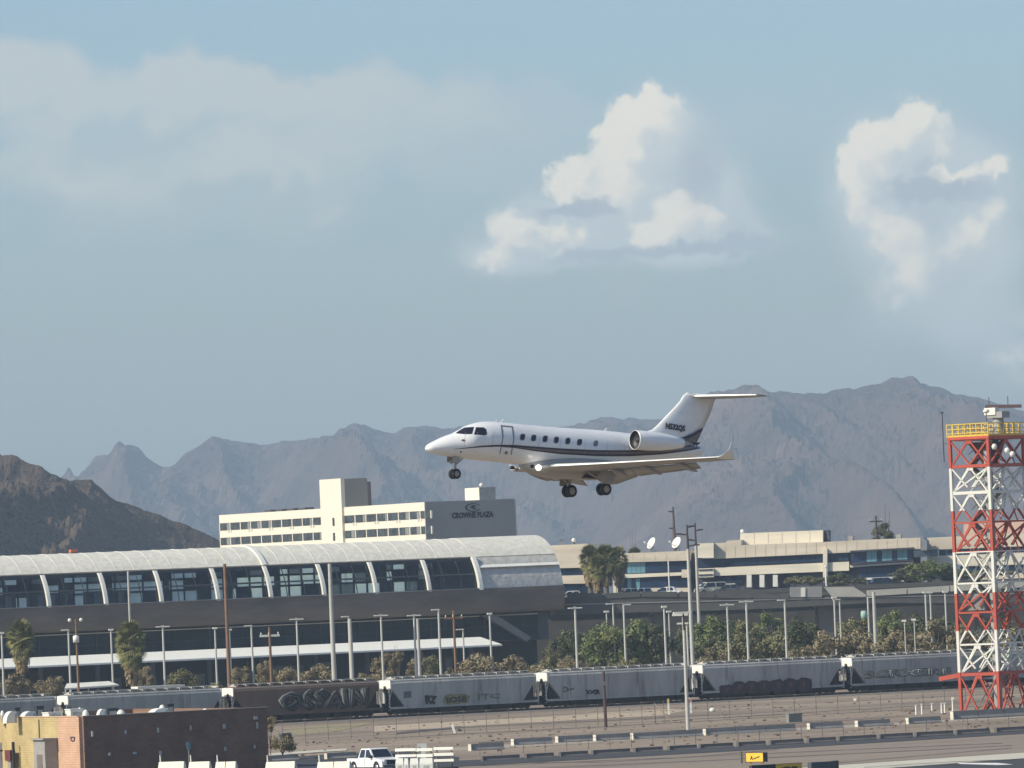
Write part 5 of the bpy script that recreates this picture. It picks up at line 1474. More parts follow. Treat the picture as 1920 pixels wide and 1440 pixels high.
# ------------------------------------------------------------------ brown block building with roof cowls
BC = base(158, 613)
zt = 5.2
BR = Frame(BC, GRID)
BL = Frame(BC, GRID - pi / 2)
def brick_mat(name, c1, c2, mortar, sc=1.0):
    m = bpy.data.materials.new(name); m.use_nodes = True
    nt = m.node_tree; b = nt.nodes['Principled BSDF']; b.inputs['Roughness'].default_value = .9; b.inputs['Specular IOR Level'].default_value = .15
    tcn = nt.nodes.new('ShaderNodeTexCoord'); mp = nt.nodes.new('ShaderNodeMapping'); mp.inputs['Rotation'].default_value = (pi / 2, 0, 0)
    nt.links.new(tcn.outputs['Object'], mp.inputs[0])
    br = nt.nodes.new('ShaderNodeTexBrick'); br.inputs['Scale'].default_value = sc; br.inputs['Color1'].default_value = (*c1, 1); br.inputs['Color2'].default_value = (*c2, 1); br.inputs['Mortar'].default_value = (*mortar, 1)
    br.inputs['Brick Width'].default_value = .4; br.inputs['Row Height'].default_value = .2; br.inputs['Mortar Size'].default_value = .012
    nt.links.new(mp.outputs[0], br.inputs['Vector'])
    n = nt.nodes.new('ShaderNodeTexNoise'); n.inputs['Scale'].default_value = .6; n.inputs['Detail'].default_value = 6; nt.links.new(tcn.outputs['Object'], n.inputs['Vector'])
    mx = nt.nodes.new('ShaderNodeMix'); mx.data_type = 'RGBA'; mx.blend_type = 'OVERLAY'; mx.inputs[0].default_value = .35
    nt.links.new(br.outputs['Color'], mx.inputs[6]); nt.links.new(n.outputs['Fac'], mx.inputs[7]); nt.links.new(mx.outputs[2], b.inputs['Base Color'])
    bp = nt.nodes.new('ShaderNodeBump'); bp.inputs['Distance'].default_value = .02; nt.links.new(br.outputs['Fac'], bp.inputs['Height']); bp.invert = True; nt.links.new(bp.outputs[0], b.inputs['Normal'])
    return m
brown_block = brick_mat('brown_block', (.235, .14, .095), (.20, .12, .085), (.26, .16, .11))
yellow_block = brick_mat('yellow_block', (.52, .41, .20), (.47, .37, .19), (.42, .33, .18))
pink_block = brick_mat('pink_block', (.60, .38, .26), (.55, .35, .24), (.48, .32, .22))
xr = BR.uz(492, 1331)[0]
bld_ = fthing('block_building', 'flat roofed block building with a dark brown long wall and a yellow end wall', 'building', BR)
LW = 26
m = MB(); m.box(.02, xr, .02, LW, 0, zt - .5); m.build('roof', mat('roof_felt', (.35, .34, .31), .9), bld_)
m = MB(); m.box(0, xr, -.28, -.003 + .02, 0, zt); m.build('wall', brown_block, bld_)
m = MB(); m.box(xr, xr + .28, -.28, LW, 0, zt); m.build('wall', brown_block, bld_)
m = MB(); m.box(0, xr + .28, LW, LW + .28, 0, zt); m.build('wall', brown_block, bld_)
xpink = BL.uz(114, 1370)[0]
ye = mat('e', (1, 1, 1)) if False else None
m = MB(); m.box(xpink, -.003 - .28 + .28, -.30, -.003, 0, zt); pw = m.build('wall', pink_block, bld_); pw.rotation_euler = (0, 0, -pi / 2); tag(pw, 'pink block strip of the end wall at the corner')
m = MB(); m.box(-LW, xpink - .003, -.30, -.003, 0, zt); yw = m.build('wall', yellow_block, bld_); yw.rotation_euler = (0, 0, -pi / 2); tag(yw, 'yellow block end wall')
copin = mat('coping', (.36, .32, .27), .8)
m = MB(); m.box(-.05, xr + .33, -.34, .1, zt + .003, zt + .07); m.build('coping', copin, bld_)
m = MB(); m.box(-LW, -.12, -.36, .1, zt + .003, zt + .07); o = m.build('coping', mat('coping_pink', (.58, .40, .28), .8), bld_); o.rotation_euler = (0, 0, -pi / 2)
for px in (75,):
    x = BL.uz(px, 1390, -.3)[0]
    m = MB(); m.box(x - .06, x + .06, -.38, -.303, 0, zt - .2); o = m.build('downpipe', mat('pipe_rust', (.16, .12, .07), .8), bld_); o.rotation_euler = (0, 0, -pi / 2)
glyph = mat('glyph_dark', (.07, .035, .045), .7)
for ch, px, py, r in (('D', 136, 1386, 1), ('A', 9.5, 1359, .3)):
    x, z = BL.uz(px, py, -.31)
    me = text_mesh(ch, .62, .01, bold=True)
    ov = bpy.data.objects.new('wall_letter', me); COL.objects.link(ov); me.materials.clear(); me.materials.append(glyph); ov.parent = yw if px < 100 else pw
    ov.location = (x, -.315, z); ov.rotation_euler = (0, r * pi / 2, 0); ov.scale = (1, 1, 1) if r != 1 else (1, 1, 2.0)
# wall lamps and small fittings on the brown wall
fit = mat('fitting_pale', (.42, .43, .42), .6)
for px, py, w, h in ((173, 1376, .16, .45), (235, 1373, .14, .3), (296, 1369, .14, .4), (357, 1365, .12, .4), (420, 1362, .2, .4), (479, 1346, .35, .28), (482, 1360, .12, .55), (205, 1414, .15, .25), (252, 1412, .3, .2), (300, 1412, .2, .35), (422, 1404, .15, .35), (477, 1400, .12, .3)):
    x, z = BR.uz(px, py, -.3)
    m = MB(); m.box(x - w / 2, x + w / 2, -.42, -.283, z - h / 2, z + h / 2); m.build('wall_fitting', fit, bld_)
# entrance booth and red alarm box on the yellow wall
xb0, xb1 = BL.uz(83, 1400, -.3)[0], BL.uz(112, 1400, -.3)[0]
zb = BL.uz(98, 1387, -.9)[1]
booth = thing('entrance_booth', 'grey metal entrance booth against the yellow end wall', 'booth', BL.w((xb0 + xb1) / 2, -.9, 0), BL.phi)
hw = (xb1 - xb0) / 2 * .75
gm = mat('booth_grey', (.30, .29, .27), .7)
m = MB(); m.box(-hw, hw, -.6, .58, 0, zb); m.build('body', gm, booth)
m = MB(); m.box(-hw * .4, hw * .5, -.64, -.603, .1, 2.1); m.build('door', mat('booth_door', (.17, .14, .12), .7), booth)
m = MB(); m.box(-hw - .12, hw + .12, -.8, .58, zb + .003, zb + .14); m.build('roof', gm, booth)
x, z = BL.uz(27, 1416, -.5)
alarm = thing('alarm_box', 'small dark red cabinet on a post by the yellow wall', 'cabinet', BL.w(x, -.9, 0), BL.phi)
m = MB(); m.box(-.55, .55, -.25, .25, z - .45, z + .45); m.build('cabinet', mat('dark_red', (.14, .035, .035), .6), alarm)
m = MB(); m.box(.62, .82, -.1, .1, 0, z + 1.15); m.build('post', mat('post_black', (.035, .03, .03), .7), alarm)
m = MB(); m.box(-.3, .3, -.12, .12, 0, z - .46); m.build('stand', gm, alarm)
x, z = BL.uz(3, 1392, -1.2)
wp = thing('gate_post', 'tall white post standing before the yellow wall', 'post', BL.w(x, -1.6, 0), BL.phi)
m = MB(); m.box(-.3, .3, -.3, .3, 0, z); m.build('post', white_metal, wp)
m = MB(); m.box(-.34, .34, -.34, .34, z - .75, z - .62); m.build('band', mat('band_brown', (.20, .11, .05), .7), wp)
# roof cowls, each its own thing
def cowl(px0, px1, py0, py1, y, label, kind='cowl', fr=BR, dark=False):
    x0, _ = fr.uz(px0, py1, y); x1, z1 = fr.uz(px1, py0, y)
    zb = zt - .45
    t = thing('roof_cowl' if kind != 'unit' else 'roof_unit', label, 'ventilator' if kind != 'unit' else 'roof unit', fr.w((x0 + x1) / 2, y, zb), GRID, 'white cowls on the block building roof' if not dark else None)
    w = (x1 - x0) / 2 * cos(fr.phi - GRID) if fr is BR else (x1 - x0) / 2
    w = abs((px1 - px0) / FPX * BC.y / 2)
    h = z1 - zb
    m = MB()
    if kind == 'cowl':   # quarter-round hood
        prof = [(-w, 0)] + [(-w + w * 1.3 * (1 - cos(a)), h * sin(a)) for a in [pi / 2 * k / 7 for k in range(1, 8)]] + [(w * .95, h * .98), (w, 0)]
        m.prism(prof, -w * .8, w * .8); m.build('hood', white_metal, t)
        m = MB(); m.box(w * .62, w * 1.02, -w * .7, -w * .83, 0, h * .8); m.build('louvre', mat('louvre_grey', (.42, .41, .38), .7), t)
    elif kind == 'mushroom':
        m.lathe([(.02, h), (w * .6, h * .94), (w, h * .7), (w, h * .55), (w * .5, h * .5), (w * .45, 0), (.02, 0)], (0, 0, 0), 14); m.build('hood', white_metal, t)
    elif kind == 'dome':
        m.lathe([(.02, h), (w * .5, h * .93), (w * .85, h * .72), (w, h * .4), (w, 0), (.02, 0)], (0, 0, 0), 16); m.build('hood', white_metal, t)
        m = MB(); m.lathe([(w * 1.02, .1), (w * 1.02, .25), (w * .98, .25), (w * .98, .1)], (0, 0, 0), 16); m.build('flange', mat('louvre_grey', (.42, .41, .38), .7), t)
    else:
        mm_ = mat('unit_black', (.03, .032, .036), .6) if dark else white_metal
        m.box(-w, w, -w, w, 0, h); m.build('casing', mm_, t)
        m = MB(); m.box(-w - .05, w + .05, -w - .05, w + .05, h + .002, h + .08); m.build('lid', mm_, t)
        m = MB(); m.box(-w * .7, w * .7, -w - .03, -w - .003, h * .3, h * .8); m.build('grille', mat('louvre_grey', (.42, .41, .38), .7), t)
    return t
cowl(0.5, 8.5, 1332, 1341, 15, 'small white mushroom vent nearest the photo edge on the brick roof', 'mushroom')
cowl(7, 29, 1333, 1346, 12, 'white quarter round hood beside the mushroom vent on the roof')
cowl(37, 64, 1333, 1346, 12, 'white quarter round hood next to the black box on the roof')
cowl(66, 80, 1325, 1345, 14, 'black box unit on the block building roof', 'unit', dark=True)
cowl(27, 36, 1328, 1344, 15, 'dark grey lattice vent between the two white hoods on the roof', 'unit', dark=True)
cowl(84, 113, 1336, 1345, 7, 'low white box between the black unit and the large white hood', 'unit')
cowl(126, 152, 1330, 1345, 6, 'large white hood above the pink strip of the end wall', 'unit')
cowl(146, 153, 1326, 1336, 6, 'white ball vent on top of the large white roof hood', 'mushroom')
cowl(154, 167, 1330, 1344, 5, 'white round hood just past the building corner', 'dome')
cowl(181, 197, 1329, 1343, 6, 'pale grey hood before the dark opening on the roof', 'cowl')
cowl(197, 218, 1329, 1342, 6.6, 'dark blue grey unit flanked by two pale hoods', 'unit', dark=True)
cowl(218, 235, 1330, 1342, 6, 'pale dome behind the dark blue grey roof unit', 'dome')
cowl(278, 312, 1327, 1338.5, 5, 'long white hood with a small turbine on the middle of the roof')
cowl(298, 310, 1321, 1330, 5.4, 'small grey turbine above the long white roof hood', 'mushroom')
cowl(311, 324, 1321, 1330, 6, 'black box beside the small turbine on the roof', 'unit', dark=True)
cowl(378, 391, 1328, 1336, 4, 'low white dome standing alone near the far end of the roof', 'dome')
# small sign on a post before the brown wall
x, z = BR.uz(354, 1398, -2)
sg = thing('post_sign', 'small blue green sign on a post before the brown wall', 'sign', BR.w(x, -2, 0), GRID)
m = MB(); m.box(-.17, .17, -.03, .03, z - .3, z + .3); m.build('sign_panel', mat('sign_teal', (.16, .26, .28), .5), sg)
m = MB(); m.box(-.04, .04, .031, .09, 0, z + .2); m.build('post', mat('post_pale', (.3, .3, .3), .6), sg)

# ------------------------------------------------------------------ ground strips of the airfield edge
strip('service_road', [(480,1423),(700,1410),(960,1396),(1300,1377),(1930,1341),(1930,1345),(1300,1382),(960,1402),(700,1418),(480,1432)], mat('worn_gravel', (.33,.28,.22), .95, var=.12, scale=.3, detail=8), .02)
strip('perimeter_road', [(0,1470),(480,1442),(880,1426),(1500,1395),(1930,1371),(1930,1376),(1500,1402),(880,1437),(480,1455),(0,1485)], asphalt, .04)
strip('taxiway_shoulder', [(780,1443),(880,1437.5),(1500,1402.3),(1930,1376.3),(1930,1411),(1520,1438),(1300,1452),(780,1475)], shoulder, .03)
strip('concrete_strip', [(1300,1454),(1520,1439),(1930,1411.5),(1930,1422),(1720,1437),(1300,1466)], concrete_g, .045)
strip('taxiway', [(1300,1467),(1720,1437.5),(1930,1422.5),(1930,1500),(1300,1500)], asphalt, .05)
strip('edge_line', [(1795,1432),(1870,1432),(1900,1435),(1870,1436),(1800,1434)], mat('line_white', (.75,.73,.68), .7), .065)
strip('parking_apron', [(480,1424),(660,1412),(760,1408),(860,1420),(860,1470),(480,1470)], asphalt, .03)
strip('kerb_strip', [(497,1414),(600,1407),(650,1404.5),(650,1408),(600,1411),(497,1418.5)], concrete_g, .05)
strip('mound', [(530,1366),(640,1358),(700,1355),(640,1370),(560,1379)], mat('dry_grass', (.26,.22,.12), .95, var=.3, scale=1.0), .025)
strip('drain_channel', [(745,1374),(860,1362),(880,1363),(850,1367),(740,1377)], mat('weed_dark', (.07,.05,.05), .95, var=.4, scale=1), .028)
tr1 = mat('track_tan', (.40,.32,.22), .95, var=.15, scale=.3, detail=8)
strip('dirt_track', [(700,1362),(960,1347),(1240,1330),(1300,1330),(1240,1342),(960,1357),(700,1373)], tr1, .022)
tr2 = mat('rut_dark', (.20,.16,.13), .95, var=.2, scale=.5)
for i, (a, b) in enumerate((((700,1385),(1930,1318)),((760,1369),(1500,1332)),((900,1392),(1700,1343)),((1240,1352),(1920,1311)))):
    f = lambda px: a[1] + (b[1] - a[1]) * (px - a[0]) / (b[0] - a[0])
    pts = []; n = 14
    for k in range(n + 1):
        px = a[0] + (b[0] - a[0]) * k / n; pts.append((px, f(px) + rng.uniform(-.5, .5)))
    strip('wheel_rut', pts + [(px, y + rng.uniform(.5, 1.3)) for px, y in pts[::-1]], tr2, .031 + .002 * i)

# weeds, clods and stones scattered over the bare ground: nobody could count them
wb = MB(); wr_ = random.Random(21)
for _ in range(800):
    px = wr_.uniform(490, 1925); f = (px - 960) * -.052
    py = wr_.choice((wr_.uniform(1338, 1420), wr_.gauss(1352, 4), wr_.gauss(1376, 5), wr_.gauss(1400, 6))) + f
    if py > 1424 + f: continue
    p = gr(px, py); s_ = wr_.uniform(.06, .24); h_ = s_ * wr_.uniform(.25, .8)
    for k in range(3):
        a = wr_.uniform(0, 6.28); d = Vector((cos(a), sin(a), 0)) * s_
        wb.add([(p.x - d.x, p.y - d.y, .0), (p.x + d.x, p.y + d.y, .0), (p.x + d.x * .6, p.y + d.y * .6, h_), (p.x - d.x * .7, p.y - d.y * .7, h_ * .8)], [(0, 1, 2, 3)])
tag(wb.build('weeds', mat('dry_weeds', (.21, .165, .115), .95, var=.35, scale=.25), fix=False), 'dry weeds and clods scattered over the bare ground', 'weeds', None, 'stuff')

tym = mat('tyre_mark', (.10, .09, .082), .9, var=.3, scale=.6)
for i, pts in enumerate((((900, 1437), (1200, 1424), (1560, 1408), (1925, 1392)), ((960, 1444), (1300, 1428), (1700, 1409), (1925, 1397)), ((1560, 1432), (1700, 1420), (1925, 1401)), ((1000, 1431), (1130, 1430), (1300, 1420), (1480, 1404)), ((1620, 1440), (1780, 1430), (1925, 1424)))):
    up = []; lo = []
    for (a, b) in zip(pts, pts[1:]):
        for k in range(8):
            x = a[0] + (b[0] - a[0]) * k / 8; y = a[1] + (b[1] - a[1]) * k / 8 + wr_.uniform(-.12, .12)
            up.append((x, y)); lo.append((x, y + wr_.uniform(.35, .6)))
    strip('tyre_mark', up + lo[::-1], tym, .058 + .003 * i)
# ------------------------------------------------------------------ concrete barriers
barr = mat('barrier_concrete', (.21, .205, .20), .85, var=.12, scale=.8, detail=7)
barr_sunlit = mat('barrier_sunlit', (.62, .58, .48), .85, var=.08, scale=.8)
barr_dark = mat('barrier_dark', (.11, .105, .105), .85, var=.15, scale=.8)
def jersey(px0, px1, py1, h, label, group, m=barr, thick=.62, phi=None):
    """barrier whose foot runs through (px0, py1) and (px1, ...) along the grid"""
    p = gr(px0, py1); fr = Frame(p, GRID if phi is None else phi)
    L = fr.uz(px1, py1 - 3)[0]
    t = thing('road_barrier', label, 'barrier', p, fr.phi, group)
    s = thick / 2
    sec = [(-s, 0), (-s, .12 * h), (-s * .45, .42 * h), (-s * .3, h), (s * .3, h), (s * .45, .42 * h), (s, .12 * h), (s, 0)]
    n = max(1, round(L / 3.2)); 
    for k in range(n):
        a = L * k / n; b = L * (k + 1) / n - .06
        mb = MB(); mb.loft([[(a, y, z) for y, z in sec], [(b, y, z) for y, z in sec]], smooth=False); mb.build('block', m, t)
    mb = MB(); mb.box(-.07, -.003, -s * .9, s * .9, 0, h * .96); mb.build('sun_end', barr_sunlit if h > .5 else m, t)  # pale slab: sunlight on the taller barriers' ends put into colour
    return t
G1 = 'dark concrete barriers across the bare ground'
row1 = [(882, 945, 1408, 'short dark barrier next to the white boards'), (962, 1035, 1398, 'dark barrier under a small white blob, second past the white boards'), (1045, 1112, 1393, 'dark barrier in line below the short brown post'),
        (1116, 1183, 1390, 'dark barrier just past the one below the brown post'), (1186, 1318, 1387, 'long double dark barrier below the foot of the white lamp mast'), (1322, 1492, 1379, 'longest dark barrier, above the yellow airfield sign'),
        (1517, 1580, 1368, 'single dark barrier with a sunlit end, first after the longest one'), (1607, 1669, 1363.5, 'single dark barrier with a sunlit end, second after the longest one'), (1702, 1764, 1358, 'single dark barrier with a sunlit end, just before the lattice tower'), (1786, 1930, 1350, 'long grey barrier hiding the foot of the lattice tower')]
for a, b, y, lab in row1: jersey(a, b, y, .62 if a < 1780 else .85, lab, G1)
G2 = 'low barriers along the asphalt road'
x = 905; k = 0
r2y = lambda px: 1424.5 - (px - 960) * (54.0 / 960)
R2L = ['under the first dark barrier past the white boards', 'under the gap before the second dark barrier', 'under the second dark barrier past the white boards', 'in line below the short brown post', 'just past the foot line of the short brown post', 'below the long double barrier', 'straight below the white lamp mast', 'first past the lamp mast line', 'before the yellow airfield sign', 'right behind the yellow airfield sign', 'just past the yellow airfield sign', 'above the grey sign back', 'below the first single barrier with a sunlit end', 'below the second single barrier with a sunlit end', 'below the white bollards', 'below the lattice tower foot', 'past the lattice tower foot', 'at the photo edge past the tower', 'last one cut by the photo edge']
while x < 1915:
    w = rng.choice((52, 62, 70))
    jersey(x, min(x + w, 1928), r2y(x), .42, 'low dark road barrier ' + R2L[k], G2, m=barr_dark, thick=.5)
    x += w + rng.choice((6, 9, 12)); k += 1
# white concrete blocks at the bottom edge
Wg = 'white concrete blocks beside the pickup'
for i, (a, b, lab) in enumerate(((300, 349, 'white block below the sign post on the brown wall'), (357, 397, 'white block second from the building side'), (407, 446, 'white block split by a joint, under the end of the brown wall'), (501, 557, 'white block past the corner of the brown building'), (598, 660, 'white block touching the white pickup'))):
    p = gr(a, 1468); fr = Frame(p, radians(-20)); L = fr.uz(b, 1467)[0]
    t = thing('concrete_block', lab, 'barrier', p, fr.phi, Wg)
    mb = MB(); z = fr.uz((a + b) / 2, 1428)[1]
    n = 2 if i in (2, 4) else 1
    for k in range(n):
        mb = MB(); xa, xb = L * k / n, L * (k + 1) / n - .05
        mb.loft([[(xa, -.3, 0), (xb, -.3, 0), (xb, .3, 0), (xa, .3, 0)], [(xa, -.3, z * .7), (xb, -.3, z * .7), (xb, .3, z * .7), (xa, .3, z * .7)], [(xa + .03, -.12, z), (xb - .03, -.12, z), (xb - .03, .12, z), (xa + .03, .12, z)]], smooth=False); mb.build('block', mat('block_white', (.78, .74, .62), .8, var=.07), t)
    mb = MB(); mb.tube((.1, .2, 0), (.02, .2, z + .55), .12, .05); mb.build('marker_cone', white_metal, t)
# dark barriers behind the white blocks
jersey(612, 668, 1424, .55, 'dark barrier partly hidden behind the white pickup', G1)
jersey(500, 560, 1428, .5, 'dark barrier beyond the corner of the brown building', G1)

# white barricades
def barricade(px0, px1, pyb, label, rows, skip=()):
    p = gr(px0, pyb); fr = Frame(p, radians(-36)); L = fr.uz(px1, pyb)[0]
    t = thing('barricade', label, 'barricade', p, fr.phi, 'white board barricades beside the pickup')
    for k, (y0, y1) in enumerate(rows):
        mb = MB(); mb.box(0, L, -.05, 0, fr.uz(px0, y1)[1], fr.uz(px0, y0)[1]); mb.build('board', white_metal, t)
    zt_ = fr.uz(px0, rows[0][0])[1]
    for x in (.25, L - .25):
        mb = MB(); mb.box(x - .06, x + .06, .003, .1, 0, zt_ + .1); mb.build('upright', mat('upright_brown', (.16, .12, .10), .8), t)
        mb = MB(); mb.box(x - .06, x + .06, -.7, .8, 0, .08); mb.build('foot', mat('upright_brown', (.16, .12, .10), .8), t)
    return t
barricade(743, 782, 1446, 'white barricade of two boards right behind the pickup nose', ((1403.5, 1409), (1415, 1420)))
barricade(783, 813, 1446, 'white barricade in the middle of the three, with a grey panel', ((1403, 1408.5), (1414, 1420)))
barricade(815, 852, 1444, 'white barricade of three boards furthest from the pickup', ((1401, 1406.5), (1412, 1417.5), (1423.5, 1428.5)))
p = gr(786, 1440); t = thing('panel_sign', 'small grey panel standing before the middle barricade', 'sign', p, radians(-8))
mb = MB(); mb.prism([(0, 1.5), (.7, 1.5), (.7, 2.0), (-.1, 2.0), (-.1, 1.8)], -.05, 0); mb.box(.12, .6, -.05, .0, .6, 1.497); mb.build('panel', mat('panel_grey', (.45, .46, .44), .6), t)
mb = MB(); mb.box(.3, .4, .003, .08, 0, 1.9); mb.build('post', mullion, t)
for i, (a, b, lab) in enumerate(((743, 758, 'square white block next to the pickup grille'), (759, 767, 'narrow white block between two wider ones'), (770, 786, 'white block under the grey panel'), (788, 813, 'widest white block under the barricades'))):
    p = gr(a, 1448); fr = Frame(p, radians(-8)); L = fr.uz(b, 1448)[0]; z = fr.uz(a, 1422)[1]
    t = thing('water_barrier', lab, 'barrier', p, fr.phi, 'white plastic blocks under the barricades')
    mb = MB(); mb.loft([[(0, -.3, 0), (L, -.3, 0), (L, .3, 0), (0, .3, 0)], [(0, -.3, z * .6), (L, -.3, z * .6), (L, .3, z * .6), (0, .3, z * .6)], [(.04, -.15, z), (L - .04, -.15, z), (L - .04, .15, z), (.04, .15, z)]], smooth=False); mb.build('body', white_metal, t)
    mb = MB(); mb.box(L * .3, L * .7, -.33, -.303, z * .35, z * .5); mb.build('recess', mat('panel_grey', (.45, .46, .44), .6), t)

# ------------------------------------------------------------------ white pickup
car_white = mat('car_white', (.82, .82, .80), .25, var=.02, spec=.5)
car_glass = mat('car_glass', (.015, .018, .03), .06, var=.2, spec=.7)
car_black = mat('car_trim', (.022, .024, .026), .5)
def vehicle(name, label, cat, loc, rot, L, Wd, H, hood, cab0, cab1, bed, paintm, group=None):
    """x forward (nose at +L/2); z up"""
    t = thing(name, label, cat, loc, rot, group)
    zs, zb = .55 * H / 1.9, 1.12 * H / 1.9
    w = Wd / 2
    prof = [(-L/2, .42), (-L/2, zb - .05), (-L/2 + .1, zb), (cab0, zb), (cab1, zb), (cab1 + .2, zb + .02), (L/2 - .35, zb - .08), (L/2 - .05, zb - .2), (L/2, .8), (L/2, .42)]
    wr = .40 * H / 1.9
    def arch(xc): return [(xc + wr * 1.25 * cos(a), max(.42, wr + wr * 1.25 * sin(a))) for a in [pi * k / 6 for k in range(7)]]
    ax = [L/2 - .95, -L/2 + 1.05]
    poly = prof + [(ax[0] + wr * 1.25, .42)] + arch(ax[0])[0:7] + [(ax[0] - wr * 1.25, .42), (ax[1] + wr * 1.25, .42)] + arch(ax[1]) + [(ax[1] - wr * 1.25, .42)]
    mb = MB(); mb.prism(poly, -w, w); body = mb.build('body', paintm, t)
    # cab: pillars and roof with glass between
    r0, r1 = cab0 + .35, cab1 - .75
    mb = MB(); mb.loft([[(cab0, -w + .04, zb), (cab1, -w + .04, zb), (cab1, w - .04, zb), (cab0, w - .04, zb)], [(r0, -w + .18, H), (r1, -w + .18, H), (r1, w - .18, H), (r0, w - .18, H)]], smooth=False); mb.build('cabin', paintm, t)
    def lerp(a, b, k): return tuple(a[i] + (b[i] - a[i]) * k for i in range(3))
    A, B = (cab1, -w + .04, zb), (cab1, w - .04, zb); C, D = (r1, w - .18, H), (r1, -w + .18, H)
    off = Vector((.03, 0, .015))
    q = [lerp(lerp(A, B, .05), lerp(D, C, .05), .08), lerp(lerp(A, B, .95), lerp(D, C, .95), .08), lerp(lerp(A, B, .95), lerp(D, C, .95), .88), lerp(lerp(A, B, .05), lerp(D, C, .05), .88)]
    mb = MB(); mb.poly([tuple(Vector(p) + off) for p in q]); mb.build('windscreen', car_glass, t)
    mid = (cab0 + cab1) / 2 - .1
    for s in (-1, 1):
        y0, y1 = s * (w - .03), s * (w - .165)
        for (a0, a1, b0, b1) in ((mid + .08, cab1 - .18, (mid + .08), r1 - .05), (cab0 + .22, mid - .08, r0 + .08, mid - .08)):
            z0, z1 = zb + .06, H - .1; k0 = .08; k1 = .88
            mb = MB(); mb.poly([(a0, y0 + (y1 - y0) * k0 + s * .012, z0), (a1, y0 + (y1 - y0) * k0 + s * .012, z0), (b1, y0 + (y1 - y0) * k1 + s * .012, z1), (b0, y0 + (y1 - y0) * k1 + s * .012, z1)]); mb.build('side_window', car_glass, t, fix=False)
        mb = MB(); mb.box(cab1 - .35, cab1 - .1, s * w - .02 if s > 0 else -w - .22, s * w + .22 if s > 0 else -w + .02, zb + .02, zb + .26); mb.build('mirror', car_black, t)
        mb = MB(); mb.box(L/2 - .12, L/2 + .02, s * (w - .42) - .22, s * (w - .42) + .36 * (1 if s > 0 else .6), .82, 1.02); mb.build('headlight', mat('headlight_glass', (.6, .62, .62), .15), t)
        mb = MB(); mb.box(mid - .02, mid + .02, s * (w + .004) - .003, s * (w + .004) + .003, .5, zb - .03); mb.build('door_gap', car_black, body)
    mb = MB(); mb.box(L/2 - .1, L/2 + .035, -w + .42, w - .42, .62, 1.0); mb.build('grille', car_black, t)
    mb = MB(); mb.box(L/2 - .1, L/2 + .12, -w + .05, w - .05, .36, .58); mb.build('bumper', mat('bumper_grey', (.12, .12, .125), .4), t)
    if bed:
        mb = MB(); mb.box(-L/2 + .12, cab0 - .1, -w + .12, w - .12, zb + .003, zb + .02); mb.build('bed', car_black, t)
    for xw in ax:
        for s in (-1, 1):
            mb = MB(); mb.lathe([(wr * .6, -.12), (wr * .95, -.12), (wr, -.06), (wr, .06), (wr * .95, .12), (wr * .6, .12)], (xw, s * (w - .12), wr), 18, 'y'); o = mb.build('wheel', tyre_m, t)
            mb = MB(); mb.lathe([(.02, -.1), (wr * .58, -.11), (wr * .6, .11), (.02, .1)], (xw, s * (w - .12), wr), 12, 'y'); mb.build('rim', mat('rim_alloy', (.45, .45, .46), .3, metal=.6), o)
    return t
pk = gr(704, 1447)
vehicle('pickup_truck', 'white crew cab pickup with dark windows parked by the white blocks', 'pickup', pk, radians(-58), 5.6, 2.0, 1.92, 1.3, -1.1, 1.35, True, car_white)
# cars on the raised deck
def deckcar(px, py, rot, label, m, L=4.7, H=1.55, cab0=-1.5, cab1=1.3):
    z = 11.6; p = gr(px, py, z)
    d = 1128; k = (z - CAMH) / ray(px, py).z if ray(px, py).z < 0 else 0
    X = base(px, d, z)
    return vehicle('parked_car', label, 'car', X, rot, L, 1.85, H, 1.1, cab0, cab1, False, m, 'cars on the raised parking deck')
deckcar(1335, 1106, radians(200), 'cream van parked below the stepped office end block', mat('car_cream', (.62, .57, .46), .35), 5.2, 2.0, -2.3, 1.8)
deckcar(1366, 1109, radians(185), 'dark grey car just past the cream van', mat('car_grey', (.10, .11, .12), .3))
deckcar(1250, 1109, radians(170), 'low white car on the deck near the thin white flag pole', car_white)
deckcar(1180, 1112, radians(188), 'silver car next to the palm trunks on the deck', mat('car_silver', (.4, .42, .43), .3))
deckcar(1072, 1117, radians(180), 'pale car beside the end of the station', mat('car_pale', (.55, .55, .52), .35))
deckcar(1660, 1103, radians(8), 'dark long car with a sunlit bonnet beneath the teal bay', mat('car_navy', (.03, .04, .06), .3), 5.6, 1.6, -2.2, 1.2)
deckcar(1205, 1111, radians(186), 'white car between the silver car and the low white one', car_white)

# ------------------------------------------------------------------ airfield signs
def signtext(body, px0, px1, py0, py1, fr, y, m, parent, bold=True):
    me = text_mesh(body, 1, .005, bold=bold)
    vx = [v.co.x for v in me.vertices]; vz = [v.co.z for v in me.vertices]
    (xa, za), (xb, zb) = fr.uz(px0, py1, y), fr.uz(px1, py0, y)
    sx = (xb - xa) / (max(vx) - min(vx)); sz = (zb - za) / (max(vz) - min(vz))
    o = mesh_part('lettering', me, m, parent)
    o.scale = (sx, 1, sz); o.location = (xa - min(vx) * sx, y - .004, za - min(vz) * sz)
black_ink = mat('sign_black', (.015, .014, .012), .6)
p = gr(1434, 1436); F1 = Frame(p, radians(-48))
s1 = fthing('airfield_sign', 'bright yellow airfield sign with black characters', 'sign', F1)
xa, za = F1.uz(1399, 1429); xb, zb = F1.uz(1431, 1411)
mb = MB(); mb.box(xa, xb, 0, .45, za, zb); body = mb.build('housing', mat('sign_housing', (.03, .03, .03), .6), s1)
mb = MB(); mb.box(xa + .05, xb - .03, -.03, -.003, za + .03, zb - .03); fc = mb.build('face', mat('sign_yellow', (.85, .50, .05), .5, var=.05), s1)
signtext('A', 1406.5, 1412, 1417, 1425, F1, -.03, black_ink, fc)
mb = MB()
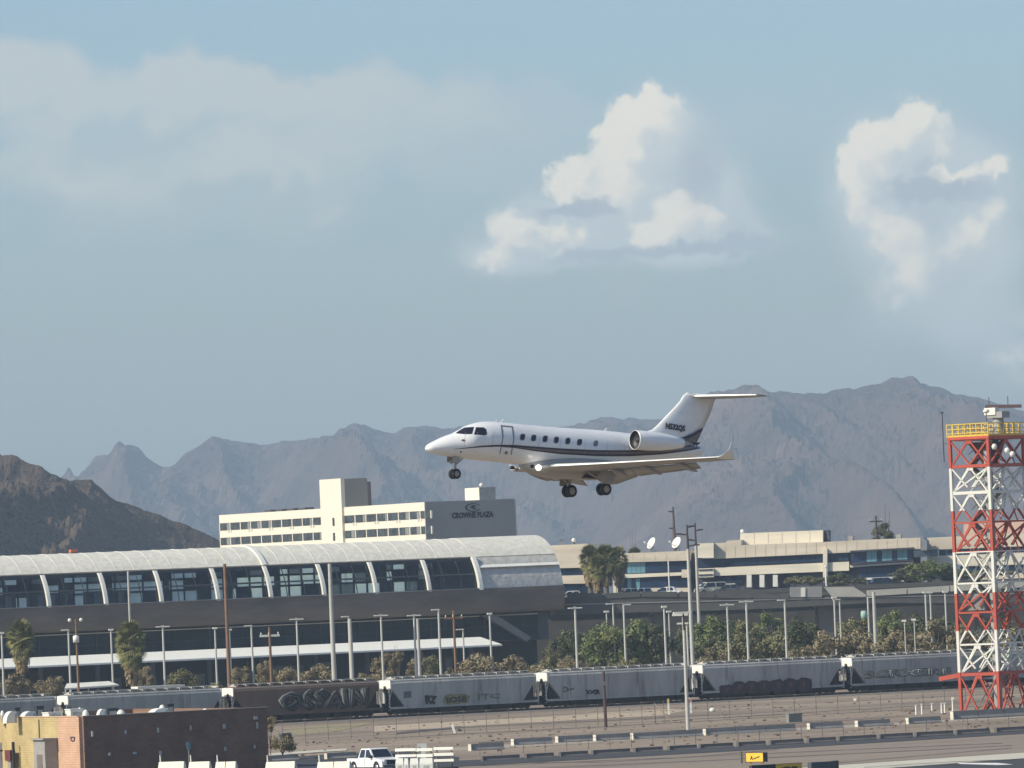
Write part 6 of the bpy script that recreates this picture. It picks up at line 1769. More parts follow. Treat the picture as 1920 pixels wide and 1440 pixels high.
pts = [F1.uz(px, py, -.04) for px, py in ((1412, 1423.5), (1415, 1420.5), (1419, 1420), (1421, 1418.5), (1424, 1417.2), (1424, 1419), (1421, 1421), (1416, 1422.3), (1413.5, 1424))]
mb.prism(pts, -.045, -.035); mb.build('lettering', black_ink, fc)
for x in (xa + .3, xb - .3):
    mb = MB(); mb.tube((x, .2, 0), (x, .2, za), .05); mb.build('leg', mat('post_yellow', (.45, .33, .05), .6), s1)
p2 = gr(1391, 1432); ms = thing('sign_marker', 'thin dark and yellow marker post beside the yellow airfield sign', 'marker', p2)
mb = MB(); mb.tube((0, 0, 0), (0, 0, .95), .07); mb.tube((.35, 0, 0), (.35, 0, .8), .05); mb.build('post', mat('marker_dark', (.10, .09, .03), .6), ms)
F2 = Frame(gr(1504, 1462), GRID)
s2 = fthing('airfield_sign', 'shaded airfield sign, half black and half yellow, at the bottom edge', 'sign', F2)
xa, z0 = F2.uz(1411, 1448); xm, _ = F2.uz(1455, 1448); xb, zb = F2.uz(1504, 1430)
mb = MB(); mb.box(xa, xb, .05, .45, .35, zb); mb.build('housing', mat('sign_housing', (.03, .03, .03), .6), s2)
mb = MB(); mb.box(xm + .02, xb - .03, .02, .047, .4, zb - .03); fc2 = mb.build('face', mat('sign_yellow', (.85, .50, .05), .5, var=.05), s2); 
signtext('C8', 1464, 1496, 1436, 1450, F2, .02, black_ink, fc2)
mb = MB(); mb.box(xa + .03, xm - .02, .02, .047, .4, zb - .03); mb.build('face', black_ink, s2)
for x in (xa + .3, xm, xb - .3):
    mb = MB(); mb.tube((x, .25, 0), (x, .25, .35), .05); mb.build('leg', mat('post_yellow', (.45, .33, .05), .6), s2)
F3 = Frame(gr(1572, 1461), GRID)
s3 = fthing('airfield_sign', 'back of a dark grey airfield sign at the bottom edge', 'sign', F3)
xa, _ = F3.uz(1522, 1448); xb, zb = F3.uz(1568, 1427)
mb = MB(); mb.box(xa, xb, 0, .55, .35, zb); mb.build('housing', mat('sign_back', (.075, .085, .09), .6), s3)
mb = MB(); mb.box(xb + .003, xb + .16, -.05, .6, .3, zb + .03); mb.build('end_cap', black_ink, s3)
for x in (xa + .3, xb - .3):
    mb = MB(); mb.tube((x, .25, 0), (x, .25, .35), .05); mb.build('leg', mullion, s3)

# ------------------------------------------------------------------ fences, posts and bits on the bare ground
fpost = mat('fence_post', (.13, .12, .11), .6)
def fence(a, b, n, h, label, rails):
    p0, p1 = gr(*a), gr(*b); d = p1 - p0
    t = thing('wire_fence', label, 'fence', p0, atan2(d.y, d.x))
    L = d.length
    for k in range(n + 1):
        x = L * k / n
        mb = MB(); mb.tube((x, 0, 0), (x, 0, h * (1 + rng.uniform(-.02, .02))), .030, n=6); mb.build('post', fpost, t)
    for h_ in rails:
        for k in range(n):
            mb = MB(); mb.bar((L * k / n, 0, h * h_), (L * (k + 1) / n, 0, h * h_), .02); mb.build('wire', fpost, t)
fence((530, 1392), (1930, 1321), 34, 2.3, 'tall thin wire fence along the dirt in front of the freight cars', (.98, .55, .1))
fence((900, 1416), (1930, 1362), 26, 1.15, 'low dark post and wire fence beside the barriers', (.9,))
mp_ = mat('pole_brown', (.085, .045, .035), .8, var=.2)
p = gr(1136, 1364); t = thing('utility_post', 'short thick dark brown post standing on the dirt before the train', 'post', p)
mb = MB(); mb.tube((0, 0, 0), (0, 0, 5.6), .17, .13, 8); mb.build('post', mp_, t)
mb = MB(); mb.box(-.2, .2, -.22, -.15, 4.2, 4.6); mb.build('plate', fpost, t)
bol = mat('bollard_white', (.78, .76, .66), .6)
for i, (px, py, h, lab) in enumerate(((1718, 1340, .9, 'white bollard furthest from the tower'), (1729, 1339.5, .98, 'white bollard second from the open side'), (1748, 1338.5, 1.0, 'white bollard standing alone in the middle of the row'), (1766, 1337, .95, 'white bollard of the close pair, the thicker one'), (1772, 1336.5, .95, 'white bollard of the close pair, the thinner one'), (1787, 1335, 1.2, 'white bollard with a square top beside the tower leg'))):
    t = thing('bollard', lab, 'bollard', gr(px, py), 0, 'white bollards beside the tower')
    mb = MB(); mb.tube((0, 0, 0), (0, 0, h), .10, .08, 8); mb.build('post', bol, t)
    mb = MB(); mb.box(-.12, .12, -.12, .12, h, h + (.08 if i < 5 else .3)); mb.build('cap', bol, t)
for px, py, h, lab, c in ((1254, 1340, 1.7, 'yellow and white striped marker post before the train', (.55, .42, .15)), (1296, 1337, 1.6, 'red and white marker post beside the tall lamp mast', (.5, .2, .15))):
    t = thing('marker_post', lab, 'post', gr(px, py)); 
    mb = MB(); mb.box(-.09, .09, -.09, .09, 0, h * .72); mb.build('post', bol, t)
    mb = MB(); mb.box(-.11, .11, -.11, .11, h * .72, h); mb.build('band', mat('band_%d' % px, c, .6), t)
t = thing('marker_stub', 'short leaning white stump beside the dark drain channel', 'marker', gr(853, 1376))
mb = MB(); mb.bar((0, 0, 0), (-.25, 0, 1.0), .24); mb.build('stub', bol, t); mb = MB(); mb.box(-.25, .25, -.2, .2, 0, .06); mb.build('foot', fpost, t)
t = thing('white_boulder', 'white rounded rock on the dirt near the lamp mast', 'rock', gr(1336, 1335))
mb = MB(); mb.ball((0, 0, .22), .32, 9, 6, 1.1, .8, .85); mb.build('rock', bol, t)
t = thing('white_box', 'small white box lying on the dirt before the sixth freight car', 'box', gr(1603, 1314))
mb = MB(); mb.box(-.15, .15, -.15, .15, 0, .28); mb.build('body', bol, t); mb = MB(); mb.box(-.17, .17, -.17, .17, .28, .32); mb.build('lid', bol, t)
t = thing('utility_cabinet', 'low grey green cabinet on the dirt above the longest barrier', 'cabinet', gr(1489, 1354), GRID)
mb = MB(); mb.box(-.75, .75, -.3, .3, 0, .8); mb.build('body', mat('cabinet_sage', (.21, .22, .19), .8), t); mb = MB(); mb.box(-.8, .8, -.35, .35, .8, .86); mb.build('lid', mat('cabinet_sage', (.21, .22, .19), .8), t)
t = thing('strut_frame', 'pale leaning timber strut against a thin post before the train', 'strut', gr(1229, 1357))
mb = MB(); mb.bar((0, 0, 2.0), (1.75, .1, .05), .10); mb.build('strut', mat('timber_pale', (.42, .33, .22), .8), t); mb = MB(); mb.tube((0, 0, 0), (0, 0, 2.2), .05); mb.build('post', fpost, t)
t = thing('tarp_bundle', 'dark tipped bin lying by the shrub past the brown building', 'bin', gr(540, 1394), .4)
mb = MB(); mb.loft([[(-.5, -.4, 0), (.5, -.4, 0), (.5, .4, 0), (-.5, .4, 0)], [(-.75, -.45, .9), (.2, -.45, .95), (.2, .45, .95), (-.75, .45, .9)]], smooth=False); mb.build('body', mat('bin_dark', (.04, .05, .06), .6), t); mb = MB(); mb.box(-.8, .25, -.5, .5, .96, 1.02); mb.build('lid', mat('bin_dark', (.04, .05, .06), .6), t)
# ------------------------------------------------------------------ lamp poles and utility poles
galv = mat('galvanised', (.47, .465, .42), .5, var=.08, scale=.8)
wood = mat('pole_wood', (.20, .115, .07), .85, var=.2, scale=.6)
grey_conc = mat('pole_concrete', (.42, .41, .37), .8, var=.12, scale=.5)
dark_pole = mat('pole_dark', (.07, .05, .05), .8)
insul = mat('insulator_white', (.70, .68, .60), .5)
def pole(px, py, d, style, r, label, m=None, cat='lamp post', name='lamp_post', group='lamp posts between the train and the station', bpx=None):
    top = at(px, py, d); H = top.z
    t = thing(name, label, cat, (top.x, top.y, 0), GRID * .4, group)
    m = m or galv
    mb = MB(); r *= .86; mb.tube((0, 0, 0), (0, 0, H), r * 1.15, r * .8, 8); mb.build('pole', m, t)
    def head(x0, x1, z, name='lamp_head'):
        mb = MB(); mb.box(min(x0, x1) * .9, max(x0, x1) * .9, -.16, .16, z - .03, z + .10); mb.build(name, insul if m is not dark_pole else dark_pole, t)
    if style == 'T': head(-.95, -.12, H - .1); head(.12, .95, H - .1); 
    if style == 'T':
        mb = MB(); mb.box(-.12, .12, -.12, .12, H - .15, H + .12); mb.build('bracket', m, t)
    if style == 'L': head(-1.0, .1, H - .1)
    if style == 'R': head(-.1, 1.0, H - .1)
    if style == 'C': 
        mb = MB(); mb.box(-.3, .3, -.25, .25, H - .02, H + .2); mb.build('cap', insul, t)
    if style in ('X', 'XW'):
        mb = MB(); mb.box(-1.15, 1.15, -.08, .08, H - 1.1, H - .85); mb.build('crossarm', m if style == 'X' else insul, t)
        for x in (-1.0, -.1, 1.0):
            mb = MB(); mb.lathe([(.02, 0), (.09, .02), (.06, .12), (.09, .2), (.02, .28)], (x, 0, H - .85), 8); mb.build('insulator', insul, t)
    if style == 'K':   # pole with a transformer can and small lamps
        mb = MB(); mb.lathe([(.02, -.5), (.38, -.45), (.38, .35), (.02, .45)], (-.1, -.3, H - 2.4), 12); mb.build('transformer', insul, t)
        for x in (-.75, .65):
            mb = MB(); mb.ball((x, 0, H - .1), .24, 8, 6); mb.build('lamp_head', insul, t)
        mb = MB(); mb.box(-.8, .7, -.05, .05, H - .25, H - .15); mb.build('crossarm', m, t)
    return t
P = [(3,1188,925,'C',.17,'white lamp post at the photo edge beside the first palm'),
 (128,1180,915,'L',.17,'white lamp post with a hooked head, beside the brown pole with two lamps'),
 (208,1182,940,'C',.17,'white lamp post half hidden by the second palm'),
 (305,1174,905,'T',.17,'white lamp post alone between the second palm and the first rusty pole'),
 (403,1179,945,'C',.16,'plain white lamp post just before the tall rusty pole'),
 (430,1182,945,'C',.15,'plain white lamp post just past the tall rusty pole'),
 (471,1172,930,'L',.17,'white lamp post with a small head before the white crossarm pole'),
 (556,1160,915,'T',.17,'double headed white lamp post before the thick concrete pole'),
 (653,1155,920,'L',.15,'white lamp post touching the slim lattice pole'),
 (714,1153,895,'T',.17,'double headed white lamp post rising from a freight car end'),
 (776,1153,910,'T',.18,'double headed white lamp post paired with a lattice pole'),
 (822,1142,905,'L',.19,'tall white lamp post with one head, before the thin brown pole'),
 (868,1179,940,'L',.15,'shortest white lamp post, in front of the white canopy end'),
 (918,1152,930,'C',.17,'white lamp post at the pointed end of the white canopy'),
 (1078,1139,890,'T',.19,'double headed white lamp post before the dark green tree at the station end'),
 (1137,1148,960,'C',.14,'short white lamp stub seen above the big green tree'),
 (1149,1131,940,'L',.15,'white lamp post bent to the station side, one of a facing pair'),
 (1169,1133,910,'R',.17,'white lamp post bent away from the station, one of a facing pair'),
 (1245,1139,890,'C',.17,'white lamp post just before the tall floodlight mast'),
 (1254,1148,960,'C',.14,'short white lamp stub beside the floodlight mast under the guideway'),
 (1363,1133,895,'T',.16,'double headed white lamp post before the olive bushes, the slimmer one'),
 (1399,1127,890,'T',.19,'double headed white lamp post before the olive bushes, the taller one'),
 (1471,1124,890,'L',.18,'white lamp post with a low fitting, before the dark bush near the pier'),
 (1564,1122,930,'C',.17,'white lamp post standing against the guideway pier'),
 (1574,1123,935,'L',.15,'thinner white lamp post just past the guideway pier'),
 (1627,1119,925,'R',.17,'white lamp post holding a pale green box'),
 (1735,1112,930,'C',.17,'white lamp post before the tower, first of three'),
 (1744,1112,940,'C',.15,'white lamp post before the tower, second of three'),
 (1772,1111,925,'C',.16,'white lamp post before the tower, third of three, with a small bracket')]
for a in P: pole(*a)
pb = at(1620, 1153, 924); t = thing('signal_box', 'pale green round box fixed to a lamp post under the guideway', 'box', (pb.x, pb.y, pb.z))
mb = MB(); mb.lathe([(.02, -.55), (.36, -.5), (.42, 0), (.36, .5), (.02, .55)], n=12); mb.build('drum', mat('pale_green', (.30, .45, .38), .6), t)
mb = MB(); mb.bar((.3, 0, -.1), (.75, 0, -.1), .08); mb.build('arm', galv, t)
UG = 'utility poles behind the train'
pole(421, 1057, 850, 'N', .26, 'tall rusty brown pole crossing the station front', wood, 'pole', 'utility_pole', UG)
pole(505, 1176, 842, 'XW', .20, 'brown pole with a white crossarm in front of the white canopy', wood, 'pole', 'utility_pole', UG)
pole(850, 1144, 900, 'X', .19, 'thin brown pole with a crossarm before the canopy end', wood, 'pole', 'utility_pole', UG)
pole(142, 1161, 900, 'K', .17, 'brown pole with a round can and two lamps beside the first palm', wood, 'pole', 'utility_pole', UG)
pole(240, 1071, 935, 'N', .20, 'grey pole rising out of the second palm to the station roof', grey_conc, 'pole', 'utility_pole', UG)
pole(618, 1057, 905, 'N', .34, 'thickest grey concrete pole crossing the whole station front', grey_conc, 'pole', 'utility_pole', UG)
pole(656, 1160, 915, 'N', .30, 'grey slim lattice pole past the thickest concrete pole', grey_conc, 'pole', 'utility_pole', UG)
pole(783, 1160, 915, 'N', .26, 'grey lattice pole right beside a double headed lamp post', grey_conc, 'pole', 'utility_pole', UG)
pole(1638, 1110, 905, 'N', .30, 'broad pale grey pole in front of the guideway with a side loop', grey_conc, 'pole', 'utility_pole', UG)
# tall floodlight mast
def mast(px, py, d, r, label, m, arms, name='floodlight_mast', cat='mast', group=None):
    top = at(px, py, d); t = thing(name, label, cat, (top.x, top.y, 0), GRID * .4, group); H = top.z
    mb = MB(); mb.tube((0, 0, 0), (0, 0, H * .86), r, r * .75, 9); mb.build('shaft', m, t)
    mb = MB(); mb.tube((0, 0, H * .86), (0, 0, H), r * .6, r * .4, 8); mb.build('upper_shaft', dark_pole, t)
    for (x, z, l) in arms:
        mb = MB(); mb.bar((0, 0, H - z), (x, 0, H - z + .25 * abs(x) * .4), .16); mb.box(x - .35, x + .35, -.15, .15, H - z + .02, H - z + .22); mb.build('arm', dark_pole, t)
    return t
mast(1288, 984, 890, .27, 'tallest grey floodlight mast with dark arms standing before the offices', galv, [(-1.1, 1.2, 1), (.6, .3, 1), (1.1, 2.6, 1)])
mast(1303, 980, 985, .26, 'thin second mast right behind the tallest floodlight mast', grey_conc, [(-.8, 2.4, 1), (.7, 1.1, 1)])
m2 = mast(1281, 1150, 690, .19, 'white lamp mast with a wide flat head in front of the train', galv, [], cat='lamp post', name='lamp_mast')
H = at(1281, 1150, 690).z
mb = MB(); mb.box(-.95, .75, -.22, .22, H - .02, H + .16); mb.build('lamp_head', insul, m2)
mast(1262, 950, 1225, .36, 'tall brown mast rising above the office dishes', mat('mast_brown', (.12, .075, .065), .8), [(-.5, .9, 1), (-.5, 3.7, 1)], name='radio_mast')
pole(1642, 967, 1260, 'X', .26, 'dark pole with a crossarm over the office roof by the round tree', dark_pole, 'pole', 'utility_pole', UG)
t = pole(1253, 1052, 1120, 'N', .15, 'thin white flag pole before the middle office', white_metal, 'pole', 'flag_pole', None)
mb = MB(); mb.lathe([(.4, 0), (.5, .6), (.3, .9)], (0, 0, 11.6), 10); mb.build('base_drum', white_metal, t)
t = pole(1548, 1063, 1120, 'N', .18, 'pale slim pole standing on the deck before the office pillar', white_metal, 'pole', 'flag_pole', None)
mb = MB(); mb.ball((0, 0, at(1548, 1063, 1120).z), .2, 8, 6); mb.build('finial', white_metal, t)
# wide cross beam lamp under the floodlight mast
q = at(1277, 1151.5, 880); t = thing('overhead_sign', 'white horizontal sign bar beside the floodlight mast', 'sign', (q.x, q.y, 0), 0)
mb = MB(); mb.box(-1.1, .8, -.1, .1, q.z - .2, q.z + .05); mb.build('bar', insul, t); mb = MB(); mb.tube((.2, .1, 0), (.2, .1, q.z), .12); mb.build('post', galv, t)
q = at(1283, 1168, 882); t = thing('overhead_sign', 'short white bar lower on the floodlight mast', 'sign', (q.x, q.y, 0), 0)
mb = MB(); mb.box(-.9, .5, -.1, .1, q.z - .15, q.z + .05); mb.build('bar', insul, t); mb = MB(); mb.tube((.3, .1, 0), (.3, .1, q.z), .12); mb.build('post', galv, t)
# low pale shelter roof and white cars' carport above the second freight car
q = at(165, 1284, 905); t = thing('shelter_roof', 'pale flat shelter roof under the two lamp brown pole', 'shelter', (q.x, q.y, 0), GRID)
mb = MB(); mb.loft([[(-3.2, 0, q.z - .5), (4.2, 0, q.z - .35), (4.2, 3, q.z + .15), (-1.5, 3, q.z + .1)], [(-3.2, 0, q.z - .3), (4.2, 0, q.z - .15), (4.2, 3, q.z + .3), (-1.5, 3, q.z + .25)]], smooth=False); mb.build('roof', mat('shelter_white', (.68, .66, .58), .7, var=.1, scale=1), t)
for x in (-2.6, 0.5, 3.8):
    mb = MB(); mb.tube((x, 1, 0), (x, 1, q.z - .3), .1); mb.build('post', galv, t)
q = at(300, 1287, 900); t = thing('shelter_roof', 'narrow pale shelter roof past the second palm', 'shelter', (q.x, q.y, 0), GRID)
mb = MB(); mb.box(-3, 3.4, 0, 2, q.z - .15, q.z + .1); mb.build('roof', mat('shelter_white', (.68, .66, .58), .7), t)
for x in (-2.6, 0.5, 3):
    mb = MB(); mb.tube((x, 1, 0), (x, 1, q.z - .2), .1); mb.build('post', galv, t)

# ------------------------------------------------------------------ trees and shrubs
def leaf_mat(name, c1, c2, c3):
    m = bpy.data.materials.new(name); m.use_nodes = True
    nt = m.node_tree; b = nt.nodes['Principled BSDF']; b.inputs['Roughness'].default_value = .75; b.inputs['Specular IOR Level'].default_value = .15
    g = nt.nodes.new('ShaderNodeTexCoord'); n = nt.nodes.new('ShaderNodeTexNoise'); n.inputs['Scale'].default_value = 1.1; n.inputs['Detail'].default_value = 4
    oi = nt.nodes.new('ShaderNodeObjectInfo'); ad = nt.nodes.new('ShaderNodeVectorMath'); 
    nt.links.new(g.outputs['Object'], ad.inputs[0]); cm = nt.nodes.new('ShaderNodeVectorMath'); cm.operation = 'SCALE'; cm.inputs[0].default_value = (37, 11, 5); nt.links.new(oi.outputs['Random'], cm.inputs[3]); nt.links.new(cm.outputs[0], ad.inputs[1])
    nt.links.new(ad.outputs[0], n.inputs['Vector'])
    cr = nt.nodes.new('ShaderNodeValToRGB'); e = cr.color_ramp.elements; e[0].position = .30; e[0].color = (*c1, 1); e[1].position = .72; e[1].color = (*c3, 1)
    k = e.new(.5); k.color = (*c2, 1)
    nt.links.new(n.outputs['Fac'], cr.inputs[0]); nt.links.new(cr.outputs[0], b.inputs['Base Color'])
    return m
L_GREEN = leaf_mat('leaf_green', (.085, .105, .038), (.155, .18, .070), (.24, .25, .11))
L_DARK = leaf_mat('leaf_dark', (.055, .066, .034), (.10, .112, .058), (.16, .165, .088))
L_TAN = leaf_mat('leaf_tan', (.17, .135, .078), (.25, .205, .12), (.34, .285, .17))
L_OLIVE = leaf_mat('leaf_olive', (.11, .105, .05), (.17, .16, .08), (.25, .235, .12))
bark = mat('bark', (.13, .10, .075), .9, var=.2, scale=2)
def crown_mesh(seed, nleaf, size, kind):
    r = random.Random(seed); b = MB()
    clumps = []
    n = 26 if kind == 'tree' else 18
    for _ in range(n):
        while True:
            v = Vector((r.uniform(-1, 1), r.uniform(-1, 1), r.uniform(-1, 1)))
            if .2 < v.length < 1: break
        if kind == 'shrub': v.z = abs(v.z) * .9 - .15
        v = v.normalized() * (v.length ** .5) * r.uniform(.72, 1.0)
        clumps.append((v, r.uniform(.24, .46)))
    for _ in range(nleaf):
        c, cr_ = clumps[r.randrange(n)]
        d = Vector((r.gauss(0, 1), r.gauss(0, 1), r.gauss(0, 1))).normalized() * cr_ * (r.random() ** .45)
        p = c + d
        nrm = (d.normalized() + Vector((r.gauss(0, .5), r.gauss(0, .5), r.gauss(0, .5) + .25))).normalized()
        a = nrm.cross(Vector((r.random() - .5, r.random() - .5, r.random() - .5))).normalized(); e = nrm.cross(a)
        s = size * r.uniform(.35, 1.5)
        b.add([p - a * s, p - e * s * .6, p + a * s, p + e * s * .6], [(0, 1, 2, 3)])
    for _ in range(34):      # bare twigs reaching out of the crown
        c, cr_ = clumps[r.randrange(n)]
        e = c + Vector((r.gauss(0, 1), r.gauss(0, 1), abs(r.gauss(0, 1)))).normalized() * cr_ * 1.35
        b.tube(c * .5, e, .012, .005, 3, caps=False)
    return b.mesh('crown', fix=False)
def trunk_mesh(seed, h0):
    r = random.Random(seed); b = MB()
    b.tube((0, 0, -1.02 - h0), (0.03, 0, -.55), .085, .06, 7)
    for k in range(5):
        a = 2 * pi * k / 5 + r.uniform(-.4, .4); L = r.uniform(.5, .85)
        m1 = (cos(a) * L * .35, sin(a) * L * .35, -.3); m2 = (cos(a) * L * .8, sin(a) * L * .8, r.uniform(.1, .45))
        b.tube((.03, 0, -.58), m1, .05, .035, 6); b.tube(m1, m2, .035, .012, 6)
    return b.mesh('trunk', fix=False)
TREES = {}
for kind, ns, nl, sz in (('tree', 4, 4600, .062), ('shrub', 4, 4200, .060)):
    TREES[kind] = [(crown_mesh(40 + k, nl, sz, kind), trunk_mesh(70 + k, .5 if kind == 'tree' else 0)) for k in range(ns)]
ti = 0
def plant(px, py_top, wpx, d, kind, lm, label, hpx=None, zb=0.0, name=None, group=None):
    """one tree or shrub: crown top at picture row py_top, crown wpx picture columns wide"""
    global ti
    top = at(px, py_top, d); w = wpx / FPX * d / 2
    H = top.z - zb
    if kind == 'shrub':
        w *= 1.1; py_top += 4; top = at(px, py_top, d); H = top.z - zb; rz = min(H * .5, w * .95); cz = top.z - rz
    else: rz = min(H * .42, (hpx / FPX * d / 2) if hpx else w * .95); cz = top.z - rz
    cm_, tm_ = TREES['tree' if H > 2.6 else 'shrub'][ti % 4]; ti += 1
    t = thing(name or ('tree' if kind == 'tree' else 'shrub'), label, 'tree' if kind == 'tree' else 'shrub', (top.x, top.y, zb), random.Random(ti).uniform(0, 6.28), group)
    key = (cm_.name, lm.name)
    if key not in MATS:
        c2 = cm_.copy(); c2.materials.clear(); c2.materials.append(lm); MATS[key] = c2
    o = bpy.data.objects.new('crown' if kind == 'tree' else 'foliage', MATS[key]); COL.objects.link(o); o.parent = t
    o.location = (0, 0, cz - zb); o.scale = (w, w, rz)
    if not tm_.materials: tm_.materials.append(bark)
    o2 = bpy.data.objects.new('trunk' if kind == 'tree' else 'stem', tm_); COL.objects.link(o2); o2.parent = t
    k = (cz - zb) / (1.5 if kind == 'tree' else 1.02); o2.location = (0, 0, cz - zb); o2.scale = (w * .9, w * .9, k)
    return t
SG = 'dry shrubs between the train and the station'; TG = 'trees along the guideway'
S = [(30,1256,52,935,'small dry shrub at the foot of the first palm'),(92,1262,50,950,'low dry shrub past the first palm'),(272,1250,44,940,'dry shrub right behind the second palm'),(338,1252,58,925,'round yellowish shrub alone before the dark lower floor'),
 (396,1274,70,905,'low green grey shrub before the rusty pole'),(452,1243,42,930,'tan shrub just past the rusty pole'),(497,1239,44,935,'tan shrub under the white crossarm'),(538,1248,44,920,'lower tan shrub between two rounder ones'),(590,1239,60,935,'large grey tan rounded shrub before the thick concrete pole'),
 (690,1255,46,905,'small low shrub past the lattice pole'),(722,1225,48,935,'brown shrub behind the freight car end'),(745,1217,22,940,'narrow upright brown shrub against the white canopy'),(776,1229,36,925,'grey brown shrub beside the paired lamp post'),(801,1223,46,930,'green tinged shrub past the paired lamp post'),
 (843,1250,18,900,'tiny pale shrub in the dark gap before the thin brown pole'),(892,1224,76,930,'wide tan shrub beneath the canopy end'),(952,1222,62,935,'tan shrub just beyond the canopy end'),(1003,1238,52,915,'brown shrub in front of the dark station end'),
 (1035,1219,52,930,'tall brown shrub close to the dark green tree'),(1068,1228,46,910,'brown shrub below the double headed lamp post'),(1110,1234,50,900,'reddish low shrub under the big green tree'),(1165,1228,64,900,'low tan shrub before the big green tree'),
 (1335,1216,60,900,'low pale brown shrub before the dark tree at the floodlight mast'),(1392,1188,74,925,'olive brown shrub between the two double headed lamp posts'),(1444,1180,84,930,'large olive brown shrub past the taller double headed lamp post'),(1500,1206,52,905,'lower brown shrub before the dark bush near the pier'),
 (1545,1186,76,915,'tan shrub at the foot of the pier'),(1605,1178,84,915,'large tan shrub right past the pier'),(1665,1184,60,905,'dark tan shrub behind the broad grey pole'),(1700,1172,80,925,'tan shrub before the two tiny lamps'),(1752,1166,74,925,'tan shrub under the three lamp posts'),(1800,1172,60,930,'tan shrub behind the tower leg'),(1890,1170,90,930,'shrub seen through the tower lattice')]
for i, (px, py, w, d, lab) in enumerate(S):
    plant(px, py, w, d, 'shrub', L_OLIVE if any(k in lab for k in ('green', 'yellowish', 'olive')) else L_TAN, lab, group=SG)
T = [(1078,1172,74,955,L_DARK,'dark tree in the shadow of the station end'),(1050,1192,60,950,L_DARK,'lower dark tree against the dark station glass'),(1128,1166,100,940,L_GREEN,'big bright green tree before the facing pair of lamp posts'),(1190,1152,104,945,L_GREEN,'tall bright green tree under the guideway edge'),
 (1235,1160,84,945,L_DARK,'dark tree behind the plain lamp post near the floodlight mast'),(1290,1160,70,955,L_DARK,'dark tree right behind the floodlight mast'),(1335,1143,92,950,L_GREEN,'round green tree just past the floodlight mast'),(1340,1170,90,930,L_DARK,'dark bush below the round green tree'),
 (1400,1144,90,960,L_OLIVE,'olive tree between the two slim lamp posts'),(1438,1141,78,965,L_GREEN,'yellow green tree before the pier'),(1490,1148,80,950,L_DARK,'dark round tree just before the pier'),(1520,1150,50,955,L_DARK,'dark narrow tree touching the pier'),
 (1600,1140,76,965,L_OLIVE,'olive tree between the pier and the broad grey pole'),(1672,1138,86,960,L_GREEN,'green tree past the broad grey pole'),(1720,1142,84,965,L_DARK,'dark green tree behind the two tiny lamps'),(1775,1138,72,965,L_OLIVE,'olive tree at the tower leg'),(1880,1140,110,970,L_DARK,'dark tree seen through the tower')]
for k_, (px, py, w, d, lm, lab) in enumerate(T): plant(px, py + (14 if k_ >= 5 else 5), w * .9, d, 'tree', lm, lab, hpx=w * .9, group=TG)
OGp = 'trees in front of the offices'
for (px, py, w, lm, lab, d, hp) in ((1489,1080,52,L_OLIVE,'grey olive tree past the white columns',1160,30),(1520,1078,56,L_OLIVE,'brownish tree before the office pillar',1158,30),(1572,1072,50,L_DARK,'dark tree just past the office pillar',1155,40),
    (1602,1082,52,L_DARK,'low dark tree at the edge of the teal bay',1150,34),(1690,1068,52,L_DARK,'dark tree before the end of the teal bay',1158,44),(1742,1052,90,L_GREEN,'broad green tree past the grey fin wall',1150,62),(1785,1060,70,L_GREEN,'green tree next to the tower top white band',1150,54),(1860,1064,90,L_OLIVE,'tree behind the tower at office height',1160,50)):
    plant(px, py, w, d, 'tree', lm, lab, hpx=hp, zb=11.6, group=OGp)
plant(1655, 985, 56, 1290, 'tree', L_DARK, 'round dark tree showing over the office roof by a pole', hpx=44)
plant(1188, 1026, 24, 1260, 'tree', L_DARK, 'tiny dark tree showing over the middle office roof', hpx=18)
plant(505, 1338, 26, 640, 'shrub', L_TAN, 'tall yellow brown bush at the end of the brown wall', name='bush')
plant(528, 1372, 44, 650, 'shrub', L_TAN, 'low brown bush past the end of the brown wall', name='bush')
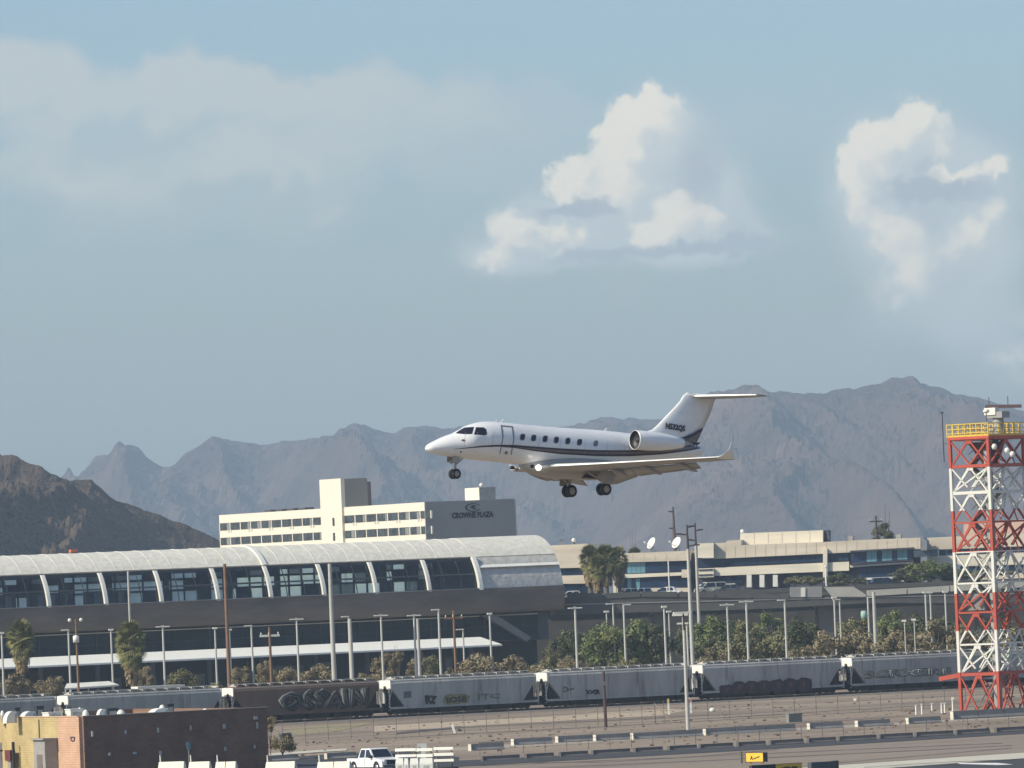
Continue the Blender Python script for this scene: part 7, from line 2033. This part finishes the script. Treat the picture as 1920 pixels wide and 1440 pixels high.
# fan palms: trunk, skirt of dead leaves, fronds one by one
pal_m = leaf_mat('palm_leaf', (.095, .105, .034), (.19, .19, .072), (.31, .28, .13)); dead = leaf_mat('palm_skirt', (.12, .085, .045), (.20, .15, .08), (.27, .21, .12))
fb = MB()
for k in range(9):
    a = -1.05 + 2.1 * k / 8; a1 = a - .12; a2 = a + .12
    L = 1.0 - .12 * abs(a)
    fb.add([(.05, 0, 0), (.55 * cos(a1), .55 * sin(a1), .03), (L * cos(a), L * sin(a), -.16), (.55 * cos(a2), .55 * sin(a2), .03)], [(0, 1, 2, 3)])
fb.tube((-.9, 0, -.12), (.05, 0, 0), .03, .02, 4)
frond_me = fb.mesh('frond', fix=False); frond_me.materials.append(pal_m)
def palm(px, py_top, wpx, d, label, zb=0.0, seed=1, skirt=1.0, hpx=85):
    top = at(px, py_top, d); R = wpx / FPX * d / 2; hh = hpx / FPX * d
    t = thing('palm_tree', label, 'palm', (top.x, top.y, zb), 0, 'fan palms')
    r = random.Random(seed); cz = top.z - zb - R * .9
    mb = MB(); mb.path([(0, 0, 0), (.08, .05, cz * .5), (0, 0, cz)], [.34, .27, .24], 9); mb.build('trunk', bark, t)
    for k in range(110):
        f = k / 110
        el = 1.35 - 2.5 * f + r.uniform(-.2, .2); a = k * 2.39996 + r.uniform(-.3, .3)
        o = bpy.data.objects.new('frond', frond_me); COL.objects.link(o); o.parent = t
        D = Vector((cos(a) * cos(el), sin(a) * cos(el), sin(el)))
        o.location = Vector((0, 0, cz - f ** 1.3 * (hh - R * 1.8) * .95)) + D * R * .40
        o.rotation_euler = D.to_track_quat('X', 'Z').to_euler(); o.rotation_euler.x += r.uniform(-.7, .7)
        o.scale = (R * .68 * r.uniform(.85, 1.1),) * 3
    mb = MB()
    for k in range(90):
        a = r.uniform(0, 6.28); z = cz - R * .9 - r.random() * (hh - R * 1.5) * skirt; w = .40 + (z - cz + hh) / hh * R * .50
        p = Vector((cos(a) * w, sin(a) * w, z)); q = p + Vector((cos(a) * .12, sin(a) * .12, -.9)); s = Vector((-sin(a), cos(a), 0)) * .22
        mb.add([p - s * .4, p + s * .4, q + s, q - s], [(0, 1, 2, 3)])
    mb.build('skirt', dead, t, fix=False)
    return t
palm(38, 1161, 58, 935, 'fan palm nearest the photo edge with a long bare trunk', seed=1, hpx=85)
palm(243, 1164, 64, 930, 'fan palm with a full shaggy skirt at the grey pole', seed=2, hpx=100)
palm(1104, 1022, 44, 1128, 'fan palm nearest the station in the clump before the offices', seed=3, zb=11.6, hpx=60)
palm(1134, 1020, 50, 1124, 'middle and fullest fan palm of the clump before the offices', seed=4, zb=11.6, hpx=62)
palm(1158, 1024, 42, 1132, 'fan palm of the clump nearest the teal office corner', seed=5, zb=11.6, hpx=58)
palm(1120, 1040, 40, 1118, 'lower fan palm in front of the clump before the offices', seed=6, zb=11.6, hpx=60)
for px, py, lab in ((1696, 1165, 'tiny lamp with a bent head under the guideway'), (1714, 1163, 'tiny upright lamp under the guideway')):
    q = at(px, py, 900); t = thing('garden_lamp', lab, 'lamp', (q.x, q.y, 0))
    mb = MB(); mb.tube((0, 0, 0), (0, 0, q.z), .07); mb.build('stem', galv, t); mb = MB(); mb.box(-.35, .2, -.12, .12, q.z - .05, q.z + .2); mb.build('head', insul, t)

# ------------------------------------------------------------------ air
b = MB(); b.box(-2600, 2600, -60, 11200, -1.5, 330)
hz = b.build('haze', None)
hm = bpy.data.materials.new('haze'); hm.use_nodes = True
nt = hm.node_tree; nt.nodes.clear()
pv = nt.nodes.new('ShaderNodeVolumePrincipled'); pv.inputs['Color'].default_value = (0.64, 0.815, 0.99, 1)
pv.inputs['Density'].default_value = 0.92e-4; pv.inputs['Anisotropy'].default_value = 0.0
ho = nt.nodes.new('ShaderNodeOutputMaterial'); nt.links.new(pv.outputs[0], ho.inputs['Volume'])
hz.data.materials.append(hm)
tag(hz, kind='stuff')
